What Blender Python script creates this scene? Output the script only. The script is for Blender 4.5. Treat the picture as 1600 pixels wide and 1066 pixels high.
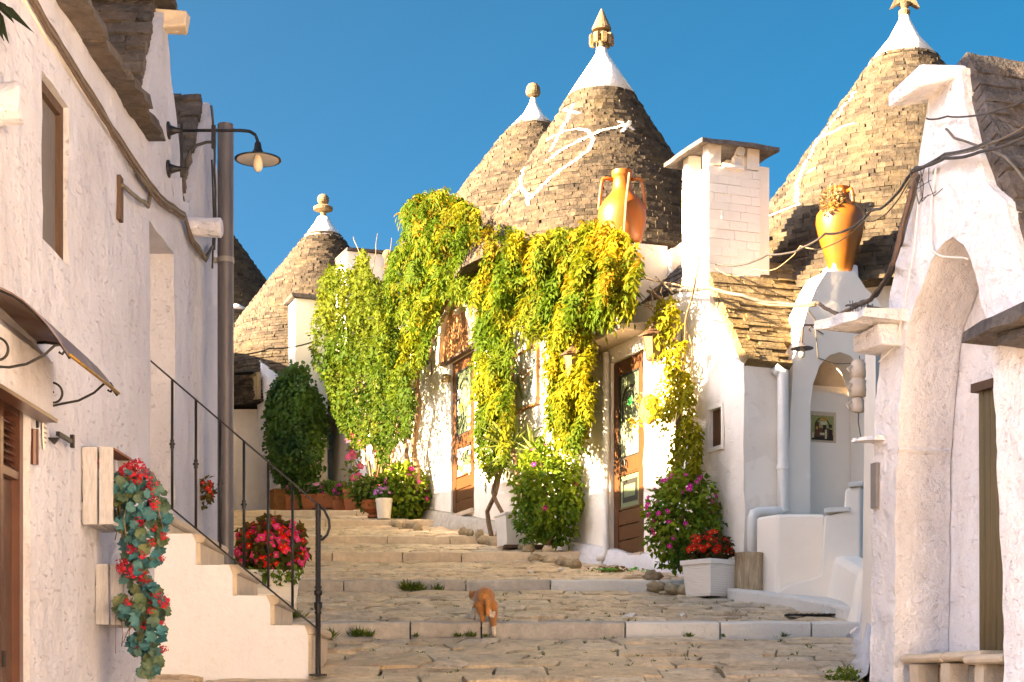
import bpy, bmesh, math, random
import numpy as np
from mathutils import Vector, Matrix, noise
from mathutils.geometry import delaunay_2d_cdt, intersect_point_tri_2d

random.seed(7)
RNG = np.random.default_rng(11)
scene = bpy.context.scene
for o in list(bpy.data.objects):
    bpy.data.objects.remove(o, do_unlink=True)
COL = scene.collection

# ------------------------------------------------------------------ camera
EYE = 1.55            # eye height above the paving at the camera
F = 2600.0            # focal length in photo pixels (1600 px wide)
HY = 1100.0           # row of the horizon
cam_d = bpy.data.cameras.new('camera')
cam = bpy.data.objects.new('camera', cam_d)
COL.objects.link(cam)
cam.location = (0, 0, EYE)
cam.rotation_euler = (math.radians(90), 0, 0)
cam_d.sensor_width = 36.0
cam_d.lens = 36.0 * F / 1600.0
cam_d.shift_y = (HY - 533.0) / 1600.0
cam_d.clip_start = 0.1
cam_d.clip_end = 3000
scene.camera = cam

# ------------------------------------------------------------------ sky and sun
SUN_EL, SUN_A = math.radians(21.5), math.radians(20.3)
SUN = Vector((-math.cos(SUN_EL) * math.cos(SUN_A), -math.cos(SUN_EL) * math.sin(SUN_A), math.sin(SUN_EL)))
world = bpy.data.worlds.new('World')
scene.world = world
world.use_nodes = True
wt = world.node_tree
for n in list(wt.nodes):
    wt.nodes.remove(n)
sky = wt.nodes.new('ShaderNodeTexSky')
sky.sky_type = 'NISHITA'
sky.sun_disc = False
sky.sun_elevation = SUN_EL
sky.sun_rotation = math.atan2(SUN.x, SUN.y)
sky.altitude = 400
sky.air_density = 0.20
sky.dust_density = 5.5
sky.ozone_density = 2.5
bg = wt.nodes.new('ShaderNodeBackground')
bg.inputs['Strength'].default_value = 0.05
wo = wt.nodes.new('ShaderNodeOutputWorld')
gm = wt.nodes.new('ShaderNodeHueSaturation')
gm.inputs['Saturation'].default_value = 1.43; gm.inputs['Hue'].default_value = 0.468
wt.links.new(sky.outputs[0], gm.inputs['Color']); wt.links.new(gm.outputs[0], bg.inputs[0])
wt.links.new(bg.outputs[0], wo.inputs[0])
sun_d = bpy.data.lights.new('sun', 'SUN')
sun_d.energy = 5.0
sun_d.angle = math.radians(0.5)
sun_d.color = (1.0, 0.75, 0.45)
sun = bpy.data.objects.new('sun', sun_d)
COL.objects.link(sun)
sun.rotation_euler = (-SUN).to_track_quat('-Z', 'Y').to_euler()
sun.location = (-20, -10, 25)
scene.view_settings.view_transform = 'Standard'
scene.view_settings.look = 'None'
scene.view_settings.gamma = 1.0
scene.view_settings.exposure = 3.45
scene.view_settings.use_curve_mapping = False

# ------------------------------------------------------------------ helpers
def P(x, y, D):
    return Vector(((x - 800) * D / F, D, EYE + (HY - y) * D / F))

def ZZ(y, D):
    return EYE + (HY - y) * D / F

def tag(o, label=None, cat=None, group=None, kind=None):
    if label: o['label'] = label
    if cat: o['category'] = cat
    if group: o['group'] = group
    if kind: o['kind'] = kind
    return o

def adopt(o, parent):
    if parent is not None:
        o.parent = parent
        if parent.type == 'EMPTY':
            o.matrix_parent_inverse = Matrix.Translation(-parent.location)
    return o

def empty(name, loc, label=None, cat=None, group=None):
    o = bpy.data.objects.new(name, None)
    o.location = loc
    o.empty_display_size = 0.2
    COL.objects.link(o)
    return tag(o, label, cat, group)

class MB:
    """collects shapes; build() links them as one mesh object"""
    def __init__(s):
        s.v = []; s.f = []
    def add(s, vs, fs):
        b = len(s.v)
        s.v += [tuple(p) for p in vs]
        s.f += [tuple(b + i for i in f) for f in fs]
        return s
    def hexa(s, p):
        return s.add(p, [(0, 3, 2, 1), (4, 5, 6, 7), (0, 1, 5, 4), (1, 2, 6, 5), (2, 3, 7, 6), (3, 0, 4, 7)])
    def box(s, c, sx, sy, sz, rz=0.0, ax=None, jit=0.0):
        c = Vector(c)
        if ax is None:
            ca, sa = math.cos(rz), math.sin(rz)
            ax = (Vector((ca, sa, 0)), Vector((-sa, ca, 0)), Vector((0, 0, 1)))
        ps = []
        for k in (-1, 1):
            for i, j in ((-1, -1), (1, -1), (1, 1), (-1, 1)):
                q = c + ax[0] * (i * sx / 2) + ax[1] * (j * sy / 2) + ax[2] * (k * sz / 2)
                if jit: q += Vector((random.uniform(-jit, jit), random.uniform(-jit, jit), random.uniform(-jit, jit)))
                ps.append(q)
        return s.hexa(ps)
    def tube(s, pts, r, n=8, cap=True):
        pts = [Vector(p) for p in pts]
        m = len(pts)
        rs = r if isinstance(r, (list, tuple)) else [r] * m
        up = None; rings = []
        for i in range(m):
            t = (pts[min(i + 1, m - 1)] - pts[max(i - 1, 0)])
            t = t.normalized() if t.length > 1e-9 else Vector((0, 0, 1))
            if up is None:
                up = Vector((0, 0, 1)) if abs(t.z) < 0.9 else Vector((1, 0, 0))
            a = t.cross(up)
            if a.length < 1e-6:
                a = t.orthogonal()
            a.normalize(); b = a.cross(t).normalized(); up = b
            rings.append([pts[i] + (a * math.cos(2 * math.pi * k / n) + b * math.sin(2 * math.pi * k / n)) * rs[i] for k in range(n)])
        vs = [p for rg in rings for p in rg]
        fs = [(i * n + k, i * n + (k + 1) % n, (i + 1) * n + (k + 1) % n, (i + 1) * n + k) for i in range(m - 1) for k in range(n)]
        if cap:
            fs += [tuple(range(n))[::-1], tuple((m - 1) * n + k for k in range(n))]
        return s.add(vs, fs)
    def lathe(s, c, prof, n=20, jit=0.0):
        c = Vector(c); vs = []
        for (r, z) in prof:
            for k in range(n):
                a = 2 * math.pi * k / n
                rr = r * (1 + (random.uniform(-jit, jit) if jit else 0))
                vs.append(c + Vector((rr * math.cos(a), rr * math.sin(a), z)))
        m = len(prof)
        fs = [(i * n + k, i * n + (k + 1) % n, (i + 1) * n + (k + 1) % n, (i + 1) * n + k) for i in range(m - 1) for k in range(n)]
        fs += [tuple(range(n))[::-1], tuple((m - 1) * n + k for k in range(n))]
        return s.add(vs, fs)
    def prism(s, poly, d):
        d = Vector(d); n = len(poly)
        a = [Vector(p) for p in poly]; b = [p + d for p in a]
        return s.add(a + b, [tuple(range(n)), tuple(range(2 * n - 1, n - 1, -1))] + [(i, n + i, n + (i + 1) % n, (i + 1) % n) for i in range(n)])
    def ell(s, c, rx, ry, rz, n=12, m=8, rot=None):
        c = Vector(c); vs = []; fs = []
        for i in range(m + 1):
            th = math.pi * i / m
            for k in range(n):
                a = 2 * math.pi * k / n
                q = Vector((rx * math.sin(th) * math.cos(a), ry * math.sin(th) * math.sin(a), rz * math.cos(th)))
                if rot is not None: q = rot @ q
                vs.append(c + q)
        for i in range(m):
            for k in range(n):
                fs.append((i * n + k, (i + 1) * n + k, (i + 1) * n + (k + 1) % n, i * n + (k + 1) % n))
        return s.add(vs, fs)
    def mesh(s, name, mat, smooth=False):
        me = bpy.data.meshes.new(name)
        me.from_pydata(s.v, [], s.f)
        bm = bmesh.new(); bm.from_mesh(me)
        bmesh.ops.recalc_face_normals(bm, faces=bm.faces)
        bm.to_mesh(me); bm.free()
        if mat is not None: me.materials.append(mat)
        if smooth: me.shade_smooth()
        return me
    def build(s, name, mat, parent=None, smooth=False, bevel=0.0, seg=2):
        o = bpy.data.objects.new(name, s.mesh(name, mat, smooth))
        COL.objects.link(o)
        adopt(o, parent)
        if bevel:
            md = o.modifiers.new('bevel', 'BEVEL'); md.width = bevel; md.segments = seg; md.limit_method = 'ANGLE'
        return o

def from_arrays(name, verts, tris, mat, parent=None, cols=None, smooth=False, nper=3):
    me = bpy.data.meshes.new(name)
    me.vertices.add(len(verts)); me.vertices.foreach_set('co', np.asarray(verts, np.float32).ravel())
    nf = len(tris)
    me.loops.add(nf * nper); me.loops.foreach_set('vertex_index', np.asarray(tris, np.int32).ravel())
    me.polygons.add(nf); me.polygons.foreach_set('loop_start', np.arange(0, nf * nper, nper, dtype=np.int32))
    me.update(calc_edges=True)
    if cols is not None:
        at = me.color_attributes.new('Col', 'FLOAT_COLOR', 'POINT')
        at.data.foreach_set('color', np.asarray(np.concatenate([cols, np.ones((len(cols), 1))], 1), np.float32).ravel())
    me.materials.append(mat)
    if smooth: me.shade_smooth()
    o = bpy.data.objects.new(name, me); COL.objects.link(o)
    return adopt(o, parent)

def inside(poly, x, y):
    c = False; n = len(poly); j = n - 1
    for i in range(n):
        xi, yi = poly[i]; xj, yj = poly[j]
        if (yi > y) != (yj > y) and x < (xj - xi) * (y - yi) / (yj - yi) + xi: c = not c
        j = i
    return c

class Plane:
    """vertical wall plane: origin (X,D), horizontal unit direction e, outward normal n"""
    def __init__(s, X0, D0, ex, ed, flip=False):
        l = math.hypot(ex, ed); s.X0, s.D0, s.ex, s.ed = X0, D0, ex / l, ed / l
        s.e = Vector((s.ex, s.ed, 0))
        s.n = Vector((-s.ed, s.ex, 0)) * (-1 if flip else 1)
    def u(s, x, off=0.0):
        t = (x - 800) / F
        X0 = s.X0 + s.n.x * off; D0 = s.D0 + s.n.y * off
        return (t * D0 - X0) / (s.ex - t * s.ed)
    def uv(s, x, y, off=0.0):
        u = s.u(x, off)
        return (u, ZZ(y, s.D0 + s.n.y * off + s.ed * u))
    def at(s, u, z, off=0.0):
        return Vector((s.X0 + s.ex * u + s.n.x * off, s.D0 + s.ed * u + s.n.y * off, z))
    def px(s, x, y, off=0.0):
        u, z = s.uv(x, y, off)
        return s.at(u, z, off)
    def list(s, pts):
        return [s.uv(*p) for p in pts]
    def box(s, mb, u0, u1, z0, z1, o0, o1, jit=0.0):
        c = s.at((u0 + u1) / 2, (z0 + z1) / 2, (o0 + o1) / 2)
        return mb.box(c, abs(u1 - u0), abs(o1 - o0), abs(z1 - z0), ax=(s.e, s.n, Vector((0, 0, 1))), jit=jit)

def fbm(p, oc=4):
    v = 0; a = 1; q = Vector(p)
    for _ in range(oc):
        v += a * noise.noise(q); q = q * 2.03; a *= 0.5
    return v

def ragged(poly, step, amp, seed=0.0):
    out = []
    for i in range(len(poly)):
        a, b = Vector(poly[i]), Vector(poly[(i + 1) % len(poly)])
        k = max(1, int((b - a).length / step))
        nrm = Vector((-(b - a).y, (b - a).x)).normalized() if (b - a).length > 1e-6 else Vector((0, 0))
        for j in range(k):
            q = a.lerp(b, j / k)
            out.append(tuple(q + nrm * amp * noise.noise(Vector((q.x * 5 + seed, q.y * 5, seed)))))
    return out

def wall(name, pl, outline, holes, thick, res, lump, mat, parent=None, freq=3.0, rag=0.0, cut_base=True):
    """thick plastered wall on a plane with real openings, its face uneven"""
    rings = [ragged(outline, max(res, 0.05), rag, 1.3)] + [ragged(h, max(res, 0.05), rag, 2.7) for h in holes]
    pts = []; edges = []
    for rg in rings:
        b = len(pts); pts += [Vector(p) for p in rg]
        edges += [(b + i, b + (i + 1) % len(rg)) for i in range(len(rg))]
    us = [p[0] for p in rings[0]]; vs = [p[1] for p in rings[0]]
    nu = int((max(us) - min(us)) / res); nv = int((max(vs) - min(vs)) / res)
    for i in range(1, nu):
        for j in range(1, nv):
            pts.append(Vector((min(us) + (i + random.uniform(-.25, .25)) * res, min(vs) + (j + random.uniform(-.25, .25)) * res)))
    ov, oe, of, ovi, oei, ofi = delaunay_2d_cdt(pts, edges, [], 0, 1e-5)
    tri = []
    for f in of:
        c = sum((ov[i] for i in f), Vector((0, 0))) / len(f)
        if inside(rings[0], c.x, c.y) and not any(inside(h, c.x, c.y) for h in rings[1:]):
            tri.append(tuple(f))
    front = []; back = []
    for p in ov:
        d = lump * fbm((p.x * freq, p.y * freq, pl.X0 * 3.1)) if lump else 0
        front.append(pl.at(p.x, p.y, d)); back.append(pl.at(p.x, p.y, -thick))
    n = len(ov)
    cnt = {}
    for t in tri:
        for k in range(len(t)):
            e = (t[k], t[(k + 1) % len(t)])
            cnt[tuple(sorted(e))] = cnt.get(tuple(sorted(e)), []) + [e]
    faces = list(tri) + [tuple(n + i for i in reversed(t)) for t in tri]
    for k, es in cnt.items():
        if len(es) == 1:
            a, b = es[0]
            faces.append((b, a, n + a, n + b))
    used = sorted({i for f in faces for i in f}); mp = {v: i for i, v in enumerate(used)}
    allv = front + back
    mb = MB(); mb.v = [tuple(allv[i]) for i in used]; mb.f = [tuple(mp[i] for i in f) for f in faces]
    o = mb.build(name, mat, parent)
    me = o.data
    for p in me.polygons: p.use_smooth = True
    me.set_sharp_from_angle(angle=math.radians(40))
    return o

# ------------------------------------------------------------------ materials
def NM(name):
    m = bpy.data.materials.new(name); m.use_nodes = True
    return m, m.node_tree, m.node_tree.nodes['Principled BSDF']

def nd(nt, t, **kw):
    n = nt.nodes.new(t)
    for k, v in kw.items():
        if k in n.inputs: n.inputs[k].default_value = v
        else: setattr(n, k, v)
    return n

def noise_n(nt, scale, detail=4, rough=0.55, vec=None, **kw):
    n = nd(nt, 'ShaderNodeTexNoise', Scale=scale, Detail=detail, Roughness=rough)
    if vec is None:
        g = nd(nt, 'ShaderNodeNewGeometry'); vec = g.outputs['Position']
    nt.links.new(vec, n.inputs['Vector'])
    return n

def ramp(nt, fac, stops):
    r = nt.nodes.new('ShaderNodeValToRGB')
    el = r.color_ramp.elements
    while len(el) < len(stops): el.new(0.5)
    for e, (p, c) in zip(el, stops):
        e.position = p; e.color = (*c, 1)
    nt.links.new(fac, r.inputs[0])
    return r

def mixc(nt, fac, a, b, mode='MIX'):
    m = nd(nt, 'ShaderNodeMix', data_type='RGBA', blend_type=mode)
    for sock, v in ((m.inputs[0], fac), (m.inputs[6], a), (m.inputs[7], b)):
        if hasattr(v, 'is_linked'): nt.links.new(v, sock)
        elif isinstance(v, (int, float)): sock.default_value = v
        else: sock.default_value = (*v, 1)
    return m.outputs[2]

def bump(nt, bs, height, strength=0.5, dist=0.02, prev=None):
    b = nd(nt, 'ShaderNodeBump', Strength=strength, Distance=dist)
    nt.links.new(height, b.inputs['Height'])
    if prev is not None: nt.links.new(prev, b.inputs['Normal'])
    nt.links.new(b.outputs[0], bs.inputs['Normal'])
    return b.outputs[0]

def stretch(nt, sx, sy, sz, rz=0.0):
    g = nd(nt, 'ShaderNodeNewGeometry'); mp = nd(nt, 'ShaderNodeMapping')
    mp.inputs['Scale'].default_value = (sx, sy, sz); mp.inputs['Rotation'].default_value = (0, 0, rz)
    nt.links.new(g.outputs['Position'], mp.inputs['Vector'])
    return mp.outputs[0]

def plaster(name, col=(0.80, 0.75, 0.70), stain=(0.55, 0.47, 0.40), amt=0.35, b1=0.6, d1=0.05, s1=5.0, fine=0.35):
    m, nt, bs = NM(name)
    n1 = noise_n(nt, 1.1, 4, 0.65); n2 = noise_n(nt, 17, 5, 0.7); n3 = noise_n(nt, s1, 5, 0.62); n4 = noise_n(nt, 60, 2, 0.6)
    r1 = ramp(nt, n1.outputs[0], [(0.38, (0, 0, 0)), (0.72, (1, 1, 1))])
    r2 = ramp(nt, n2.outputs[0], [(0.55, (0, 0, 0)), (0.74, (1, 1, 1))])
    mul = nd(nt, 'ShaderNodeMath', operation='MULTIPLY'); nt.links.new(r1.outputs[0], mul.inputs[0]); nt.links.new(r2.outputs[0], mul.inputs[1])
    m2 = nd(nt, 'ShaderNodeMath', operation='MULTIPLY'); nt.links.new(mul.outputs[0], m2.inputs[0]); m2.inputs[1].default_value = amt
    c2 = tuple(min(1, v * 0.93) for v in col)
    base = mixc(nt, r1.outputs[0], col, c2)
    nt.links.new(mixc(nt, m2.outputs[0], base, stain), bs.inputs['Base Color'])
    bs.inputs['Roughness'].default_value = 0.92
    bs.inputs['Specular IOR Level'].default_value = 0.15
    p = bump(nt, bs, n3.outputs[0], b1, d1)
    p = bump(nt, bs, n2.outputs[0], fine, 0.02, p)
    bump(nt, bs, n4.outputs[0], 0.25, 0.006, p)
    return m

def stone(name, tones, lich=(0.42, 0.30, 0.12), lamt=0.35, bscale=26, bstr=0.7, bdist=0.02, dark=0.45, rough=0.95):
    m, nt, bs = NM(name)
    oi = nd(nt, 'ShaderNodeObjectInfo'); g = nd(nt, 'ShaderNodeNewGeometry')
    ad = nd(nt, 'ShaderNodeMath', operation='ADD'); nt.links.new(oi.outputs['Random'], ad.inputs[0]); nt.links.new(g.outputs['Random Per Island'], ad.inputs[1])
    fr = nd(nt, 'ShaderNodeMath', operation='FRACT'); nt.links.new(ad.outputs[0], fr.inputs[0])
    r = ramp(nt, fr.outputs[0], [(i / max(1, len(tones) - 1), t) for i, t in enumerate(tones)])
    n1 = noise_n(nt, 9, 5, 0.7); n2 = noise_n(nt, bscale, 4, 0.7); n3 = noise_n(nt, 2.2, 3, 0.6)
    k1 = ramp(nt, n1.outputs[0], [(0.3, (dark,) * 3), (0.62, (1.0,) * 3), (0.8, (1.25,) * 3)])
    c = mixc(nt, 1.0, r.outputs[0], k1.outputs[0], 'MULTIPLY')
    k3 = ramp(nt, n3.outputs[0], [(0.48, (0, 0, 0)), (0.7, (lamt,) * 3)])
    c = mixc(nt, k3.outputs[0], c, lich)
    nt.links.new(c, bs.inputs['Base Color'])
    bs.inputs['Roughness'].default_value = rough
    bs.inputs['Specular IOR Level'].default_value = 0.2
    p = bump(nt, bs, n1.outputs[0], 0.5, 0.03)
    bump(nt, bs, n2.outputs[0], bstr, bdist, p)
    return m

def simple(name, col, rough=0.6, metal=0.0, var=0.15, scale=20, bstr=0.15, bdist=0.004, col2=None, spec=0.4, vec=None, coat=0.0, det=5):
    m, nt, bs = NM(name)
    n = noise_n(nt, scale, det, 0.65, vec=vec(nt) if vec else None)
    c2 = col2 if col2 is not None else tuple(v * (1 - var) for v in col)
    r = ramp(nt, n.outputs[0], [(0.36, col), (0.68, c2)])
    nt.links.new(r.outputs[0], bs.inputs['Base Color'])
    bs.inputs['Roughness'].default_value = rough
    bs.inputs['Metallic'].default_value = metal
    bs.inputs['Specular IOR Level'].default_value = spec
    bs.inputs['Coat Weight'].default_value = coat
    if bstr: bump(nt, bs, n.outputs[0], bstr, bdist)
    return m

def leafmat(name, trans=0.35, rough=0.7, spec=0.10):
    m, nt, bs = NM(name)
    a = nd(nt, 'ShaderNodeVertexColor', layer_name='Col')
    n = noise_n(nt, 45, 3)
    k = ramp(nt, n.outputs[0], [(0.3, (0.78,) * 3), (0.7, (1.15,) * 3)])
    c = mixc(nt, 1.0, a.outputs[0], k.outputs[0], 'MULTIPLY')
    nt.links.new(c, bs.inputs['Base Color'])
    bs.inputs['Roughness'].default_value = rough; bs.inputs['Specular IOR Level'].default_value = spec
    tr = nd(nt, 'ShaderNodeBsdfTranslucent'); nt.links.new(c, tr.inputs['Color'])
    mx = nd(nt, 'ShaderNodeMixShader'); mx.inputs[0].default_value = trans
    nt.links.new(bs.outputs[0], mx.inputs[1]); nt.links.new(tr.outputs[0], mx.inputs[2])
    nt.links.new(mx.outputs[0], nt.nodes['Material Output'].inputs['Surface'])
    return m

def glassmat(name, col=(0.55, 0.62, 0.55), rough=0.06, trans=0.5):
    m, nt, bs = NM(name)
    bs.inputs['Base Color'].default_value = (*col, 1); bs.inputs['Roughness'].default_value = rough
    bs.inputs['Transmission Weight'].default_value = trans; bs.inputs['IOR'].default_value = 1.45
    return m

M = {}
M['white'] = plaster('lime_plaster', (0.88, 0.80, 0.70), (0.58, 0.50, 0.42), 0.30, 0.45, 0.035, 4.0)
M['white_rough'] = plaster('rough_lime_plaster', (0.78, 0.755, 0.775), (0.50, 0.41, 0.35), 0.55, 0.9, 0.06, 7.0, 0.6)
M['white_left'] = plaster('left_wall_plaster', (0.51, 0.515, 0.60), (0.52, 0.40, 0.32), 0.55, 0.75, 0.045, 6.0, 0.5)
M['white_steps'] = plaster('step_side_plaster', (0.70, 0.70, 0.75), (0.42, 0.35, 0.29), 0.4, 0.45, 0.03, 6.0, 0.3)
M['white_smooth'] = plaster('smooth_lime_paint', (0.88, 0.80, 0.70), (0.62, 0.54, 0.45), 0.2, 0.25, 0.02, 3.0, 0.12)
M['white_brick'] = plaster('painted_brick', (0.86, 0.79, 0.71), (0.55, 0.47, 0.38), 0.3, 0.4, 0.02, 12.0, 0.3)
# scratched, pitted relief of the old left wall, pit shade painted into the colour
def pits(m, col, amt, sc=16, rot=0.6):
    nt = m.node_tree; bs = nt.nodes['Principled BSDF']
    g = nd(nt, 'ShaderNodeNewGeometry'); mp = nd(nt, 'ShaderNodeMapping'); mp.inputs['Rotation'].default_value = (rot, 0, rot); mp.inputs['Scale'].default_value = (1, 0.45, 1.5)
    nt.links.new(g.outputs['Position'], mp.inputs['Vector'])
    n = noise_n(nt, sc, 4, 0.6, vec=mp.outputs[0]); k = ramp(nt, n.outputs[0], [(0.60, (0, 0, 0)), (0.70, (amt,) * 3)])
    n2 = noise_n(nt, 1.7, 3, 0.6); k2 = ramp(nt, n2.outputs[0], [(0.40, (0.15,) * 3), (0.62, (1, 1, 1))])
    f = mixc(nt, 1.0, k.outputs[0], k2.outputs[0], 'MULTIPLY')
    old = bs.inputs['Base Color'].links[0].from_socket
    n3 = noise_n(nt, 3.0, 4, 0.6, vec=stretch(nt, 2.2, 2.2, 0.22)); k3 = ramp(nt, n3.outputs[0], [(0.42, (1, 1, 1)), (0.72, (0.80, 0.77, 0.74))])
    n5 = noise_n(nt, 0.9, 3, 0.7); k5 = ramp(nt, n5.outputs[0], [(0.40, (1.04, 1.04, 1.04)), (0.68, (0.90, 0.885, 0.88))])
    old = mixc(nt, 0.3, old, k3.outputs[0], 'MULTIPLY'); old = mixc(nt, 1.0, old, k5.outputs[0], 'MULTIPLY')
    nt.links.new(mixc(nt, f, old, col), bs.inputs['Base Color'])
    pn = bs.inputs['Normal'].links[0].from_socket
    iv = nd(nt, 'ShaderNodeMath', operation='SUBTRACT'); iv.inputs[0].default_value = 1.0; nt.links.new(k.outputs[0], iv.inputs[1])
    bump(nt, bs, iv.outputs[0], 0.7, 0.03, pn)
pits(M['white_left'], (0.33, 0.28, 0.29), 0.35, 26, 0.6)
pits(M['white_rough'], (0.66, 0.60, 0.58), 0.35, 22, 0.3)
pits(M['white'], (0.62, 0.54, 0.46), 0.25, 10)
M['cone'] = stone('roof_limestone', [(0.040, 0.032, 0.025), (0.102, 0.077, 0.053), (0.066, 0.051, 0.037), (0.125, 0.096, 0.066), (0.078, 0.062, 0.046), (0.108, 0.081, 0.055)], (0.17, 0.125, 0.06), 0.3)
M['cone_core'] = simple('cone_core_stone', (0.07, 0.053, 0.038), 0.95, var=0.5, scale=12, spec=0.1)  # dark stone core showing in the gaps between the roof stones
M['slab'] = stone('grey_roof_slab', [(0.075, 0.068, 0.068), (0.13, 0.115, 0.112), (0.10, 0.085, 0.08), (0.155, 0.137, 0.132), (0.115, 0.095, 0.088)], (0.19, 0.13, 0.08), 0.35, 22, 1.0, 0.035)
M['slab_gold'] = stone('lichen_roof_slab', [(0.16, 0.115, 0.06), (0.23, 0.17, 0.09), (0.19, 0.14, 0.075), (0.26, 0.195, 0.11)], (0.26, 0.16, 0.04), 0.5, 30, 0.8, 0.02)
M['tip'] = plaster('white_cone_tip', (0.82, 0.80, 0.76), (0.45, 0.38, 0.28), 0.45, 0.5, 0.03, 9.0, 0.4)
M['finial'] = stone('finial_stone', [(0.22, 0.155, 0.09), (0.27, 0.195, 0.115)], (0.32, 0.20, 0.04), 0.55, 40, 0.5, 0.01, 0.5)
M['paint'] = plaster('whitewash_on_stone', (0.80, 0.77, 0.72), (0.5, 0.45, 0.36), 0.6, 0.6, 0.03, 14.0, 0.5)
M['pave'] = stone('paving_limestone', [(0.62, 0.47, 0.30), (0.82, 0.65, 0.43), (0.72, 0.55, 0.36), (0.88, 0.73, 0.53), (0.66, 0.54, 0.40)], (0.33, 0.25, 0.16), 0.4, 34, 0.7, 0.018, 0.6, 0.42)
# foot-worn stone with cracks and layered breaks along the street's width
_nt = M['pave'].node_tree; _bs = _nt.nodes['Principled BSDF']
_n = noise_n(_nt, 3.2, 8, 0.72, vec=stretch(_nt, 1.5, 1.0, 1.0)); _n2 = noise_n(_nt, 13, 6, 0.7, vec=stretch(_nt, 1.4, 1.0, 1.0))
_old = _bs.inputs['Base Color'].links[0].from_socket
_k = ramp(_nt, _n.outputs[0], [(0.38, (0.66, 0.60, 0.54)), (0.47, (1, 1, 1)), (0.60, (1.0, 0.99, 0.97)), (0.78, (0.84, 0.80, 0.76))])
_k2 = ramp(_nt, _n2.outputs[0], [(0.34, (0.72, 0.67, 0.62)), (0.44, (1, 1, 1))])
_c = mixc(_nt, 1.0, _old, _k.outputs[0], 'MULTIPLY'); _c = mixc(_nt, 0.8, _c, _k2.outputs[0], 'MULTIPLY')
_nt.links.new(_c, _bs.inputs['Base Color'])
_pn = _bs.inputs['Normal'].links[0].from_socket
_p = bump(_nt, _bs, _n.outputs[0], 0.8, 0.05, _pn); bump(_nt, _bs, _n2.outputs[0], 0.7, 0.022, _p)
_bs.inputs['Specular IOR Level'].default_value = 0.55
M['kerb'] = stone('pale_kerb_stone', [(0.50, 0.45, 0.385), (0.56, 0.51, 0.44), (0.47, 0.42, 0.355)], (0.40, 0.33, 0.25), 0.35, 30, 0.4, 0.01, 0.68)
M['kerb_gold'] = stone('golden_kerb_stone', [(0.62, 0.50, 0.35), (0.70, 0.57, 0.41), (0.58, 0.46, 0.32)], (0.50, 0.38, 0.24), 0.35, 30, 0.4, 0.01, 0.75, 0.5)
M['kerb_white'] = plaster('whitewashed_kerb', (0.68, 0.66, 0.62), (0.38, 0.33, 0.27), 0.75, 0.6, 0.03, 10.0, 0.5)
M['soil'] = simple('joint_soil', (0.13, 0.10, 0.07), 0.95, var=0.5, scale=30, bstr=0.6, bdist=0.02, col2=(0.09, 0.08, 0.045), spec=0.1)
M['tread'] = stone('cream_tread_stone', [(0.62, 0.51, 0.385), (0.58, 0.475, 0.36)], (0.5, 0.40, 0.29), 0.3, 50, 0.3, 0.005, 0.8, 0.7)

# ------------------------------------------------------------------ the street: sloping treads between low stone steps
STEPS = [(14.0, 0.576, 0.689), (17.3, 1.185, 1.285), (20.6, 1.776, 1.879), (22.8, 2.21, 2.30), (26.0, 2.78, 2.88), (27.6, 3.12, 3.215)]
def gz(D):
    """paving height above datum (EYE added later)"""
    if D < 14.0: return 0.576 - 0.15 * (14.0 - D) if D > -6 else 0.576 - 0.15 * 20
    for i, (d, zb, zt) in enumerate(STEPS):
        d1 = STEPS[i + 1][0] if i + 1 < len(STEPS) else None
        if d1 is None or D < d1:
            if d1 is None: return zt + 0.08 * (D - d) if D < 42 else zt + 0.08 * (42 - d)
            return zt + (STEPS[i + 1][1] - zt) * (D - d) / (d1 - d)
def G(D): return EYE + gz(D)

def xl(D): return -2.46 if D < 14 else -0.185 * D - 0.0
def xr(D):
    if D < 11.2: return 2.5 + 0.372 * (11.2 - D)
    if D < 16.9: return 3.05
    if D < 32: return 8.74 - 0.379 * D + 0.12
    return -3.3

street = empty('street', (0, 12, G(12))); tag(street, 'stepped street of worn limestone paving rising between white trulli', kind='structure')
# bed of the joints, also the wider ground
gp = MB()
Ds = [-400, -60, -6.01] + [x * 0.5 for x in range(-12, 28)] + [13.999]
Ds = [d for d in Ds if d < 14]
for i, (d, zb, zt) in enumerate(STEPS):
    d1 = STEPS[i + 1][0] - 0.001 if i + 1 < len(STEPS) else 42
    Ds += [d] + [d + (d1 - d) * k / 4 for k in range(1, 4)] + [d1]
Ds += [60, 200, 900]
Xs = [-600, -60, -12, -6, -3.5, -2.46, -1.2, 0, 1.2, 2.5, 3.5, 6, 12, 60, 600]
for D in Ds:
    for X in Xs: gp.v.append((X, D + 0.1, EYE + gz(D) - 0.045))
for i in range(len(Ds) - 1):
    for j in range(len(Xs) - 1):
        a = i * len(Xs) + j; gp.f.append((a, a + 1, a + 1 + len(Xs), a + len(Xs)))
ground = tag(gp.build('ground', M['soil']), 'dark soil bed under the paving stones', kind='structure')

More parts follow.
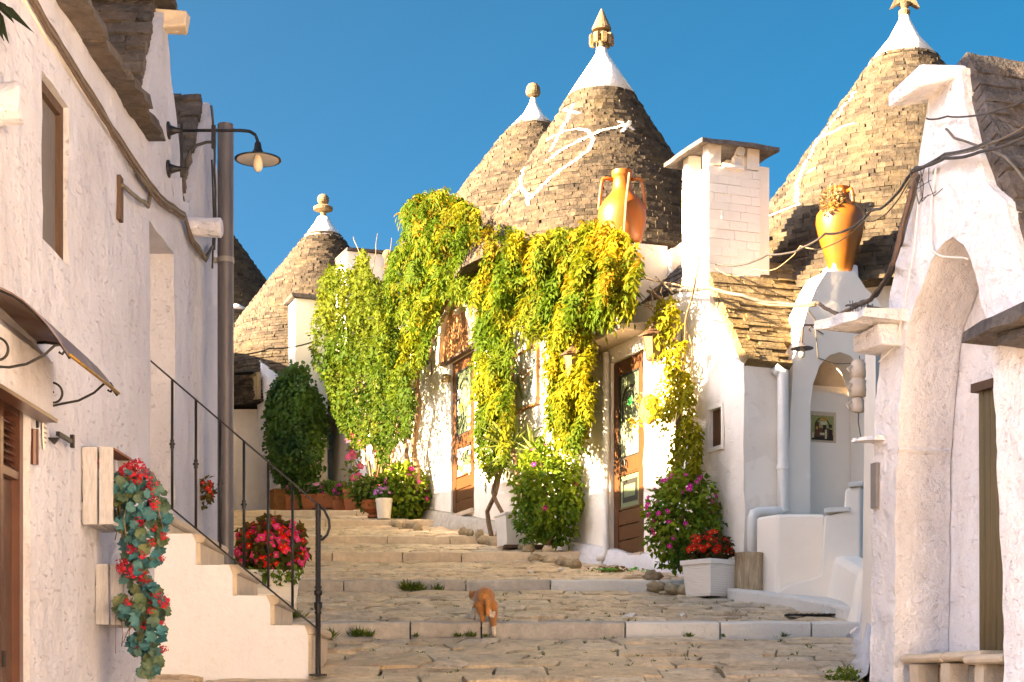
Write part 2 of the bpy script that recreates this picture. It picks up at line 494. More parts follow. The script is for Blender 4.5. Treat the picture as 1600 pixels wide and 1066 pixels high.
def paving_stone(corners, hgt, amp, lim=(-99, 99)):
    """flat worn slab with a broken outline and a slightly uneven top; corners (X,D) ccw"""
    nu, nv = 5, 3
    v = []; f = []
    a, b, c, d = [Vector(q) for q in corners]
    for j in range(nv + 1):
        for i in range(nu + 1):
            s, t = i / nu, j / nv
            q = (a * (1 - s) + b * s) * (1 - t) + (d * (1 - s) + c * s) * t
            edge = i in (0, nu) or j in (0, nv)
            q = q + Vector((noise.noise((q.x * 6, q.y * 6, 1.7)), noise.noise((q.x * 6, q.y * 6, 9.1)))) * (0.014 if edge else 0.01)
            z = G(min(max(q.y, lim[0] + 1e-3), lim[1] - 2e-3)) + hgt + amp * noise.noise((q.x * 5, q.y * 9, 0.3)) - (0.016 if edge else 0.0)
            v.append((q.x, q.y, z))
    W = nu + 1
    for j in range(nv):
        for i in range(nu): f.append((j * W + i, j * W + i + 1, (j + 1) * W + i + 1, (j + 1) * W + i))
    ring = [i for i in range(W)] + [j * W + nu for j in range(1, nv + 1)] + [nv * W + i for i in range(nu - 1, -1, -1)] + [j * W for j in range(nv - 1, 0, -1)]
    n0 = len(v)
    for k in ring: v.append((v[k][0], v[k][1], v[k][2] - 0.05))
    m = len(ring)
    for k in range(m): f.append((ring[k], n0 + k, n0 + (k + 1) % m, ring[(k + 1) % m]))
    return v, f

stones = []
rs = random.Random(5)
segs = [(6.95, 13.92)] + [(STEPS[i][0] + 0.20, (STEPS[i + 1][0] - 0.0 if i + 1 < len(STEPS) else 36.0)) for i in range(len(STEPS))]
for si, (d0, d1) in enumerate(segs):
    rows = [d0]; lims = ((d0 - 0.2, 14.0) if si == 0 else (STEPS[si - 1][0], STEPS[si][0] if si < len(STEPS) else 60.0))
    while rows[-1] < d1 - 0.25:
        rows.append(rows[-1] + (rs.uniform(0.26, 0.55) if si == 0 else rs.uniform(0.17, 0.36)))
    rows[-1] = d1 - 0.01
    for r0, r1 in zip(rows[:-1], rows[1:]):
        dm = (r0 + r1) / 2
        x = xl(dm) - rs.uniform(0, 0.4); sk1 = 0.0
        while x < xr(dm):
            w = rs.uniform(0.28, 0.85) if si == 0 else rs.uniform(0.18, 0.6)
            sk0, sk1 = sk1, rs.uniform(-.05, .05)
            g = 0.009
            wob = lambda X, D: D + 0.022 * noise.noise((X * 1.3, D * 3, 4.4)) * (1 if d0 + 0.05 < D < d1 - 0.05 else 0)
            cs = [(x + g + sk0, wob(x, r0) + g), (x + w - g + sk1, wob(x + w, r0) + g), (x + w - g - sk1, wob(x + w, r1) - g), (x + g - sk0, wob(x, r1) - g)]
            if rs.random() < 0.22 and w > 0.45 and (r1 - r0) > 0.3:
                rm = (r0 + r1) / 2 + rs.uniform(-.05, .05)
                A = [cs[0], cs[1], (cs[1][0], rm - g), (cs[0][0], rm - g - .02)]; B = [(cs[0][0], rm + g - .02), (cs[1][0], rm + g), cs[2], cs[3]]
                stones += [(dm, A, lims), (dm, B, lims)]
            else:
                stones.append((dm, cs, lims))
            x += w
# the ones that show largest come first
def shows(s):
    dm, cs, _l = s
    cx = sum(c[0] for c in cs) / 4
    px = 800 + F * cx / dm; py = HY - gz(dm) * F / dm
    return (200 < px < 1420 and py < 1075)
vis = sorted([s for s in stones if shows(s)], key=lambda s: s[0]); hid = [s for s in stones if not shows(s)]
for k, (dm, cs, lm) in enumerate(vis[:300]):
    v, f = paving_stone(cs, rs.uniform(-.013, .013), 0.014, lm)
    mb = MB(); mb.v, mb.f = v, f
    o = mb.build('paving_stone', M['pave'], street)
rest = MB()
for dm, cs, lm in vis[300:] + hid:
    v, f = paving_stone(cs, rs.uniform(-.013, .013), 0.014, lm); rest.add(v, f)
tag(rest.build('paving_stone_field', M['pave'], street), kind='stuff')

def kerb_block(x0, x1, d, depth, zb, zt, mat, curve=0.0):
    n = 5; mb = MB(); vs = []
    for i in range(n + 1):
        x = x0 + (x1 - x0) * i / n
        w = 0.016 * noise.noise((x * 6, d, 1)); h = 0.014 * noise.noise((x * 3, d, 5)) 
        r = 0.014
        dd = d + curve * x * x + w
        vs += [(x, dd, EYE + zb - 0.06), (x, dd - 0.004, EYE + zt + h - r), (x, dd + r, EYE + zt + h), (x, dd + depth, EYE + zt + h + 0.02), (x, dd + depth, EYE + zb - 0.06)]
    fs = []
    for i in range(n):
        for k in range(4): fs.append((i * 5 + k, i * 5 + k + 1, (i + 1) * 5 + k + 1, (i + 1) * 5 + k))
    fs += [(0, 1, 2, 3, 4), tuple(n * 5 + k for k in (4, 3, 2, 1, 0))]
    mb.add(vs, fs)
    return mb.build('kerb_stone', mat, street)
for i, (d, zb, zt) in enumerate(STEPS):
    x = xl(d) + 0.02
    hi = {0: 2.93, 1: 1.86}.get(i, xr(d))
    while x < hi:
        w = min(rs.uniform(0.55, 1.25), hi - x + 0.001)
        if hi - (x + w) < 0.25: w = hi - x
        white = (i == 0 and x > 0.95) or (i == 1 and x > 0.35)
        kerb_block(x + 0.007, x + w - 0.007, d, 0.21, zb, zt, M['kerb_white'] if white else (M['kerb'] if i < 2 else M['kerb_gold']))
        x += w

# ------------------------------------------------------------------ stone-laying helpers
def rough_stone(seed, nx=3, ny=1, nz=1, jit=0.10):
    """unit rough block centred on the origin, a few dozen triangles"""
    r = random.Random(seed); bm = bmesh.new()
    bmesh.ops.create_cube(bm, size=1.0)
    if nx > 1:
        ed = [e for e in bm.edges if abs((e.verts[0].co - e.verts[1].co).x) > 0.5]
        bmesh.ops.subdivide_edges(bm, edges=ed, cuts=nx - 1, use_grid_fill=True)
    if nz > 1:
        ed = [e for e in bm.edges if abs((e.verts[0].co - e.verts[1].co).z) > 0.5]
        bmesh.ops.subdivide_edges(bm, edges=ed, cuts=nz - 1, use_grid_fill=True)
    for v in bm.verts:
        k = v.co
        end = abs(k.x) > 0.49
        v.co = Vector((k.x * (1 - (0.02 if end and abs(k.z) > .4 else 0)) + r.uniform(-1, 1) * jit * 0.35, k.y + r.uniform(-1, 1) * jit, k.z + r.uniform(-1, 1) * jit * 1.2 - (0.04 * abs(k.x) * (1 if k.z > 0 else -1) if end else 0)))
    me = bpy.data.meshes.new('rough_stone'); bm.to_mesh(me); bm.free()
    return me
STONE_V = [rough_stone(s, 2, 1, 1, 0.055) for s in range(10)]
SLAB_V = [rough_stone(s + 50, 4, 1, 2, 0.055) for s in range(10)]
_MCACHE = {}
def variant(lib, k, mat):
    key = (id(lib), k, mat.name)
    if key not in _MCACHE:
        me = lib[k].copy(); me.materials.clear(); me.materials.append(mat)
        _MCACHE[key] = me
    return _MCACHE[key]
def lay(placed, lib, mat, parent, name, limit=300, rest_name=None):
    """placed: (score, 4x4 matrix); the best `limit` become objects of their own, the rest one mesh"""
    placed.sort(key=lambda q: -q[0])
    for k, (sc, mt) in enumerate(placed[:limit]):
        o = bpy.data.objects.new(name, variant(lib, k % len(lib), mat))
        o.matrix_basis = mt
        COL.objects.link(o)
        o.parent = parent
        if parent.type == 'EMPTY': o.matrix_parent_inverse = Matrix.Translation(-parent.location)
    if len(placed) > limit:
        mb = MB()
        for k, (sc, mt) in enumerate(placed[limit:]):
            me = lib[k % len(lib)]
            mb.add([mt @ v.co for v in me.vertices], [tuple(p.vertices) for p in me.polygons])
        me = bpy.data.meshes.new(rest_name or name + '_courses'); me.from_pydata(mb.v, [], mb.f); me.materials.append(mat)
        o = bpy.data.objects.new(rest_name or name + '_courses', me); COL.objects.link(o); adopt(o, parent)
        tag(o, kind='stuff')

def slope(parent, p0, run, up, length, height, course, wmin, wmax, mat, nrm, thick=0.075, limit=300, name='roof_slab', seed=1, core=True, jl=0.02):
    """stone courses on a sloping plane: p0 lower corner, run along the courses, up the slope, nrm outwards"""
    r = random.Random(seed)
    run, up, nrm = Vector(run).normalized(), Vector(up).normalized(), Vector(nrm).normalized()
    placed = []
    t = 0.0; row = 0
    tilt = Matrix.Rotation(-0.16, 3, run)
    while t < height:
        c = course * r.uniform(0.72, 1.3)
        s = 0.0
        while s < length - 0.02:
            w = r.uniform(wmin, wmax) * (r.uniform(0.4, 1) if s == 0 else 1)
            if s + w > length - wmin * 0.5: w = length - s + r.uniform(-.012, .012)
            cen = Vector(p0) + run * (s + w / 2) + up * (t + c / 2) + nrm * (r.uniform(-.013, .013) - thick * 0.25)
            R = Matrix((run, -nrm, up)).transposed()
            R = Matrix.Rotation(r.uniform(-.02, .02), 3, nrm) @ R
            mt = Matrix.Translation(cen) @ R.to_4x4() @ Matrix.Diagonal((w * 0.985, thick * r.uniform(0.8, 1.3), c * 0.95, 1))
            placed.append((w * c, mt))
            s += w
        t += c; row += 1
    lay(placed, SLAB_V, mat, parent, name, limit)
    if core:
        a = Vector(p0) - nrm * (thick * 0.45); mb = MB()
        q = [a, a + run * length, a + run * length + up * height, a + up * height]
        mb.prism(q, -nrm * 0.05); mb.build('roof_bed', mat, parent)

def cone_roof(parent, X, D, prof, course, wmin, wmax, mat, seed, tip, finial=None, strokes=None, limit=300, core_r=0.05):
    """conical dry-stone roof. prof: (z, r) from base upwards; tip: (z, r) profile of the white cap"""
    r = random.Random(seed)
    def rad(z):
        for (z0, r0), (z1, r1) in zip(prof[:-1], prof[1:]):
            if z0 <= z <= z1: return r0 + (r1 - r0) * (z - z0) / (z1 - z0)
        return prof[-1][1]
    cr = empty('cone_roof', (X, D, prof[0][0])); adopt(cr, parent)
    inv = Matrix.Translation(-cr.location)
    placed = []; z = prof[0][0]; ztop = prof[-1][0]; paint = MB()
    phi_c = math.atan2(-D, -X)
    strokes_p = []
    for (poly, hw) in (strokes or []):
        for (a, b) in zip(poly[:-1], poly[1:]):
            strokes_p.append([(a[0] + (b[0] - a[0]) * k / 40, a[1] + (b[1] - a[1]) * k / 40, hw) for k in range(41)])
    while z < ztop - course * 0.3:
        c = course * r.uniform(0.8, 1.22)
        rr = rad(z + c / 2)
        coff = r.uniform(-0.010, 0.012)
        a = r.uniform(0, 6.28); a_end = a + 2 * math.pi
        while a < a_end - 0.02:
            w = min(r.uniform(wmin, wmax) * r.choice((0.7, 1, 1, 1.3)), rr * 0.9)
            da = w / rr
            if a + da > a_end: da = a_end - a; w = da * rr
            if w < 0.02: break
            am = a + da / 2
            off = coff + r.uniform(-0.006, 0.007)
            th = 0.13
            dirr = Vector((math.cos(am), math.sin(am), 0)); tan = Vector((-math.sin(am), math.cos(am), 0))
            tl = Matrix.Rotation(r.uniform(-.025, .025), 3, dirr)
            R = tl @ Matrix((tan, -dirr, Vector((0, 0, 1)))).transposed()
            hh = c * r.uniform(0.74, 0.88)
            cen = Vector((X, D, z + c / 2)) + dirr * (rr + off - th / 2)
            mt = Matrix.Translation(cen) @ R.to_4x4() @ Matrix.Diagonal((w * 0.992, th, hh, 1))
            face = math.cos(am - phi_c)
            placed.append((w * hh * max(0.0, face) + (0.0 if face > 0.25 else -1), mt))
            if strokes_p and face > 0:
                # the part of this stone that each painted stroke crosses
                for pts, zk in [(q_, z + c * f_) for q_ in strokes_p for f_ in (1 / 6, .5, 5 / 6)]:
                    lo, hi = 9, -9
                    for (pa, pz, hw) in pts:
                        if abs(pz - zk) < c / 6 * 1.15:
                            d = (pa - am + math.pi) % (2 * math.pi) - math.pi
                            lo = min(lo, d - hw / rr); hi = max(hi, d + hw / rr)
                    lo = max(lo, -da / 2 * 0.98); hi = min(hi, da / 2 * 0.98)
                    if hi - lo > 0.01:
                        mid = (lo + hi) / 2
                        cc = Vector((X, D, zk)) + dirr * (rr + off + 0.003 - 0.03 + r.uniform(-.001, .001)) + tan * (mid * rr)
                        paint.box(cc, (hi - lo) * rr, 0.07, hh / 3 * 0.99, ax=(tan, dirr, Vector((0, 0, 1))), jit=0.003)
            a += da
        z += c
    lay(placed, STONE_V, mat, cr, 'roof_stone', limit)
    core = MB(); core.lathe((X, D, 0), [(max(0.02, rr - 0.07), zz) for zz, rr in prof], 40)
    core.build('core', M['cone_core'], cr)
    if paint.v: paint.build('painted_symbol', M['paint'], cr)
    tp = MB(); tp.lathe((X, D, 0), [(rr, zz) for zz, rr in tip], 32, 0.012)
    tp.build('white_cap', M['tip'], cr, smooth=True)
    if finial:
        fm = MB(); finial(fm, Vector((X, D, tip[-1][0]))); fm.build('finial', M['finial'], cr, smooth=False)
    return cr

def fin_ball(s, disc=True):
    def f(mb, c):
        mb.lathe(c, [(0.10 * s, -0.05), (0.11 * s, 0.0), (0.075 * s, 0.06 * s), (0.085 * s, 0.16 * s)], 16)
        if disc: mb.lathe(c, [(0.14 * s, 0.16 * s), (0.26 * s, 0.20 * s), (0.27 * s, 0.27 * s), (0.17 * s, 0.33 * s)], 20)
        z0 = 0.33 * s if disc else 0.16 * s
        R = 0.165 * s
        mb.lathe(c, [(max(0.01, R * math.sin(math.pi * k / 9)), z0 + R * (1 - math.cos(math.pi * k / 9)) * 0.95) for k in range(1, 9)], 18)
    return f
def fin_mushroom(s):
    def f(mb, c):
        mb.lathe(c, [(0.05 * s, -0.05), (0.055 * s, 0.03), (0.15 * s, 0.05), (0.175 * s, 0.10), (0.16 * s, 0.18), (0.11 * s, 0.235), (0.04 * s, 0.255)], 18)
    return f
def fin_cone(s):
    def f(mb, c):
        mb.lathe(c, [(0.08 * s, -0.04), (0.085 * s, 0.02), (0.07 * s, 0.05), (0.13 * s, 0.17)], 14)
        for k in range(8):
            a = k * math.pi / 4 + 0.2
            d = Vector((math.cos(a), math.sin(a), 0)); t = Vector((-d.y, d.x, 0))
            mb.box(c + d * 0.15 * s + Vector((0, 0, 0.255 * s)), 0.20 * s, 0.10 * s, 0.09 * s, ax=(d, t, Vector((0, 0, 1))))
            mb.box(c + d * 0.235 * s + Vector((0, 0, 0.18 * s)), 0.075 * s, 0.105 * s, 0.20 * s, ax=(d, t, Vector((0, 0, 1))))
        mb.lathe(c, [(0.12 * s, 0.16 * s), (0.13 * s, 0.30 * s), (0.075 * s, 0.31 * s), (0.07 * s, 0.42 * s)], 14)
        mb.lathe(c, [(0.03 * s, 0.41 * s), (0.21 * s, 0.40 * s), (0.215 * s, 0.45 * s), (0.02 * s, 0.88 * s)], 20)
    return f
def fin_star(s):
    def f(mb, c):
        mb.lathe(c, [(0.08 * s, -0.04), (0.10 * s, 0.03), (0.06 * s, 0.06), (0.11 * s, 0.13)], 14)
        pts = []
        for k in range(8):
            a = math.pi / 4 * k + math.pi / 4; R = (0.34 if k % 2 == 0 else 0.12) * s
            pts.append(c + Vector((math.cos(a) * R, -0.06 * s, 0.33 * s + math.sin(a) * R)))
        mb.prism(pts, (0, 0.12 * s, 0))
    return f
M['wood_dark'] = simple('brown_door_wood', (0.115, 0.05, 0.02), 0.5, var=0.45, scale=6, bstr=0.25, bdist=0.004, spec=0.4, vec=lambda nt: stretch(nt, 6, 6, 0.6), col2=(0.17, 0.075, 0.03))
M['wood_old'] = simple('old_brown_wood', (0.095, 0.055, 0.035), 0.8, var=0.4, scale=7, bstr=0.3, vec=lambda nt: stretch(nt, 5, 5, 0.5))
M['wood_board'] = simple('sign_plank_wood', (0.36, 0.17, 0.06), 0.7, scale=9, bstr=0.25, vec=lambda nt: stretch(nt, 6, 6, 0.5), col2=(0.24, 0.10, 0.035))
M['door_metal'] = simple('brown_painted_metal', (0.075, 0.032, 0.022), 0.3, metal=0.25, var=0.3, scale=3, bstr=0.1, spec=0.5, col2=(0.10, 0.045, 0.03))
M['door_sheet'] = simple('bronze_door_sheet', (0.10, 0.058, 0.045), 0.26, metal=0.75, var=0.3, scale=4, bstr=0.1, spec=0.5, col2=(0.14, 0.085, 0.065))
M['iron'] = simple('black_wrought_iron', (0.028, 0.026, 0.028), 0.5, metal=0.5, var=0.4, scale=40, bstr=0.3, bdist=0.003, spec=0.5)
M['cable'] = simple('grey_cable_sheath', (0.06, 0.052, 0.048), 0.6, var=0.4, scale=15)
M['cable_pale'] = simple('pale_cable_sheath', (0.15, 0.125, 0.10), 0.6, var=0.4, scale=15)
M['rust_cable'] = simple('brown_cable', (0.14, 0.085, 0.06), 0.7, var=0.4, scale=15)
M['pole'] = simple('galvanised_grey_pole', (0.115, 0.105, 0.115), 0.5, metal=0.3, scale=7, bstr=0.1, col2=(0.08, 0.072, 0.076), spec=0.4, vec=lambda nt: stretch(nt, 4, 4, 0.5))
M['shutter'] = simple('grey_shutter_board', (0.13, 0.112, 0.108), 0.75, var=0.25, scale=10, vec=lambda nt: stretch(nt, 5, 5, 0.5))
M['copper'] = simple('brown_canopy_sheet', (0.10, 0.05, 0.035), 0.4, metal=0.3, scale=5, bstr=0.2, col2=(0.24, 0.19, 0.19), spec=0.5)
M['brass'] = simple('brass_edge', (0.45, 0.27, 0.07), 0.4, metal=0.8, var=0.4, scale=30)
M['enamel'] = simple('white_enamel', (0.66, 0.62, 0.57), 0.35, var=0.15, scale=20)
M['bulb'] = simple('unlit_frosted_bulb', (0.72, 0.60, 0.44), 0.25, var=0.1, scale=10, bstr=0)
M['pvc'] = simple('white_painted_pipe', (0.74, 0.71, 0.66), 0.45, var=0.12, scale=6, bstr=0.05)
M['grey_box'] = simple('grey_meter_box', (0.20, 0.185, 0.18), 0.5, var=0.2, scale=8)
M['glass'] = glassmat('door_glass', (0.62, 0.70, 0.60), 0.05, 0.55)
M['pane_dim'] = simple('greenish_glazing', (0.10, 0.125, 0.075), 0.06, var=0.35, scale=3, bstr=0, spec=0.8)
M['frost'] = simple('etched_glass', (0.15, 0.18, 0.10), 0.3, var=0.1, scale=6, bstr=0)
M['black'] = simple('black_frame_line', (0.02, 0.02, 0.018), 0.5, var=0.3)
M['paper'] = simple('white_paper', (0.66, 0.63, 0.60), 0.7, var=0.08, bstr=0)
M['pinkp'] = simple('pink_sticker', (0.55, 0.40, 0.42), 0.6, var=0.1, bstr=0)
M['bluep'] = simple('blue_card', (0.05, 0.25, 0.45), 0.5, var=0.1, bstr=0)
M['yellowp'] = simple('yellow_notice', (0.75, 0.55, 0.03), 0.5, var=0.1, bstr=0)
M['greenp'] = simple('green_sticker', (0.05, 0.42, 0.08), 0.5, var=0.1, bstr=0)
M['amber'] = simple('amber_door_varnish', (0.10, 0.038, 0.010), 0.45, scale=7, bstr=0.2, vec=lambda nt: stretch(nt, 6, 6, 0.5), col2=(0.065, 0.025, 0.008))

UP = Vector((0, 0, 1))
# ================================================================== left house
LX = -2.45
PL = Plane(LX, 0, 0, 1, flip=True)          # u = depth, faces +X
E = EYE
left_house = empty('left_house', (LX, 9.5, G(9.5)), 'long shaded white house with stone gables along the left edge', 'house')
outl = [(6.2, E - 1.3), (14.0, E - 0.4), (14.0, E + 4.15), (13.5, E + 4.88), (12.66, E + 3.80), (12.45, E + 3.76), (11.80, E + 4.85), (11.66, E + 4.85), (11.0, E + 3.80), (6.2, E + 3.80)]
door_u = (7.40, 8.46)
h_door = [(door_u[0], E - 1.05), (door_u[1], E - 0.98), (door_u[1], E + 1.50), (door_u[0], E + 1.50)]
h_win = [(8.68, E + 2.43), (9.20, E + 2.42), (9.20, E + 3.29), (8.68, E + 3.31)]
h_dw = [(11.27, E + 1.22), (12.06, E + 1.22), (12.06, E + 3.265), (11.27, E + 3.275)]
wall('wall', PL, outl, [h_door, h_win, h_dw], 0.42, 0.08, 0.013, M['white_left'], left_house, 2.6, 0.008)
# upper storey and trullo cone standing back behind the street roofs
mb = MB(); mb.box((-7.2, 9.4, E + 2.8), 5.0, 7.8, 8.8); mb.build('upper_storey', M['white'], left_house)
mb = MB(); mb.box((-3.8, 10.0, E + 1.2), 1.86, 7.5, 4.9); mb.build('back_rooms', M['white'], left_house)
cone_roof(left_house, -7.0, 9.6, [(E + 7.1, 2.2), (E + 9.4, 0.45)], 0.12, 0.3, 0.5, M['cone'], 91, [(E + 9.35, 0.46), (E + 10.2, 0.06)], limit=0)
# street eaves: projecting slabs, then the pitched stone roof behind them
u = 6.1; k = 0
while u < 11.15:
    w = random.uniform(0.36, 0.62)
    if u + w > 11.1: w = 11.2 - u
    mb = MB()
    zc = E + 3.82 + random.uniform(-.012, .012)
    out = random.uniform(0.11, 0.17)
    vs = []
    n = 4
    for i in range(n + 1):
        uu = u + 0.005 + (w - 0.01) * i / n
        o1 = out + random.uniform(-.02, .02)
        vs += [PL.at(uu, zc - 0.05 + random.uniform(-.008, .008), o1), PL.at(uu, zc + 0.025 + random.uniform(-.01, .01), o1 - 0.02), PL.at(uu, zc + 0.04, -0.3), PL.at(uu, zc - 0.05, -0.3)]
    fs = [(i * 4 + a, i * 4 + (a + 1) % 4, (i + 1) * 4 + (a + 1) % 4, (i + 1) * 4 + a) for i in range(n) for a in range(4)] + [(0, 1, 2, 3), (n * 4 + 3, n * 4 + 2, n * 4 + 1, n * 4)]
    mb.add(vs, fs); mb.build('eaves_slab', M['slab'], left_house)
    u += w; k += 1
slope(left_house, (LX - 0.02, 6.1, E + 3.87), (0, 1, 0), (-0.6, 0, 0.8), 5.0, 1.4, 0.12, 0.35, 0.7, M['slab'], (0.8, 0, 0.6), 0.08, 0, 'roof_slab', 3)
# near pitch of the first gable, seen from the street, and of the second
def gable_pitch(d0, z0, d1, z1, xin, seed, lim):
    up = Vector((0, d1 - d0, z1 - z0)); nrm = Vector((0, -(z1 - z0), d1 - d0))
    slope(left_house, (xin, d0, z0), (1, 0, 0), up, LX - 0.05 - xin, up.length, 0.075, 0.16, 0.42, M['slab'], nrm, 0.10, lim, 'roof_slab', seed)
gable_pitch(11.0, E + 3.86, 11.69, E + 4.93, LX - 1.3, 11, 110)
gable_pitch(12.62, E + 3.80, 13.46, E + 4.90, LX - 1.0, 12, 110)
mb = MB()   # far pitches and bodies of the two gables
mb.prism([(LX - 0.42, 11.03, E + 3.8), (LX - 0.42, 11.72, E + 4.82), (LX - 0.42, 12.42, E + 3.8)], (-0.9, 0, 0))
mb.prism([(LX - 0.42, 12.68, E + 3.8), (LX - 0.42, 13.5, E + 4.84), (LX - 0.42, 13.98, E + 4.1), (LX - 0.42, 13.98, E + 3.8)], (-0.9, 0, 0))
mb.build('gable_body', M['slab'], left_house)
mb = MB()
for k, (d, z, dx) in enumerate([(11.55, 4.99, .05), (11.8, 5.0, .08)]):
    pass
mb.box(PL.at(11.78, E + 4.83, 0.04), 0.22, 0.14, 0.13, jit=0.012); mb.build('ridge_stone', M['tread'], left_house, bevel=0.012)
for (d, x0) in ((11.72, LX - 1.2), (13.5, LX - 0.9)):
    if d > 13: continue
    x = x0
    while x < LX - 0.12:
        w = random.uniform(0.25, 0.4); mb = MB()
        mb.box((x + w / 2, d, E + 4.95 + random.uniform(-.015, .015)), w, 0.26, 0.05, jit=0.012); mb.build('ridge_slab', M['slab'], left_house); x += w
# round stone rain spouts
def spout(u, z, r, ln, tilt=0.0, par=left_house):
    mb = MB(); a = PL.at(u, z, -0.05)
    mb.tube([a, a + Vector((ln * .5, 0, -tilt * .5)), a + Vector((ln, 0, -tilt)), a + Vector((ln + .012, 0, -tilt))], [r, r * .97, r, r * .8], 18)
    mb.build('rain_spout', M['white_left'], par, smooth=False)
spout(12.62, E + 3.62, 0.075, 0.29, 0.01)
spout(7.86, E + 2.82, 0.10, 0.18, -0.02)
# window shutter
win = MB(); PL.box(win, 8.68, 9.22, E + 2.38, E + 3.33, -0.10, -0.06); w_o = win.build('window', M['shutter'], left_house)
fr = MB(); PL.box(fr, 9.145, 9.195, E + 2.43, E + 3.29, -0.06, -0.03); PL.box(fr, 8.69, 9.145, E + 3.235, E + 3.29, -0.06, -0.03); PL.box(fr, 8.69, 8.73, E + 2.43, E + 3.235, -0.06, -0.03)
fr.build('frame', M['wood_old'], w_o)
# door in the recess at the top of the steps
dm = MB(); PL.box(dm, 11.2, 12.15, E + 1.15, E + 3.32, -0.41, -0.36); d_o = dm.build('door', M['white_smooth'], left_house)
fr = MB(); PL.box(fr, 11.35, 11.98, E + 1.3, E + 2.1, -0.36, -0.345); PL.box(fr, 11.35, 11.98, E + 2.2, E + 3.15, -0.36, -0.345); fr.build('panel', M['white_smooth'], d_o)
# shop door: two brown metal leaves under a louvred transom
sd = empty('door', PL.at(8.0, G(8.0) - 0.02)); adopt(sd, left_house)
mb = MB(); PL.box(mb, 7.40, 8.46, E - 1.0, E + 1.50, -0.16, -0.10); mb.build('backing', M['door_metal'], sd)
mb = MB()
for (a, b) in ((7.40, 7.45), (7.89, 7.94), (8.08, 8.13), (8.40, 8.458)):
    PL.box(mb, a, b, E - 1.0, E + 1.495, -0.10, -0.035)
PL.box(mb, 7.45, 8.40, E + 1.13, E + 1.17, -0.10, -0.04); PL.box(mb, 7.45, 8.40, E + 1.45, E + 1.495, -0.10, -0.04)
mb.build('frame', M['door_metal'], sd)
for (a, b) in ((7.45, 7.89), (7.94, 8.08), (8.13, 8.40)):
    mb = MB(); PL.box(mb, a, b, E - 0.98, E + 1.13, -0.10, -0.075); mb.build('door_leaf', M['door_sheet'], sd)
    for j in range(7):
        mb = MB(); z = E + 1.195 + j * 0.037
        c = PL.at((a + b) / 2, z, -0.07)
        mb.box(c, b - a, 0.045, 0.006, ax=(PL.e, Vector((0.7, 0, -0.7)), Vector((0.7, 0, 0.7)))); mb.build('louvre', M['door_metal'], sd)
mb = MB(); PL.box(mb, 8.10, 8.12, E + 0.18, E + 0.26, -0.035, -0.02); mb.build('lock', M['iron'], sd)
mb = MB(); mb.tube([PL.at(8.485, E + 1.22, 0.015), PL.at(8.485, E + 1.40, 0.015)], 0.022, 10); mb.build('hinge', M['door_metal'], sd)
# roller box over the door and its end vent
rb = MB(); rb.prism([PL.at(7.2, E + 1.46, 0.0), PL.at(7.2, E + 1.48, 0.09), PL.at(7.2, E + 1.75, 0.09), PL.at(7.2, E + 1.85, 0.0)], (0, 1.37, 0))
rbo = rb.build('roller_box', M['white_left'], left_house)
fr = MB(); fr.box(PL.at(7.88, E + 1.46, 0.06), 0.09, 1.42, 0.018); fr.build('edge_strip', M['door_metal'], rbo)
mb = MB()
vt = [PL.at(8.66 + 0.028 * math.cos(a), E + 1.46 + 0.14 * math.sin(a), 0.012) for a in np.linspace(0, 2 * math.pi, 20)[:-1]]
mb.prism(vt, (0.008, 0, 0)); vo = mb.build('wall_vent', M['paper'], left_house)
for j in range(9):
    mb = MB(); z = E + 1.36 + j * 0.025; hw = 0.028 * math.sqrt(max(0, 1 - ((z - E - 1.46) / 0.14) ** 2)) * 0.8
    if hw > 0.004: PL.box(mb, 8.66 - hw, 8.66 + hw, z - 0.004, z + 0.004, 0.0205, 0.0235); mb.build('slat', M['grey_box'], vo)

# ================================================================== houses further up on the left (they shade the street)
for k_, (d0, d1, zt) in enumerate(((14.05, 16.9, 4.6), (16.9, 20.6, 4.5), (20.6, 27.5, 4.8), (27.5, 29.2, 5.5), (29.2, 38.0, 7.4))):
    x0 = xl(d0) - 0.06; x1 = xl(d1) - 0.06
    hh_ = empty('hillside_house', ((x0 + x1) / 2 - 1, (d0 + d1) / 2, G(d0)), 'plain white house behind the grey pole, %s of the row up the hill' % ('nearest', 'second', 'third', 'fourth', 'last')[k_], 'house', 'houses up the hill on the left')
    mb = MB(); mb.hexa([(x0, d0 + .01, E - 1), (x1, d1 - .01, E - 1), (-10, d1 - .01, E - 1), (-10, d0 + .01, E - 1), (x0, d0 + .01, E + zt), (x1, d1 - .01, E + zt), (-10, d1 - .01, E + zt), (-10, d0 + .01, E + zt)])
    mb.build('wall', M['white'], hh_)
    if k_ == 0:
        mb = MB(); mb.box((-7.0, 14.68, E + 5.1), 6.6, 1.2, 1.0 + .99); mb.build('shadow_block', M['white'], hh_)  # unseen box added to cast the slanting shadow on the facade corner

# ================================================================== unseen pale square and house behind the photographer, added to bounce sunlight
mb = MB(); mb.hexa([(-14, -22, G(-22) - .06), (14, -22, G(-22) - .06), (3.9, 4.9, G(4.9) - .06), (-2.4, 4.9, G(4.9) - .06), (-14, -22, G(-22) - 0.01), (14, -22, G(-22) - 0.01), (3.9, 4.9, G(4.9) - 0.01), (-2.4, 4.9, G(4.9) - 0.01)])
mb.v = []; mb.f = []
dd = [-22, -6.02, -6, -3, 0, 3, 4.95, 6.95]
for d in dd: mb.v += [(-14 if d < 3.9 else -2.5, d, G(d) - 0.012), (14 if d < 3.9 else 4.9, d, G(d) - 0.012)]
mb.f = [(2 * i, 2 * i + 1, 2 * i + 3, 2 * i + 2) for i in range(len(dd) - 1)]
tag(mb.build('reflector_square', M['pave']), 'unseen pale paving added below the steps to bounce sunlight', kind='structure')

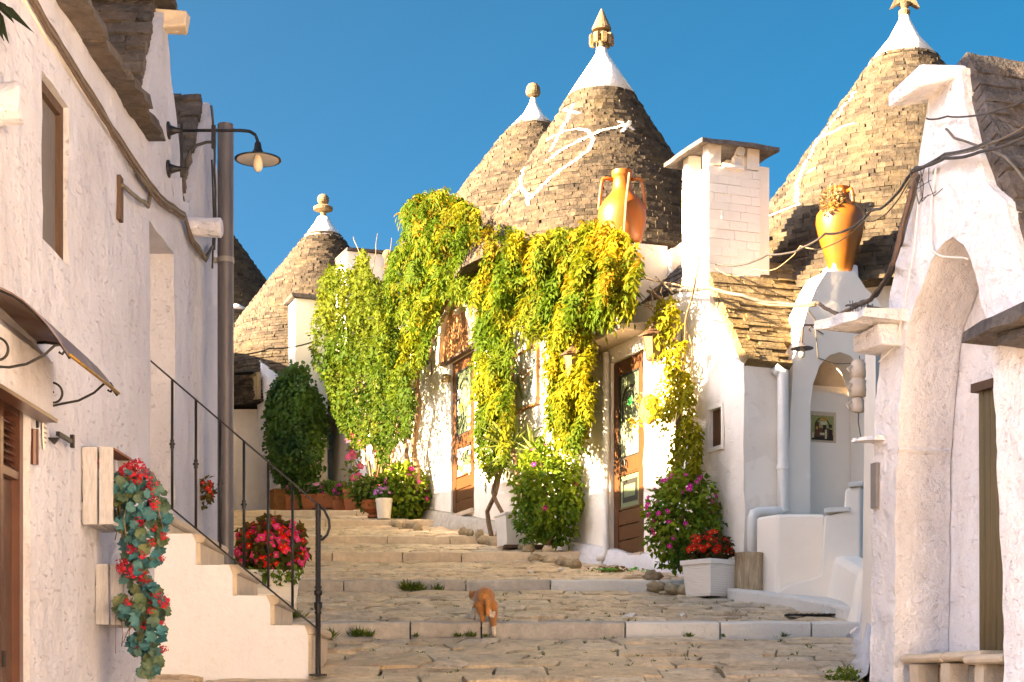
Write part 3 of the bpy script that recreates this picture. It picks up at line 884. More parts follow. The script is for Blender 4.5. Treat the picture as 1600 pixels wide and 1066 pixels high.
reflector_house = empty('reflector_house', (5, -4, G(-4)), 'unseen white house added beside the square to bounce sunlight', 'house')
mb = MB(); mb.box((8.2, -6.5, E + 1.5), 7.0, 20.0, 8.0); mb.build('wall', M['white'], reflector_house)  # added unseen sunlit wall that bounces warm light up the street

# ================================================================== right house with the pointed porch
PR = Plane(2.42, 11.2, 0.349, -0.937, flip=True)      # u grows towards the camera
right_house = empty('porch_house', PR.at(0.8, G(10.4)), 'white rough-plastered gable house with pointed porch arch and stone roof at the right edge', 'house')
PRn = PR.n
rr_ = PR.list([(1360, 1080), (1362, 760), (1368, 640), (1376, 560), (1388, 478), (1405, 399), (1418, 351), (1431, 303), (1437, 246), (1448, 176), (1452, 150), (1478, 104), (1502, 104), (1506, 155), (1525, 230), (1545, 288), (1572, 316), (1582, 362), (1600, 428)])
rr_ = [(-0.03, E - 0.4)] + rr_ + [(2.0, E + 1.9), (3.4, E + 1.9), (3.4, E - 1.0)]
arch = PR.list([(1396, 1130), (1399, 900), (1401, 701), (1407, 620), (1413, 552), (1420, 505), (1438, 457), (1455, 408), (1474, 380), (1490, 370), (1505, 383), (1516, 404), (1541, 498), (1551, 569), (1560, 758), (1567, 940), (1567, 1130)])
wall('wall', PR, rr_[::-1], [arch], 0.42, 0.05, 0.012, M['white_rough'], right_house, 6.5, 0.014)
# niche back wall
mb = MB(); PR.box(mb, 0.1, 1.7, E - 0.6, E + 3.0, -0.50, -0.43); mb.build('porch_back', M['white_rough'], right_house)
mb = MB(); mb.tube([PR.at(0.30, ZZ(703, 10.95), 0.0), PR.at(0.30, ZZ(703, 10.95), -0.41)], 0.02, 6); mb.build('impost', M['white_rough'], right_house)
# roof pitches
apex = PR.uv(1495, 100); eave = PR.uv(1602, 432)
pu = Vector((PR.e.x * (eave[0] - apex[0]), PR.e.y * (eave[0] - apex[0]), eave[1] - apex[1]))
upv = -pu.normalized(); r_in = -PRn
low = PR.at(2.25, 0, -0.06); zlow = apex[1] + (eave[1] - apex[1]) * (2.25 - apex[0]) / (eave[0] - apex[0]); low.z = zlow + 0.06
L = (PR.at(apex[0], apex[1] + 0.06, -0.06) - low).length
nrm = r_in.cross(upv).normalized()
if nrm.y > 0: nrm = -nrm
slope(right_house, low, r_in, upv, 1.9, L, 0.088, 0.20, 0.52, M['slab'], nrm, 0.11, 230, 'roof_slab', 21)
fp = MB()
a0 = PR.at(apex[0], apex[1] - 0.06, -0.56)
q = PR.at(0.1, E + 2.5, -0.56)
fp.prism([a0, q, PR.at(2.2, zlow - 0.1, -0.56)], r_in * 1.7); fp.build('roof_body', M['slab'], right_house)
mb = MB()
tip_pts = [PR.at(0.48, ZZ(162, 10.6), 0.19), PR.at(0.84, ZZ(150, 10.5), 0.19), PR.at(1.0, ZZ(118, 10.3), -0.05), PR.at(0.60, ZZ(158, 10.6), -0.05)]
top_pts = [p + Vector((0, 0, t)) for p, t in zip(tip_pts, (0.09, 0.15, 0.06, 0.16))]
mb.hexa(tip_pts + top_pts); mb.build('apex_slab', M['white_rough'], right_house, bevel=0.02)
# projecting stone slabs either side of the porch
def slab(name, pl, u0, u1, z, th, o0, o1, mat, par, skew=0.0, seed=1):
    r = random.Random(seed); mb = MB(); n = 5; vs = []
    for i in range(n + 1):
        uu = u0 + (u1 - u0) * i / n
        oo = o1 + r.uniform(-.03, .03) - skew * (i / n)
        zz = z + r.uniform(-.008, .008)
        vs += [pl.at(uu, zz, o0), pl.at(uu, zz + r.uniform(-.004, .012), oo), pl.at(uu, zz + th * r.uniform(.7, 1.1), oo - 0.015), pl.at(uu, zz + th * 1.15, o0)]
    fs = [(i * 4 + a, i * 4 + (a + 1) % 4, (i + 1) * 4 + (a + 1) % 4, (i + 1) * 4 + a) for i in range(n) for a in range(4)] + [(0, 1, 2, 3), (n * 4 + 3, n * 4 + 2, n * 4 + 1, n * 4)]
    mb.add(vs, fs)
    return mb.build(name, mat, par)
slab('drip_stone', PR, 1.36, 2.3, ZZ(533, 9.8), 0.09, -0.02, 0.27, M['slab'], right_house, -0.1, 4)
slab('drip_stone', PR, 1.62, 2.3, ZZ(540, 9.8) - 0.05, 0.07, -0.02, 0.2, M['slab'], right_house, 0, 5)
slab('ledge_stone', PR, -0.02, 0.42, ZZ(524, 11.2), 0.075, -0.05, 0.42, M['white_rough'], right_house, 0.1, 6)
mb = MB(); PR.box(mb, 0.0, 0.36, ZZ(556, 11.2), ZZ(525, 11.2), -0.05, 0.16, 0.02); mb.build('ledge_corbel', M['white_rough'], right_house, bevel=0.015)
slab('small_shelf', PR, -0.06, 0.16, ZZ(692, 11.2), 0.03, -0.03, 0.14, M['white_rough'], right_house, 0.05, 8)
mb = MB(); PR.box(mb, 0.03, 0.10, ZZ(795, 11.15), ZZ(724, 11.15), 0.0, 0.03); mb.build('meter_box', M['grey_box'], right_house, bevel=0.005)
# door behind a striped curtain, stone seat in the porch
mb = MB()
cu0, cu1 = PR.u(1533, -.33), 1.35
n = 40; vs = []
for i in range(n + 1):
    uu = cu0 + (cu1 - cu0) * i / n; w = 0.012 * math.sin(i * 1.55) + 0.006 * math.sin(i * 0.7)
    vs += [PR.at(uu, E - 0.35, -0.33 + w), PR.at(uu - 0.015, ZZ(608, 10.6), -0.33 + w * 0.6)]
mb.add(vs, [(2 * i, 2 * i + 2, 2 * i + 3, 2 * i + 1) for i in range(n)])
m_, nt_, bs_ = NM('striped_curtain')
wv = nd(nt_, 'ShaderNodeTexWave', Scale=30.0, Distortion=0.6); wv.bands_direction = 'X'
nt_.links.new(stretch(nt_, 1.2, -3.3, 0), wv.inputs['Vector'])
rr2 = ramp(nt_, wv.outputs[0], [(0.2, (0.085, 0.075, 0.035)), (0.45, (0.19, 0.10, 0.04)), (0.7, (0.16, 0.115, 0.05)), (0.9, (0.10, 0.07, 0.03))])
nt_.links.new(rr2.outputs[0], bs_.inputs['Base Color']); bs_.inputs['Roughness'].default_value = 0.8
co = mb.build('door_curtain', m_, right_house, smooth=True)
md = co.modifiers.new('thick', 'SOLIDIFY'); md.thickness = 0.006
mb = MB(); PR.box(mb, cu0 - 0.06, cu1 + .02, ZZ(612, 10.6), ZZ(598, 10.6), -0.43, -0.29, 0.004); mb.build('curtain_rail', M['wood_old'], right_house)
def seat(u0, u1, z, o0, o1, par, th=0.06):
    mb = MB(); vs = []
    prof = [(o0, z - th), (o1 - .03, z - th), (o1 - 0.008, z - th * .8), (o1, z - th * .5), (o1 - 0.008, z - th * .2), (o1 - .03, z), (o0, z)]
    for uu in (u0, (u0 + u1) / 2, u1):
        vs += [PR.at(uu, zz, oo) for oo, zz in prof]
    k = len(prof)
    fs = [(i * k + a, i * k + (a + 1) % k, (i + 1) * k + (a + 1) % k, (i + 1) * k + a) for i in range(2) for a in range(k)] + [tuple(range(k)), tuple(2 * k + i for i in reversed(range(k)))]
    mb.add(vs, fs); return mb.build('seat_slab', M['tread'], par)
bench = empty('stone_bench', PR.at(0.6, G(10.8), -0.2), 'low cream stone bench inside the shaded porch', 'bench')
seat(0.31, 0.74, ZZ(1024, 11.1), -0.43, -0.02, bench); seat(0.745, 1.15, ZZ(1022, 10.9), -0.43, -0.03, bench)
seat(1.02, 1.40, ZZ(1024, 10.3), -0.28, 0.0, bench)
for (a, b) in ((0.36, 0.46), (0.70, 0.80), (1.05, 1.15)):
    mb = MB(); PR.box(mb, a, b, E - 0.3, ZZ(1024, 10.95) - 0.062, -0.40, -0.06, 0.004); mb.build('support_block', M['tread'], bench)
mb = MB(); PR.box(mb, 0.47, 1.04, E - 0.3, ZZ(1024, 10.95) - 0.064, -0.43, -0.20); mb.build('bench_back', M['finial'], bench)
# smooth pilaster of the passage behind the porch, with a stepped white parapet
PQ = Plane(2.66, 13.1, 1, -0.12)
q0, q1 = P(1350, 0, 13.0), P(1364, 0, 12.7)
mb.hexa([(q0.x - .02, 13.0, G(12.9) - .1), (q1.x + .02, 12.7, G(12.7) - .1), (3.5, 14.3, G(13) - .1), (3.3, 14.6, G(13) - .1), (q0.x + .01, 13.0, ZZ(545, 13.0)), (q1.x + .02, 12.7, ZZ(545, 13.0)), (3.5, 14.3, ZZ(545, 13.0)), (3.3, 14.6, ZZ(545, 13.0))])
mb = MB() if False else mb
mb.build('pilaster', M['white_smooth'], right_house, bevel=0.02)
mb = MB()   # lime wash running out over the paving at the foot of the wall
vs = []; n = 16
for i in range(n + 1):
    t = i / n; D = 11.22 + 2.9 * t
    Xw = 2.42 + .372 * (11.2 - D) if D < 11.2 else 2.42 + (D - 11.2) * .19
    w = .07 + .05 * noise.noise((t * 9, 0, 0)); h = .10 + .05 * noise.noise((t * 6, 4, 0))
    vs += [(Xw - w - .06, D, G(D) - .03), (Xw - w * .4, D, G(D) + h * .4), (Xw + .01, D, G(D) + h + .12), (Xw + .3, D, G(D) + h), (Xw + .3, D, G(D) - .1)]
mb.add(vs, [(i * 5 + a, i * 5 + (a + 1) % 5, (i + 1) * 5 + (a + 1) % 5, (i + 1) * 5 + a) for i in range(n) for a in range(5)])
mb.build('wall_foot', M['white_rough'], right_house, smooth=True)
# ================================================================== houses of the sunlit facade
BF = Plane(2.35, 16.85, -0.354, 0.935)        # u grows away up the street; check facing
if BF.n.x > 0: BF = Plane(2.35, 16.85, -0.354, 0.935, flip=True)
def uD(D): return (D - 16.85) / 0.9352
def Du(u): return 16.85 + 0.9352 * u
niche_far = empty('trullo_house', BF.at(uD(26), G(26)), 'vine-covered white trullo house with arched plank sign over its glazed door', 'house')
chim_house = empty('trullo_house', BF.at(uD(19), G(19)), 'white trullo house with square chimney and tall painted stone cone', 'house')
# --- near house: facade with glazed door and small window
d2 = (BF.u(1006), BF.u(955)); d2z = (ZZ(868, 19.5), ZZ(540, 19.5))
d2z = (G(19.5) + 0.13, G(19.5) + 0.13 + 2.33)
w2 = (BF.u(1129), BF.u(1110)); 
h_d2 = [(d2[0], d2z[0]), (d2[1], d2z[0]), (d2[1], d2z[1]), (d2[0], d2z[1])]
h_w2 = [(w2[0], ZZ(697, 17.4)), (w2[1], ZZ(699, 17.5)), (w2[1], ZZ(642, 17.5)), (w2[0], ZZ(637, 17.4))]
top = [(uD(16.85), ZZ(568, 16.85)), (BF.u(1148), ZZ(560, 17.05)), (BF.u(1130), ZZ(535, 17.3)), (BF.u(1110), ZZ(488, 17.5)), (BF.u(1107), E + 4.4), (uD(18.2), E + 4.5), (uD(19.3), E + 4.62), (uD(19.3), E + 5.35), (uD(22.4), E + 5.6)]
outB = [(0.0, G(16.8) - 0.3)] + top + [(uD(22.4), G(22.4) - 0.3)]
wall('wall', BF, outB, [h_d2, h_w2], 0.42, 0.085, 0.016, M['white'], chim_house, 3.0, 0.010)
# --- far house: facade with arched sign over the door
d1 = (BF.u(741), BF.u(704)); d1z0 = ZZ(800, 25.0); d1z1 = ZZ(556, 25.0)
h_d1 = [(d1[0], d1z0), (d1[1], d1z0), (d1[1], d1z1), (d1[0], d1z1)]
cA = (d1[0] + d1[1]) / 2 + 0.05
aw = 0.72
sA = [(cA - aw + 0.0, d1z1 + 0.02)] + [(cA - aw * math.cos(t), d1z1 + 0.02 + 0.86 * math.sin(t)) for t in np.linspace(0.05, math.pi - 0.05, 16)] + [(cA + aw, d1z1 + 0.02)]
outA = [(uD(22.42), G(22.4) - 0.3), (uD(22.42), E + 5.75), (uD(24), E + 6.55), (uD(28), E + 6.6), (uD(30), E + 6.2), (BF.u(512), E + 5.9), (BF.u(512), G(30) - 0.3)]
wall('wall', BF, outA, [h_d1], 0.45, 0.11, 0.014, M['white'], niche_far, 2.4, 0.008)
# bodies behind the facades
inn = -BF.n
def body(par, u0, u1, z0, z1, dep, mat, nm='rear_rooms', o0=0.43):
    mb = MB(); BF.box(mb, u0, u1, z0, z1, -o0, -dep); return mb.build(nm, mat, par)
body(chim_house, uD(19.2), uD(22.3), G(18) - 0.5, E + 5.3, 4.6, M['white'])
body(chim_house, 0.1, uD(19.15), G(17) - 0.5, E + 3.3, 0.72, M['white'], 'side_room')
body(niche_far, uD(22.5), uD(31.5), G(24) - 0.5, E + 5.7, 5.2, M['white'])
# parapet under the jar and the dark slab roof below it
pp = MB(); BF.box(pp, uD(18.35), uD(19.6), ZZ(401, 19.6), ZZ(379, 19.6), -0.95, -0.65); pp.build('parapet', M['white'], chim_house)
pb = MB(); BF.box(pb, uD(18.35), uD(19.3), E + 3.2, ZZ(402, 19.6), -2.0, -0.70); pb.build('roof_room', M['slab'], chim_house)
slope(chim_house, BF.at(uD(19.25), E + 4.62, -0.05), -BF.e, (Vector((0, 0, 1)) * 0.62 - BF.n * 0.62), 1.0, 0.85, 0.07, 0.2, 0.5, M['slab'], BF.n + Vector((0, 0, 0.8)), 0.07, 60, 'roof_slab', 31)
# lichened slab roof right of the chimney, over the side wall
SW = Plane(2.35, 16.85, 0.935, 0.354)
if SW.n.y > 0: SW = Plane(2.35, 16.85, 0.935, 0.354, flip=True)
wall('side_wall', SW, [(0.02, G(16.5) - 0.3), (0.515, G(16.5) - 0.3), (0.515, ZZ(572, 16.95)), (0.02, ZZ(570, 16.85))], [], 0.35, 0.10, 0.012, M['white_smooth'], chim_house, 2.5, 0.0)
upS = (Vector((0, 0, 0.78)) - SW.n * 0.60)
upS.normalize(); p0_ = SW.at(0.0, ZZ(566, 16.85), 0.05)
slope(chim_house, p0_, SW.e, upS, 0.52, 0.34, 0.058, 0.18, 0.45, M['slab_gold'], SW.n * 0.78 + Vector((0, 0, 0.6)), 0.075, 60, 'roof_slab', 32)
slope(chim_house, p0_ + upS * 0.345, SW.e, upS, 1.45, 1.25, 0.058, 0.18, 0.45, M['slab_gold'], SW.n * 0.78 + Vector((0, 0, 0.6)), 0.075, 200, 'roof_slab', 33)
# chimney of whitewashed bricks
ch = empty('chimney', BF.at(BF.u(1086), E + 4.2, -0.3)); adopt(ch, chim_house)
cu = (BF.u(1107), BF.u(1066)); cz0, cz1 = E + 2.9, ZZ(262, 17.7)
cdep = 0.62
mb = MB(); BF.box(mb, cu[0] + 0.012, cu[1] - 0.012, cz0, cz1 - 0.01, -cdep + 0.012, -0.012); mb.build('core', M['white_brick'], ch)
rc = random.Random(8)
z = E + 3.75; rowi = 0
zt1 = cz1
while z < zt1 - 0.03:
    h = min(rc.uniform(0.082, 0.105), zt1 - z)
    # street face
    for (ln, fn) in ((cu[1] - cu[0], lambda a, b, p: (cu[0] + a, cu[0] + b, -0.05, 0.0 + p)), (cdep, None)):
        s = -(0.11 if rowi % 2 else 0)
        while s < ln - 0.01:
            w = rc.uniform(0.17, 0.27)
            a, b = max(0, s) + 0.0015, min(ln, s + w) - 0.0015
            if b - a > 0.03:
                mb = MB(); p = rc.uniform(-0.001, 0.005)
                if fn:
                    BF.box(mb, cu[0] + a, cu[0] + b, z + 0.0015, z + h - 0.0015, -0.06, p, 0.002)
                else:
                    BF.box(mb, cu[0] - p, cu[0] + 0.06, z + 0.0015, z + h - 0.0015, -b, -a, 0.002)
                mb.build('brick', M['white_brick'], ch)
            s += w
    z += h; rowi += 1
# four corner piers carrying the stone cap
zc = ZZ(228, 17.7)
for (a, b, o0, o1, nm) in ((cu[0], cu[0] + .15, -.15, 0, 0), (cu[1] - .15, cu[1], -.15, 0, 0), (cu[0], cu[0] + .15, -cdep, -cdep + .15, 0), (cu[1] - .15, cu[1], -cdep, -cdep + .15, 0)):
    mb = MB(); BF.box(mb, a, b, cz1, zc + 0.01, o0, o1, 0.01); mb.build('pier', M['white_brick'], ch, bevel=0.01)
mb = MB(); BF.box(mb, cu[0] - 0.03, cu[0] + 0.08, cz1 - 0.03, cz1 + 0.02, -0.42, -0.16, 0.01); mb.build('brick', M['white_brick'], ch)
mb = MB(); BF.box(mb, cu[0] + 0.01, cu[0] + 0.10, cz1 + 0.02, cz1 + 0.12, -0.42, -0.32, 0.01); mb.build('brick', M['white_brick'], ch)
mb = MB(); q = BF.at(cu[0] + 0.0, cz1 + 0.17, -0.38); mb.tube([q - Vector((0, -.12, 0)), q + Vector((0.0, -0.03, 0.0))], 0.05, 14); mb.build('flue_pipe', M['pvc'], ch)
mb = MB(); vs = []; N = 7
for j in range(N):
    for i in range(N):
        uu = cu[0] - 0.15 + (cu[1] - cu[0] + 0.30) * i / (N - 1); oo = 0.15 - (cdep + 0.30) * j / (N - 1)
        rr = max(abs(i - 3), abs(j - 3)) / 3
        vs.append(BF.at(uu, zc + 0.09 - 0.10 * rr ** 1.5 + rc.uniform(-.008, .008), oo))
M_ = N * N
vs += [v - Vector((0, 0, 0.045)) for v in vs]
fs = []
for j in range(N - 1):
    for i in range(N - 1):
        a = j * N + i; fs += [(a, a + 1, a + 1 + N, a + N), (M_ + a, M_ + a + N, M_ + a + N + 1, M_ + a + 1)]
bd = [i for i in range(N)] + [j * N + N - 1 for j in range(1, N)] + [(N - 1) * N + i for i in range(N - 2, -1, -1)] + [j * N for j in range(N - 2, 0, -1)]
fs += [(bd[k], M_ + bd[k], M_ + bd[(k + 1) % len(bd)], bd[(k + 1) % len(bd)]) for k in range(len(bd))]
mb.add(vs, fs); mb.build('cap_slab', M['slab'], ch)
mb = MB(); BF.box(mb, cu[0] + 0.02, cu[0] + 0.3, E + 4.2, ZZ(264, 17.9), -cdep - 0.12, -cdep + 0.02); mb.build('flue_block', M['white_smooth'], ch)

# cones of the facade houses, given by height and radius
def zr(D, rows): return [(ZZ(y, D), hw * D / F) for y, hw in rows]
def cone_px(X, D, prof, x, y):
    d = D - 1.0
    for _ in range(12):
        z = ZZ(y, d)
        r = prof[-1][1]
        for (z0, r0), (z1, r1) in zip(prof[:-1], prof[1:]):
            if z0 <= z <= z1: r = r0 + (r1 - r0) * (z - z0) / (z1 - z0)
        if z < prof[0][0]: r = prof[0][1]
        xw = (x - 800) * d / F
        s = max(-0.995, min(0.995, (xw - X) / r))
        d = D - r * math.sqrt(1 - s * s)
    return (math.atan2(d - D, xw - X), ZZ(y, d))
C2 = ((940 - 800) * 23 / F, 23.0)
p2 = zr(23, [(440, 232), (390, 200), (334, 165), (300, 143), (255, 115), (218, 92), (150, 50)])
def st(X, D, prof, lines, hw): return [([cone_px(X, D, prof, *q) for q in l], hw) for l in lines]
lines2 = [[(895, 163), (888, 184), (861, 235)], [(882, 171), (904, 177)], [(852, 221), (880, 206), (903, 201), (919, 204), (927, 218), (921, 233), (899, 251), (865, 274), (843, 296), (826, 313)],
          [(856, 251), (880, 233), (918, 214), (940, 204), (963, 199), (982, 194)], [(966, 190), (990, 203)], [(972, 206), (984, 190)], [(820, 263), (814, 289), (824, 304), (826, 319)], [(814, 293), (800, 306), (787, 319)]]
def fin2(mb, c): fin_cone(0.62)(mb, c)
cone_roof(chim_house, C2[0], C2[1], p2, 0.054, 0.085, 0.18, M['cone'], 41, zr(23, [(154, 55), (110, 26), (84, 9), (76, 8)]), fin2, st(*C2, p2, lines2, 0.021))
C1 = ((833 - 800) * 28 / F, 28.0)
cone_roof(niche_far, C1[0], C1[1], zr(28, [(440, 190), (330, 133), (310, 120), (240, 68), (197, 33)]), 0.056, 0.09, 0.19, M['cone'], 42, zr(28, [(200, 36), (180, 16), (162, 6), (154, 4)]), fin_mushroom(0.72))
M['etch'] = simple('pale_etched_band', (0.26, 0.28, 0.17), 0.3, var=0.1, scale=6, bstr=0)
# --- glazed doors (amber-brown timber frame, etched upper pane, lower pane, plank foot)
def glazed_door(par, u0, u1, z0, z1, style):
    w = u1 - u0; o = -0.03
    dr = empty('door', BF.at((u0 + u1) / 2, z0, o)); adopt(dr, par)
    def b(nm, a0, a1, c0, c1, o0, o1, mat): 
        m = MB(); BF.box(m, u0 + a0 * w, u0 + a1 * w, z0 + c0, z0 + c1, o0, o1); return m.build(nm, mat, dr, bevel=0.004)
    H = z1 - z0
    wood = M['amber'] if style == 2 else M['wood_dark']
    wood = M['wood_dark'] if style == 1 else M['amber']
    wood = M['amber']
    b('stile', 0.0, 0.20, 0, H, o - 0.05, o, wood); b('stile', 0.86, 1.0, 0, H, o - 0.05, o, wood)
    b('rail', 0.20, 0.86, H - 0.17, H, o - 0.05, o - 0.003, wood)
    ml = 0.46 * H if style == 2 else 0.47 * H
    b('rail', 0.20, 0.86, ml - 0.09, ml + 0.09, o - 0.05, o - 0.003, wood)
    fl = 0.23 * H
    for k in range(3):
        b('foot_plank', 0.20, 0.86, 0.02 + k * fl / 3, (k + 1) * fl / 3 + 0.008, o - 0.045, o - 0.008 - 0.002 * (k % 2), wood)
    for (c0, c1, up) in ((fl + 0.02, ml - 0.09, 0), (ml + 0.09, H - 0.17, 1)):
        pn = b('pane', 0.20, 0.86, c0, c1, o - 0.035, o - 0.022, M['frost'] if style == 2 else M['pane_dim'])
        m = MB()
        for (a0, a1, e0, e1) in ((0.20, 0.235, c0, c1), (0.825, 0.86, c0, c1), (0.235, 0.825, c0, c0 + 0.02), (0.235, 0.825, c1 - 0.02, c1)):
            BF.box(m, u0 + a0 * w, u0 + a1 * w, z0 + e0, z0 + e1, o - 0.02, o - 0.006)
        m.build('glazing_bead', M['black'] if up else wood, pn)
        if up:
            m = MB(); cu_ = u0 + 0.53 * w; ra = 0.22 * w; zt = z0 + c1 - 0.16 - ra
            pts = [(cu_ - ra, z0 + c0 + 0.45)] + [(cu_ - ra * math.cos(t), zt + ra * math.sin(t)) for t in np.linspace(0, math.pi, 14)] + [(cu_ + ra, z0 + c0 + 0.45)]
            m.tube([BF.at(a, z, o - 0.0205) for a, z in pts], 0.018, 6); m.build('arched_line', M['black'], pn)
            m = MB(); pts2 = [BF.at(cu_ + (a - cu_) * 0.9, zt + (z - zt) * 0.9 if z > zt else z, o - 0.0215) for a, z in pts]
            m.prism(pts2, BF.n * 0.004); m.build('etched_arch', M['frost'], pn)
            for t in np.linspace(0.35, math.pi - 0.35, 9):
                m = MB(); c = BF.at(cu_ - ra * 0.62 * math.cos(t), zt + ra * 0.62 * math.sin(t), o - 0.015)
                d = (BF.e * -math.cos(t) + UP * math.sin(t)); m.box(c, 0.05, 0.02, 0.004, ax=(d, d.cross(BF.n), BF.n)); m.build('letter', M['black'], pn)
            m = MB(); BF.box(m, cu_ - 0.07, cu_ + 0.05, zt - 0.03, zt + 0.06, o - 0.017, o - 0.014); m.build('sticker', M['greenp'], pn)
            if style == 2:
                m = MB(); BF.box(m, u0 + 0.24 * w, u0 + 0.82 * w, z0 + c0 + 0.02, z0 + c0 + 0.42, o - 0.0215, o - 0.019); m.build('etched_band', M['etch'], pn)
        else:
            if style == 2:
                m = MB(); BF.box(m, u0 + 0.30 * w, u0 + 0.76 * w, z0 + c0 + 0.08, z0 + c1 - 0.08, o - 0.0215, o - 0.018); m.build('etched_border', M['black'], pn)
                m = MB(); BF.box(m, u0 + 0.36 * w, u0 + 0.70 * w, z0 + c0 + 0.14, z0 + c1 - 0.14, o - 0.0175, o - 0.014); m.build('etched_field', M['frost'], pn)
    if style == 1:
        r = random.Random(3)
        spec = [(0.26, 0.33, .56, .60, 'paper'), (0.40, 0.52, .57, .605, 'pinkp'), (0.55, 0.66, .55, .61, 'paper'), (0.26, .36, .51, .545, 'paper'), (0.42, .55, .33, .41, 'bluep'), (0.28, .36, .34, .40, 'paper'), (0.60, .74, .30, .345, 'paper'), (.74, .84, .31, .38, 'paper'), (.6, .72, .42, .47, 'pinkp'), (.74, .84, .44, .49, 'pinkp')]
        for (a0, a1, f0, f1, mm) in spec:
            m = MB(); z_a = 0.30 + (f0 - .30) * 1.0
            BF.box(m, u0 + a0 * w, u0 + a1 * w, z0 + f0 * 1.35 + 0.16, z0 + f1 * 1.35 + 0.16, o - 0.0205, o - 0.017); m.build('sticker', M[mm], dr)
        for (a, zf, rr) in ((.66, .90, .06), (.77, .90, .06), (.66, 1.0, .06), (.77, 1.0, .06), (.32, 0.62, .07), (.3, 1.5, .07)):
            m = MB(); m.prism([BF.at(u0 + a * w + rr * math.cos(t), z0 + zf + rr * 1.1 * math.sin(t), o - 0.0165) for t in np.linspace(0, 2 * math.pi, 17)[:-1]], BF.n * 0.002); m.build('sticker', M['paper' if rr > .065 else 'pinkp'], dr)
        for (a0, a1, c0, c1, mm) in ((.24, .40, 1.20, 1.38, 'paper'), (.27, .37, 1.26, 1.32, 'yellowp'), (.70, .84, 1.75, 1.9, 'paper'), (.62, .76, 1.55, 1.68, 'yellowp'), (.74, .84, 1.5, 1.72, 'paper'), (.42, .55, 1.45, 1.7, 'frost')):
            m = MB(); BF.box(m, u0 + a0 * w, u0 + a1 * w, z0 + c0, z0 + c1, o - 0.0205 if mm != 'yellowp' else o - .016, o - 0.017 if mm != 'yellowp' else o - .0135); m.build('sticker', M[mm], dr)
    m = MB(); hz = z0 + ml; hu = u0 + 0.62 * w
    m.tube([BF.at(hu + 0.05 * math.cos(t), hz + 0.07 * math.sin(t), o + 0.03) for t in np.linspace(-0.6, math.pi + .3, 12)], 0.011, 8); m.build('handle', M['iron'], dr)
    m = MB(); BF.box(m, u0 - 0.02, u1 + 0.02, z0 - 0.06, z0 - 0.002, -0.16, 0.05, 0.004); m.build('sill', M['tread'], dr)
    return dr
glazed_door(chim_house, d2[0] + 0.01, d2[1] - 0.01, d2z[0], d2z[1] - 0.005, 2)
glazed_door(niche_far, d1[0] + 0.01, d1[1] - 0.01, d1z0, d1z1 - 0.005, 1)
# door hood, side window, plinth
hd = MB(); 
hu0, hu1 = BF.u(1008), BF.u(925); hz = d2z[1] + 0.18
hd.prism([BF.at(hu0, hz, -0.1), BF.at(hu0, hz + 0.02, 0.30), BF.at(hu0, hz + 0.075, 0.30), BF.at(hu0, hz + 0.14, -0.1)], BF.e * (hu1 - hu0)); hd.build('door_hood', M['tread'], chim_house, bevel=0.01)
hd = MB(); hd.prism([BF.at(hu1 + 0.05, hz - 0.02, -0.1), BF.at(hu1 + 0.05, hz + 0.0, 0.28), BF.at(hu1 + 0.05, hz + 0.09, 0.28), BF.at(hu1 + 0.05, hz + 0.15, -0.1)], BF.e * 0.42); hd.build('bracket_block', M['white'], chim_house, bevel=0.01)
wn = MB(); BF.box(wn, w2[0], w2[1], h_w2[0][1], h_w2[2][1], -0.06, -0.03); wo_ = wn.build('window', M['amber'], chim_house)
wf = MB()
for (a, b, c, d) in ((w2[0] - .03, w2[1] + .03, h_w2[0][1] - .05, h_w2[0][1] - .005), (w2[0] - .03, w2[1] + .03, h_w2[2][1] + .005, h_w2[2][1] + .04), (w2[0] - .035, w2[0] - .004, h_w2[0][1] - .005, h_w2[2][1] + .005), (w2[1] + .004, w2[1] + .035, h_w2[0][1] - .005, h_w2[2][1] + .005)):
    BF.box(wf, a, b, c, d, 0.0, 0.022)
wf.build('surround', M['white_smooth'], wo_)
pl_ = MB(); vs = []
n = 40
for i in range(n + 1):
    uu = uD(17.6) + (uD(22.0) - uD(17.6)) * i / n; zz = G(Du(uu)) 
    zz = G(17.6) + (G(22.0) - G(17.6)) * i / n
    o1 = 0.06 + 0.03 * noise.noise((uu * 3, 0, 0)); h = 0.14 + 0.04 * noise.noise((uu * 2, 3, 0))
    vs += [BF.at(uu, zz - 0.3, 0.09 + o1), BF.at(uu, zz + h * 0.75, o1), BF.at(uu, zz + h, 0.0), BF.at(uu, zz - .3, -0.05)]
pl_.add(vs, [(i * 4 + a, i * 4 + (a + 1) % 4, (i + 1) * 4 + (a + 1) % 4, (i + 1) * 4 + a) for i in range(n) for a in range(4)]); pl_.build('plinth', M['white_rough'], chim_house, smooth=True)
pl_ = MB(); vs = []
for i in range(n + 1):
    uu = uD(22.9) + (uD(28.6) - uD(22.9)) * i / n; zz = G(22.9) + (G(28.6) - G(22.9)) * i / n
    o1 = 0.07 + 0.03 * noise.noise((uu * 3, 0, 0)); h = 0.17 + 0.04 * noise.noise((uu * 2, 3, 0))
    vs += [BF.at(uu, zz - 0.3, 0.10 + o1), BF.at(uu, zz + h * 0.75, o1), BF.at(uu, zz + h, 0.0), BF.at(uu, zz - .3, -0.05)]
pl_.add(vs, [(i * 4 + a, i * 4 + (a + 1) % 4, (i + 1) * 4 + (a + 1) % 4, (i + 1) * 4 + a) for i in range(n) for a in range(4)]); pl_.build('plinth', M['kerb'], niche_far, smooth=True)
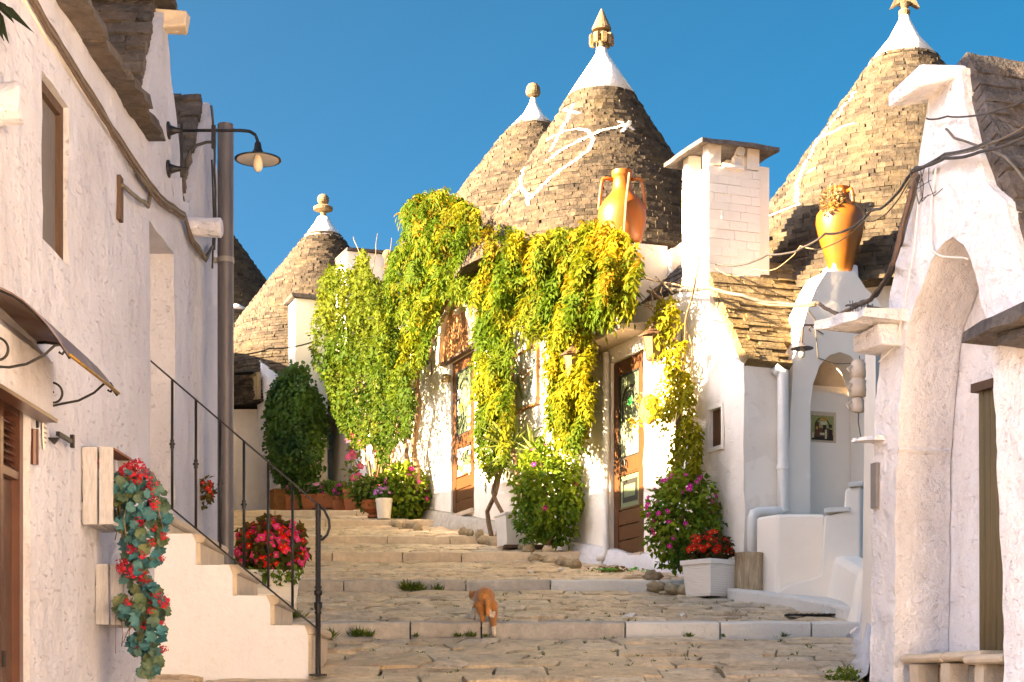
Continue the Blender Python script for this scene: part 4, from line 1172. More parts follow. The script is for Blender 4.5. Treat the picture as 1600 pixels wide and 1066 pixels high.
# arched plank sign above the far door
ar = MB(); 
outer = [BF.at(cA - (aw + .10) * math.cos(t), d1z1 + 0.03 + 0.97 * math.sin(t), 0.0) for t in np.linspace(0, math.pi, 20)]
inner = [BF.at(cA - (aw - .02) * math.cos(t), d1z1 + 0.03 + 0.86 * math.sin(t), 0.0) for t in np.linspace(0, math.pi, 20)]
for k in range(19):
    ar.hexa([outer[k], outer[k + 1], inner[k + 1], inner[k]] + [q + BF.n * 0.13 for q in (outer[k], outer[k + 1], inner[k + 1], inner[k])])
ar.build('arch_rim', M['white'], niche_far)
sg = empty('arched_sign', BF.at(cA, d1z1, 0.02), 'arched wooden plank sign above the far glazed door', 'sign')
npl = 12
for k in range(npl):
    a0 = -aw + 2 * aw * k / npl + 0.004; a1 = -aw + 2 * aw * (k + 1) / npl - 0.004
    f = lambda a: 0.86 * math.sqrt(max(0.0, 1 - (a / aw) ** 2)) 
    mb = MB(); mb.prism([BF.at(cA + a0, d1z1 + 0.03, 0.03), BF.at(cA + a1, d1z1 + 0.03, 0.03), BF.at(cA + a1, d1z1 + 0.035 + f(a1), 0.03), BF.at(cA + (a0 + a1) / 2, d1z1 + 0.035 + f((a0 + a1) / 2), 0.03), BF.at(cA + a0, d1z1 + 0.035 + f(a0), 0.03)], BF.n * 0.03)
    mb.build('plank', M['wood_board'], sg)
def text(body, pl, u, z, off, size, mat, par, nm='lettering', sx=1.0, shear=0.0, align='CENTER', ext=0.002):
    cu_ = bpy.data.curves.new(nm, 'FONT'); cu_.body = body; cu_.size = size; cu_.align_x = align; cu_.extrude = ext; cu_.shear = shear
    cu_.materials.append(mat)
    tmp = bpy.data.objects.new(nm, cu_); COL.objects.link(tmp)
    me = bpy.data.meshes.new_from_object(tmp.evaluated_get(bpy.context.evaluated_depsgraph_get()))
    bpy.data.objects.remove(tmp); me.materials.clear(); me.materials.append(mat)
    o = bpy.data.objects.new(nm, me); COL.objects.link(o)
    # local x along the wall as read from the street
    ex = Vector((-pl.n.y, pl.n.x, 0)); 
    R = Matrix((ex, UP, pl.n)).transposed().to_4x4()
    o.matrix_basis = Matrix.Translation(pl.at(u, z, off)) @ R @ Matrix.Diagonal((sx, 1, 1, 1))
    o.parent = par
    if par.type == 'EMPTY': o.matrix_parent_inverse = Matrix.Translation(-par.location)
    return o
text('trulli', BF, cA, d1z1 + 0.22, 0.064, 0.46, M['wood_dark'], sg, shear=0.25)
mb = MB(); BF.box(mb, cA - 0.30, cA - 0.02, d1z1 + 0.62, d1z1 + 0.67, 0.06, 0.13); mb.build('lamp_bar', M['enamel'], sg)
mb = MB(); mb.tube([BF.at(cA - 0.05, d1z1 + 0.83, 0.07), BF.at(cA - 0.16, d1z1 + 0.79, 0.09), BF.at(cA - 0.22, d1z1 + 0.70, 0.10), BF.at(cA - 0.22, d1z1 + 0.5, 0.08)], 0.008, 6); mb.build('lamp_cable', M['enamel'], sg)
mb = MB(); BF.box(mb, d1[0] - 0.3, d1[1] + .28, d1z1 - 0.005, d1z1 + 0.028, 0.0, 0.10); mb.build('sign_shelf', M['wood_old'], sg)
# wall panel sign between the vine columns
su0, su1 = BF.u(842), BF.u(806); sz0 = ZZ(630, 22.2); sz1 = ZZ(543, 22.2)
ps = empty('panel_sign', BF.at((su0 + su1) / 2, sz0, 0.01), 'cream panel sign with olive sprays hung between the vine columns', 'sign')
mb = MB(); BF.box(mb, su0, su1, sz0, sz1, 0.01, 0.03); mb.build('board', M['paper'], ps)
mb = MB()
for (a, b, c, d) in ((su0 - .03, su1 + .03, sz0 - .03, sz0), (su0 - .03, su1 + .03, sz1, sz1 + .03), (su0 - .03, su0, sz0, sz1), (su1, su1 + .03, sz0, sz1)): BF.box(mb, a, b, c, d, 0.005, 0.045)
mb.build('frame', M['wood_board'], ps)
sc_ = (su0 + su1) / 2; sw_ = su1 - su0; sh_ = sz1 - sz0

M['ink'] = simple('orange_brown_ink', (0.42, 0.16, 0.05), 0.7, var=0.2, bstr=0)
M['olive'] = simple('painted_olive_green', (0.12, 0.20, 0.04), 0.7, var=0.3, bstr=0)
text('Opera', BF, sc_, sz0 + 0.60 * sh_, 0.031, 0.13, M['ink'], ps, sx=1.0)
text('D  I', BF, sc_, sz0 + 0.40 * sh_, 0.031, 0.09, M['ink'], ps)
mb = MB(); mb.tube([BF.at(sc_ + .12, sz0 + .56 * sh_, .033), BF.at(sc_ + .02, sz0 + .50 * sh_, .033), BF.at(sc_ - .04, sz0 + .54 * sh_, .033), BF.at(sc_ - .13, sz0 + .58 * sh_, .033)], 0.010, 5); mb.build('bird_mark', M['ink'], ps)
mb = MB()
for (a, b, c, d) in ((-.2, .2, .68, .685), (-.2, .2, .34, .345), (-.2, -.193, .345, .68), (.193, .2, .345, .68)): BF.box(mb, sc_ + a, sc_ + b, sz0 + c * sh_, sz0 + d * sh_, 0.031, 0.034)
mb.build('border_line', M['ink'], ps)
for sgn in (-1, 1):
    mb = MB()
    for k in range(13):
        t = k / 12; uu = sc_ + sgn * (0.05 + 0.28 * t ** 0.6); zz = sz0 + (0.14 + 0.6 * t) * sh_
        for s2 in (-1, 1):
            d = (BF.e * (sgn * 0.3 + s2 * 0.8) + UP).normalized(); q = d.cross(BF.n)
            c = BF.at(uu, zz, 0.032) + d * 0.035
            mb.add([c - d * .035, c + q * .011, c + d * .035, c - q * .011, c - d * .035 + BF.n * .003, c + q * .011 + BF.n * .003, c + d * .035 + BF.n * .003, c - q * .011 + BF.n * .003], [(0, 1, 2, 3), (4, 5, 6, 7)])
    mb.build('olive_spray', M['olive'], ps)

# ================================================================== niche house with the third cone
CX = Plane(2.86, 17.06, 0.935, 0.354)
if CX.n.y > 0: CX = Plane(2.86, 17.06, 0.935, 0.354, flip=True)
niche = empty('niche_house', CX.at(0.6, G(16.9)), 'white house with arched niche, jar on its gable and big sunlit stone cone', 'house')
oc = CX.list([(1228, 960), (1229, 760), (1240, 560), (1262, 482), (1276, 448), (1292, 424), (1335, 424), (1352, 450), (1372, 470)]) + [(1.55, E + 3.5), (1.8, E + 3.0), (1.8, G(16) - 0.2)]
na = CX.list([(1266, 1000), (1266, 640), (1270, 600), (1280, 572), (1296, 555), (1313, 550), (1330, 556), (1344, 572), (1354, 600), (1358, 640), (1358, 1000)])
na = [(a, max(b, G(16.8) + 0.35)) for a, b in na]
wall('wall', CX, oc[::-1], [na], 0.36, 0.07, 0.010, M['white_smooth'], niche, 2.5, 0.008)
mb = MB(); CX.box(mb, 0.0, 1.9, G(17) - 0.3, E + 3.3, -0.5, -0.37); mb.build('niche_back', M['white_smooth'], niche)
mb = MB(); CX.box(mb, 0.1, 5.2, G(17) - 0.3, E + 3.4, -4.5, -0.52); mb.build('rooms', M['white'], niche)
mb = MB(); mb.box(CX.px(1313, 424, -0.20) - Vector((0, 0, 0.10)), 0.30, 0.26, 0.30, rz=0.36, jit=0.015); mb.build('jar_stand', M['white_rough'], niche, bevel=0.02)
C3 = ((1413 - 800) * 20 / F, 20.0)
p3 = zr(20, [(520, 353), (440, 296), (340, 225), (220, 138), (95, 50)])
lines3 = [[(1338, 144), (1312, 177), (1284, 213), (1261, 252), (1246, 292), (1247, 316)], [(1274, 221), (1300, 208), (1332, 192)], [(1190, 345), (1215, 332), (1249, 319)], [(1262, 270), (1274, 264)]]
cone_roof(niche, C3[0], C3[1], p3, 0.055, 0.09, 0.20, M['cone'], 43, zr(20, [(98, 55), (60, 24), (32, 9), (22, 7)]), fin_star(0.72), st(*C3, p3, lines3, 0.022))
dr = MB(); dr.lathe((C3[0], C3[1], 0), [(2.3, E + 1), (2.35, p3[0][0] + 0.02)], 40); dr.build('drum', M['white'], niche)
# low whitewashed box and stepped parapet in front
mb = MB(); a = CX.at(-0.22, 0, 0.42)
b0 = [P(1181, 0, 16.45), P(1214, 0, 16.15), P(1290, 0, 16.15), P(1262, 0, 16.9)]
zt = [ZZ(808, 16.3)] * 4
mb.hexa([(q.x, q.y, G(16) - 0.1) for q in b0] + [(q.x, q.y, ZZ(807, 16.35)) for q in b0]); mb.build('low_bench', M['white_smooth'], niche, bevel=0.03)
mb = MB(); d_ = 15.7
prof = [(1196, 935), (1235, 912), (1268, 904), (1282, 898), (1288, 806), (1318, 800), (1321, 764), (1345, 760), (1345, 960), (1335, 965)]
mb.prism([P(x, y, d_) - Vector((0, 0, 0.0)) for x, y in prof], (0.25, 0.75, 0)); mb.build('stepped_parapet', M['white_smooth'], niche, bevel=0.02)
for (x0, x1, y) in ((1289, 1327, 800), (1327, 1347, 760)):
    q0, q1 = P(x0 - 2, y, d_), P(x1, y - 2, d_)
    mb = MB(); mb.hexa([q0 + Vector((0, -.03, -.01)), q1 + Vector((0, -.03, -.01)), q1 + Vector((.25, .8, -.01)), q0 + Vector((.25, .8, -.01)), q0 + Vector((0, -.03, .035)), q1 + Vector((0, -.03, .035)), q1 + Vector((.25, .8, .035)), q0 + Vector((.25, .8, .035))]); mb.build('coping_slab', M['kerb_white'], niche, bevel=0.006)
sk = MB()   # whitewashed skirt along the paving
sk.prism([(2.10, 16.3, G(16.3) - .05), (2.62, 15.2, G(15.2) - .05), (2.85, 14.2, G(14.2) - .05), (3.3, 14.2, G(14.2) - .05), (3.3, 16.8, G(16) - .05), (2.3, 16.8, G(16) - .05)], (0, 0, 0.16)); sk.build('skirt', M['kerb_white'], niche, bevel=0.03)
mb = MB(); mb.hexa([(2.80, 13.9, G(14.0) - .2), (3.3, 13.9, G(14) - .2), (3.3, 15.9, G(15) - .2), (2.90, 15.9, G(15) - .2), (2.97, 14.3, ZZ(890, 14.3)), (3.3, 14.3, ZZ(890, 14.3)), (3.3, 15.9, ZZ(860, 15.5)), (3.06, 15.9, ZZ(860, 15.5))]); mb.build('parapet_end', M['white_smooth'], niche, bevel=0.05)

# ================================================================== end houses up the street
DF = Plane((400 - 800) * 33.5 / F, 33.5, -0.46, 0.888)
if DF.n.x > 0: DF = Plane((400 - 800) * 33.5 / F, 33.5, -0.46, 0.888, flip=True)
end_house = empty('end_trullo_house', DF.at(0, G(33.5)), 'white trullo at the top of the street behind the dark ivy, with a stone cone', 'house')
oe = DF.list([(450, 810), (450, 640), (428, 618), (412, 575), (400, 560), (392, 566), (386, 600), (364, 612), (364, 810)]) + [(3.6, G(36) - .3), (3.6, E + 6.3)]
oe = [DF.uv(452, 815), DF.uv(452, 690), DF.uv(428, 640), DF.uv(418, 590), DF.uv(402, 557), DF.uv(390, 563), DF.uv(386, 600), DF.uv(383, 612), (3.8, ZZ(612, 36)), (3.8, G(34) - .3)]
he = [DF.uv(406, 800), DF.uv(404, 690), DF.uv(402, 632), DF.uv(387, 634), DF.uv(386, 690), DF.uv(384, 800)]
he = [(a, max(b, G(33) + 0.02)) for a, b in he]
wall('wall', DF, oe, [he], 0.4, 0.14, 0.02, M['white_rough'], end_house, 2.0, 0.03)
mb = MB(); DF.box(mb, -2.0, 6.0, G(33) - .5, E + 5.4, -0.6, -0.38); mb.build('rear_wall', M['white'], end_house)
DFi = -DF.n
slope(end_house, DF.at(-2.6, E + 5.2, -0.46), DF.e, UP * 0.85 + DFi * 0.5, 6.5, 1.9, 0.07, 0.2, 0.5, M['cone'], DF.n * 0.85 + UP * 0.5, 0.1, 220, 'roof_slab', 51)
C4 = ((505 - 800) * 33.5 / F, 33.5)
C4 = ((505 - 800) * 35.5 / F, 35.5)
cone_roof(end_house, C4[0], C4[1], zr(35.5, [(660, 190), (580, 172), (516, 138), (445, 86), (372, 29)]), 0.066, 0.11, 0.24, M['cone'], 44, zr(35.5, [(374, 31), (362, 23), (348, 13), (340, 9)]), fin_ball(0.78))
mb = MB(); mb.box((C4[0] + 0.1, C4[1] - 0.2, E + 3.2), 3.6, 3.4, 5.5); mb.build('rooms', M['white'], end_house)
# white chimney with stone cap, left of the big vine
chw = empty('chimney', P(481, 640, 31.6)); adopt(chw, end_house)
mb = MB(); c = P(481, 474, 31.9); mb.box((c.x, c.y, (c.z + G(30)) / 2), 0.62, 0.62, c.z - G(30), rz=0.35); mb.build('stack', M['white_smooth'], chw)
mb = MB(); mb.box((c.x, c.y, c.z + 0.03), 0.80, 0.80, 0.07, rz=0.35, jit=0.02); mb.build('cap_slab', M['slab'], chw)
mb = MB(); c = P(566, 404, 31.0); mb.box((c.x, c.y, c.z - 0.9), 0.80, 0.8, 1.8, rz=0.35); w_ = mb.build('roof_parapet', M['white_smooth'], niche_far)
mb = MB(); c = P(570, 402, 31.0); mb.box((c.x, c.y, c.z + 0.02), 0.9, 0.9, 0.05, rz=0.35, jit=0.015); mb.build('parapet_cap', M['slab'], niche_far)
mb = MB(); c = P(606, 398, 30.5); mb.ell(c, 0.10, 0.10, 0.09); mb.box(c - Vector((0, 0, .25)), .12, .12, .4); mb.build('parapet_ball', M['finial'], niche_far)
far_house = empty('far_trullo', P(330, 640, 41), 'distant brown stone cone peeking out behind the grey pole', 'house')
C5 = ((318 - 800) * 41 / F, 41.0)
cone_roof(far_house, C5[0], C5[1], zr(41, [(600, 185), (520, 160), (440, 98), (370, 48)]), 0.10, 0.2, 0.4, M['cone'], 45, zr(41, [(372, 50), (330, 18), (300, 5)]), limit=150)
mb = MB(); mb.box((C5[0], C5[1], E + 4), 5, 5, 7.9); mb.build('wall', M['white'], far_house)
mb = MB(); c = P(368, 520, 39); mb.lathe((c.x, c.y, c.z), [(0.55, -0.5), (0.38, 0.1), (0.16, 0.45), (0.1, 0.5), (0.22, 0.52), (0.24, 0.58), (0.05, 0.68)], 18); mb.build('white_pinnacle', M['tip'], far_house, smooth=True)
# ================================================================== plants: leaf builders
M['leaf'] = leafmat('leaf_blade', 0.35)
M['leaf_dark'] = leafmat('glossy_leaf', 0.2, 0.5, 0.22)
M['petal'] = leafmat('petal', 0.35, 0.7, 0.15)
M['bark'] = simple('vine_bark', (0.23, 0.15, 0.085), 0.9, var=0.45, scale=18, bstr=0.8, bdist=0.01, vec=lambda nt: stretch(nt, 3, 3, 0.5), spec=0.1)
M['twig'] = simple('dry_twig', (0.34, 0.24, 0.14), 0.9, var=0.4, scale=18, bstr=0.5, spec=0.1)

def unit(a): return a / np.maximum(1e-9, np.linalg.norm(a, axis=1, keepdims=True))
def blades(base, d, nrm, ln, wd, cols, fold=0.18):
    """N folded leaf blades -> verts, tris, colours"""
    d = unit(d); side = unit(np.cross(d, nrm)); nn = np.cross(side, d)
    ln = ln[:, None]; wd = wd[:, None]
    m = base + d * ln * 0.45 + nn * (-wd * fold)
    v = np.stack([base, m + side * wd * 0.5 + nn * wd * fold * 2, base + d * ln - nn * ln * 0.12, m - side * wd * 0.5 + nn * wd * fold * 2], 1).reshape(-1, 3)
    n = len(base); o = np.arange(n)[:, None] * 4
    t = np.concatenate([o + [0, 1, 2], o + [0, 2, 3]], 0)
    return v, t, np.repeat(cols, 4, 0)
def join(parts):
    V, T, C = [], [], []; b = 0
    for v, t, c in parts:
        V.append(v); T.append(t + b); C.append(c); b += len(v)
    return np.concatenate(V), np.concatenate(T), np.concatenate(C)
def discs(c, nrm, r, cols, k=7, cup=0.25, lobes=0.0):
    nrm = unit(nrm); a = unit(np.cross(nrm, unit(RNG.normal(size=nrm.shape)))); b = np.cross(nrm, a)
    vs = [c - nrm * (r[:, None] * cup)]
    for i in range(k):
        t = 2 * math.pi * i / k; q = 1 + (lobes if i % 2 else -lobes)
        vs.append(c + (a * math.cos(t) + b * math.sin(t)) * r[:, None] * q)
    v = np.stack(vs, 1).reshape(-1, 3); n = len(c); o = np.arange(n)[:, None] * (k + 1)
    t = np.concatenate([o + [0, 1 + i, 1 + (i + 1) % k] for i in range(k)], 0)
    return v, t, np.repeat(cols, k + 1, 0)
def nz(p, f, s=0.0):
    return np.array([noise.noise(Vector((q[0] * f + s, q[1] * f, q[2] * f + s))) for q in p])
def lerpc(a, b, t):
    t = np.clip(t, 0, 1)[:, None]
    return np.array(a)[None] * (1 - t) + np.array(b)[None] * t
def sprays(base, axis, L, pairs, leaf_l, leaf_w, cols, droop=0.5):
    """pinnate leaves: a drooping midrib with paired leaflets"""
    axis = unit(axis); n = len(base); down = np.array([0, 0, -1.0])
    side = unit(np.cross(axis, down + RNG.normal(size=(n, 3)) * 0.25)); parts = []
    for k in range(pairs + 1):
        s = (k + 0.6) / (pairs + 0.6)
        p = base + axis * (L * s)[:, None] + down * (droop * L * s * s)[:, None]
        t = unit(axis + down * (2 * droop * s))
        up = np.cross(side, t)
        up = up * np.sign(up[:, 2:3] + 1e-6)
        for sg in ((1, -1) if k < pairs else (0,)):
            d = t * (0.55 if sg else 1) + side * sg * 0.9 + down * 0.25 + RNG.normal(size=(n, 3)) * 0.18
            sz = RNG.uniform(0.75, 1.2, n)
            parts.append(blades(p, d, up + RNG.normal(size=(n, 3)) * 0.35 + np.array([SUN]) * 0.8, leaf_l * sz, leaf_w * sz, np.clip(cols * RNG.uniform(0.82, 1.18, (n, 1)), 0, 1)))
    return join(parts)
def in_poly_samples(pl, poly, n, thick, off0=0.02, tnoise=0.5, gap=-1.0, gf=3.0, seed=0.0):
    xs = [p[0] for p in poly]; ys = [p[1] for p in poly]; out = []; offs = []
    while len(out) < n:
        x = random.uniform(min(xs), max(xs)); y = random.uniform(min(ys), max(ys))
        if not inside(poly, x, y): continue
        u, z = pl.uv(x, y)
        T = thick * (1 + tnoise * noise.noise((u * 2.2 + seed, z * 2.2, seed)))
        o = off0 + T * math.sqrt(random.random())
        if noise.noise((u * gf, z * gf, o * gf + seed)) < gap: continue
        # keep the sample on the line of sight of the outline point at its own depth
        q = pl.px(x, y, o)
        out.append((q.x, q.y, q.z)); offs.append(o / max(1e-6, off0 + T))
    return np.array(out), np.array(offs)
def leaf_obj(name, vtc, mat, parent, kind='stuff'):
    o = from_arrays(name, vtc[0], vtc[1], mat, parent, vtc[2])
    if kind: tag(o, kind=kind)
    return o
bn = np.array(BF.n)

# ------------------------------------------------------------------ wisteria over the facade
wist = empty('wisteria_vine', BF.at(uD(23.2), G(23.2), 0.2), 'big yellow-green wisteria covering the sunlit facade and hanging in columns', 'vine')
main = [(596, 520), (592, 470), (600, 440), (614, 390), (638, 352), (626, 330), (634, 318), (660, 302), (690, 297), (720, 312), (742, 328), (750, 352), (775, 353), (800, 357), (830, 375), (860, 362), (900, 354), (935, 348), (962, 356), (992, 385), (1002, 415), (985, 450), (992, 480), (960, 484), (930, 500), (900, 510), (870, 515), (848, 510), (830, 520), (815, 505), (796, 486), (770, 474), (744, 470), (730, 458), (715, 454), (700, 458), (686, 478), (676, 515), (668, 545), (656, 570), (640, 590), (612, 625), (600, 590)]
col1 = [(748, 480), (790, 470), (797, 520), (799, 600), (796, 680), (790, 725), (775, 740), (756, 730), (745, 680), (750, 630), (738, 580), (745, 540)]
col2 = [(856, 510), (905, 500), (922, 510), (926, 590), (918, 665), (902, 700), (886, 685), (872, 670), (858, 655), (860, 580)]
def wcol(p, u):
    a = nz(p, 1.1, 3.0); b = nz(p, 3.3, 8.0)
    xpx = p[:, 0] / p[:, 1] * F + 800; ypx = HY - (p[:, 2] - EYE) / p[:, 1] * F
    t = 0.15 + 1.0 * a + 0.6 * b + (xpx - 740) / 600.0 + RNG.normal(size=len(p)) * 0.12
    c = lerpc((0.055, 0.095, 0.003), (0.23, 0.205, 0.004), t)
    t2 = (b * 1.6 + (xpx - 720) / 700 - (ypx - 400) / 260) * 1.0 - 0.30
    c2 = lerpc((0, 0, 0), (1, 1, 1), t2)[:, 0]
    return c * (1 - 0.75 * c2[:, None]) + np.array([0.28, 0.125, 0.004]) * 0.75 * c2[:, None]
parts = []
for poly, n, th, off, gp_ in ((main, 4200, 0.70, 0.05, -0.16), (col1, 760, 0.40, 0.10, -0.22), (col2, 780, 0.44, 0.08, -0.22), ([(640, 352), (628, 330), (634, 318), (660, 302), (690, 297), (720, 312), (744, 330), (748, 356), (700, 380), (650, 390)], 420, 1.0, 0.1, -0.3)):
    p, u = in_poly_samples(BF, poly, n, th, off, 0.5, gp_, 3.2, 2.0)
    ax = bn[None] * 0.55 + np.array([[0, 0, -0.55]]) + RNG.normal(size=p.shape) * 0.45 + np.array([[0.12, 0, 0]])
    parts.append(sprays(p - unit(ax) * 0.10, ax, RNG.uniform(0.14, 0.25, len(p)), 4, 0.100, 0.036, wcol(p, u), 0.5))
for poly, n in ((main, 1500), (col1, 260), (col2, 260)):
    cx0 = sum(q_[0] for q_ in poly) / len(poly); cy0 = sum(q_[1] for q_ in poly) / len(poly)
    p, u = in_poly_samples(BF, [(x_ * .92 + cx0 * .08, y_ * .97 + cy0 * .03) for x_, y_ in poly], n, 0.18, 0.02, 0.4, -1, 2.0, 12.0)
    parts.append(blades(p, bn[None] * 0.3 + np.array([[0, 0, -0.7]]) + RNG.normal(size=p.shape) * 0.4, RNG.normal(size=p.shape) * 0.3 + bn[None], RNG.uniform(0.12, 0.18, n), RNG.uniform(0.07, 0.10, n), lerpc((0.05, 0.085, 0.003), (0.12, 0.13, 0.004), RNG.random(n))))
leaf_obj('foliage', join(parts), M['leaf'], wist)
def vine(par, pts, r0, r1, nm='stem', mat=None, wob=0.02, n=10):
    P_ = [Vector(p) for p in pts]; out = []; seg = 6
    for i in range(len(P_) - 1):
        for k in range(seg):
            t = k / seg; q = P_[i].lerp(P_[i + 1], t)
            out.append(q + Vector((noise.noise(q * 4), noise.noise(q * 4 + Vector((9, 0, 0))), noise.noise(q * 4 + Vector((0, 9, 0))))) * wob)
    out.append(P_[-1]); m = len(out)
    mb = MB(); mb.tube(out, [r0 + (r1 - r0) * i / (m - 1) for i in range(m)], n)
    return mb.build(nm, mat or M['bark'], par, smooth=True)
b = BF.px
vine(wist, [b(768, 842, .28), b(762, 800, .30), b(775, 770, .26), b(784, 735, .22), b(775, 640, .2), b(770, 520, .2)], 0.035, 0.02, 'trunk')
vine(wist, [b(775, 842, .24), b(784, 800, .22), b(770, 770, .28), b(776, 740, .24), b(790, 620, .2), b(800, 480, .2)], 0.03, 0.02, 'trunk')
vine(wist, [b(648, 800, .22), b(652, 740, .25), b(646, 700, .22), b(655, 640, .25), b(650, 590, .22), b(668, 520, .2), b(700, 470, .18), b(760, 445, .2), b(860, 430, .2)], 0.055, 0.025, 'trunk')
vine(wist, [b(648, 760, .26), b(636, 715, .3), b(632, 670, .26), b(640, 610, .3), b(660, 540, .25)], 0.035, 0.02, 'trunk')
vine(wist, [b(868, 700, .15), b(872, 620, .18), b(880, 520, .18), b(870, 440, .2)], 0.028, 0.018, 'trunk')
vine(wist, [b(670, 560, .2), b(678, 520, .22), b(700, 486, .2), b(735, 470, .2)], 0.022, 0.015, 'branch')

# ------------------------------------------------------------------ vine on the near wall beside the lantern
nv = empty('creeper_vine', b(1062, 740, .25), 'thin bright yellow creeper climbing the wall beside the near lantern', 'vine')
col3 = [(1016, 500), (1030, 470), (1052, 462), (1062, 500), (1072, 530), (1062, 560), (1080, 600), (1084, 640), (1096, 690), (1088, 735), (1066, 748), (1046, 738), (1052, 690), (1040, 650), (1018, 640), (1012, 625), (1034, 600), (1040, 560), (1020, 540)]
p, u = in_poly_samples(BF, col3, 300, 0.26, 0.08, 0.4, -0.28, 3.5, 5.0)
c = lerpc((0.15, 0.16, 0.006), (0.27, 0.23, 0.006), 0.6 + 0.8 * nz(p, 2.5, 1.0))
ax = bn[None] * 0.5 + np.array([[0, 0, -0.7]]) + RNG.normal(size=p.shape) * 0.4
parts = [sprays(p - unit(ax) * 0.07, ax, RNG.uniform(0.12, 0.2, len(p)), 3, 0.085, 0.040, c, 0.5)]
for (q0, q1, n) in (((1012, 625), (985, 650), 5), ((1035, 590), (1000, 612), 5)):
    t = np.linspace(0, 1, n)
    pp = np.array([tuple(b(q0[0] + (q1[0] - q0[0]) * k, q0[1] + (q1[1] - q0[1]) * k + 14 * math.sin(k * 3), 0.2)) for k in t])
    parts.append(sprays(pp, np.tile([[0, 0, -1.0]], (n, 1)) + RNG.normal(size=(n, 3)) * .5, np.full(n, .1), 2, .07, .035, np.tile([[0.26, 0.22, 0.01]], (n, 1)), .3))
    vine(nv, [tuple(q) for q in pp], 0.006, 0.004, 'tendril', M['twig'], 0.01, 5)
leaf_obj('foliage', join(parts), M['leaf'], nv)
vine(nv, [b(1062, 750, .18), b(1058, 690, .16), b(1064, 620, .18), b(1058, 560, .2), b(1050, 500, .22), b(1035, 470, .22), b(1012, 455, .2)], 0.032, 0.016, 'trunk')
vine(nv, [b(1060, 640, .2), b(1066, 560, .24), b(1072, 500, .28), b(1086, 440, .3), b(1094, 402, .3)], 0.018, 0.008, 'branch')
vine(nv, [b(1066, 580, .1), b(1078, 572, .1), b(1080, 555, .1), b(1076, 520, .08)], 0.010, 0.006, 'branch', M['twig'])
for k in range(16):
    x0, y0 = random.uniform(990, 1040), random.uniform(420, 490)
    x1, y1 = x0 + random.uniform(-30, 34), y0 + random.uniform(-38, 26)
    vine(nv, [b(x0, y0, .2), b((x0 + x1) / 2 + random.uniform(-6, 6), (y0 + y1) / 2, .28), b(x1, y1, .3)], 0.008, 0.003, 'twig', M['twig'], 0.02, 5)
for k in range(10):
    x0, y0 = random.uniform(1078, 1100), random.uniform(396, 412)
    vine(nv, [b(1092, 404, .3), b(x0 + random.uniform(-14, 14), y0 + random.uniform(-14, 22), .32)], 0.006, 0.003, 'twig', M['twig'], 0.01, 5)

# ------------------------------------------------------------------ leafy climber left of the wisteria
lv = empty('climbing_shrub', b(590, 790, .2), 'loose green climbing shrub with bare woody stems left of the wisteria', 'shrub')
shr = [(484, 520), (494, 480), (500, 438), (512, 418), (530, 408), (552, 425), (566, 385), (574, 390), (580, 425), (600, 440), (606, 500), (625, 560), (640, 600), (652, 625), (640, 680), (612, 700), (600, 735), (585, 690), (560, 700), (540, 680), (524, 650), (508, 600), (490, 570)]
p, u = in_poly_samples(BF, shr, 9500, 0.85, 0.05, 0.6, -0.30, 2.0, 12.0)
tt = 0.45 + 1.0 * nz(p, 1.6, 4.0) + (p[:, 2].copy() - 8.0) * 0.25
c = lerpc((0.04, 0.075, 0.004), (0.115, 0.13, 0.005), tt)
d = bn[None] * 0.4 + np.array([[0, 0, -0.6]]) + RNG.normal(size=p.shape) * 0.6
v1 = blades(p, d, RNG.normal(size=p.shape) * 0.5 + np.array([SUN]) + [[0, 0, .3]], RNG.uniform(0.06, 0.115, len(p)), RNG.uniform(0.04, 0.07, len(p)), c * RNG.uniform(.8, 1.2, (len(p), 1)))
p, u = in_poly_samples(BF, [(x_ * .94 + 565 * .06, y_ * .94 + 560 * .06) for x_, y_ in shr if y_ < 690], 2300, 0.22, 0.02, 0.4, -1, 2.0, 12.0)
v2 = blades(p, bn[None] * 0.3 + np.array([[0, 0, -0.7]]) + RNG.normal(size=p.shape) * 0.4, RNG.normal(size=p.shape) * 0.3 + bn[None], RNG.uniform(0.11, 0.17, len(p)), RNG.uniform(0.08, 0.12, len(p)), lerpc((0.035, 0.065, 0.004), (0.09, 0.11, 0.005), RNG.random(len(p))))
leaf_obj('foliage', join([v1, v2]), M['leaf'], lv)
for k in range(26):
    x0 = random.uniform(575, 612); x1 = x0 + random.uniform(-28, 22)
    vine(lv, [b(x0, random.uniform(750, 800), random.uniform(.1, .4)), b((x0 + x1) / 2 + random.uniform(-8, 8), 710, random.uniform(.2, .5)), b(x1, 650, random.uniform(.2, .5)), b(x1 + random.uniform(-20, 10), 580, .3)], random.uniform(0.010, 0.022), 0.008, 'stem', M['bark'] if k % 3 else M['twig'], 0.05, 6)
for (x0, y0, x1, y1) in ((572, 440, 552, 370), (580, 430, 590, 365), (560, 430, 540, 408), (600, 420, 612, 372)):
    vine(lv, [b(x0, y0, .3), b((x0 + x1) / 2 + 3, (y0 + y1) / 2, .3), b(x1, y1, .3)], 0.010, 0.004, 'twig', M['twig'], 0.03, 5)

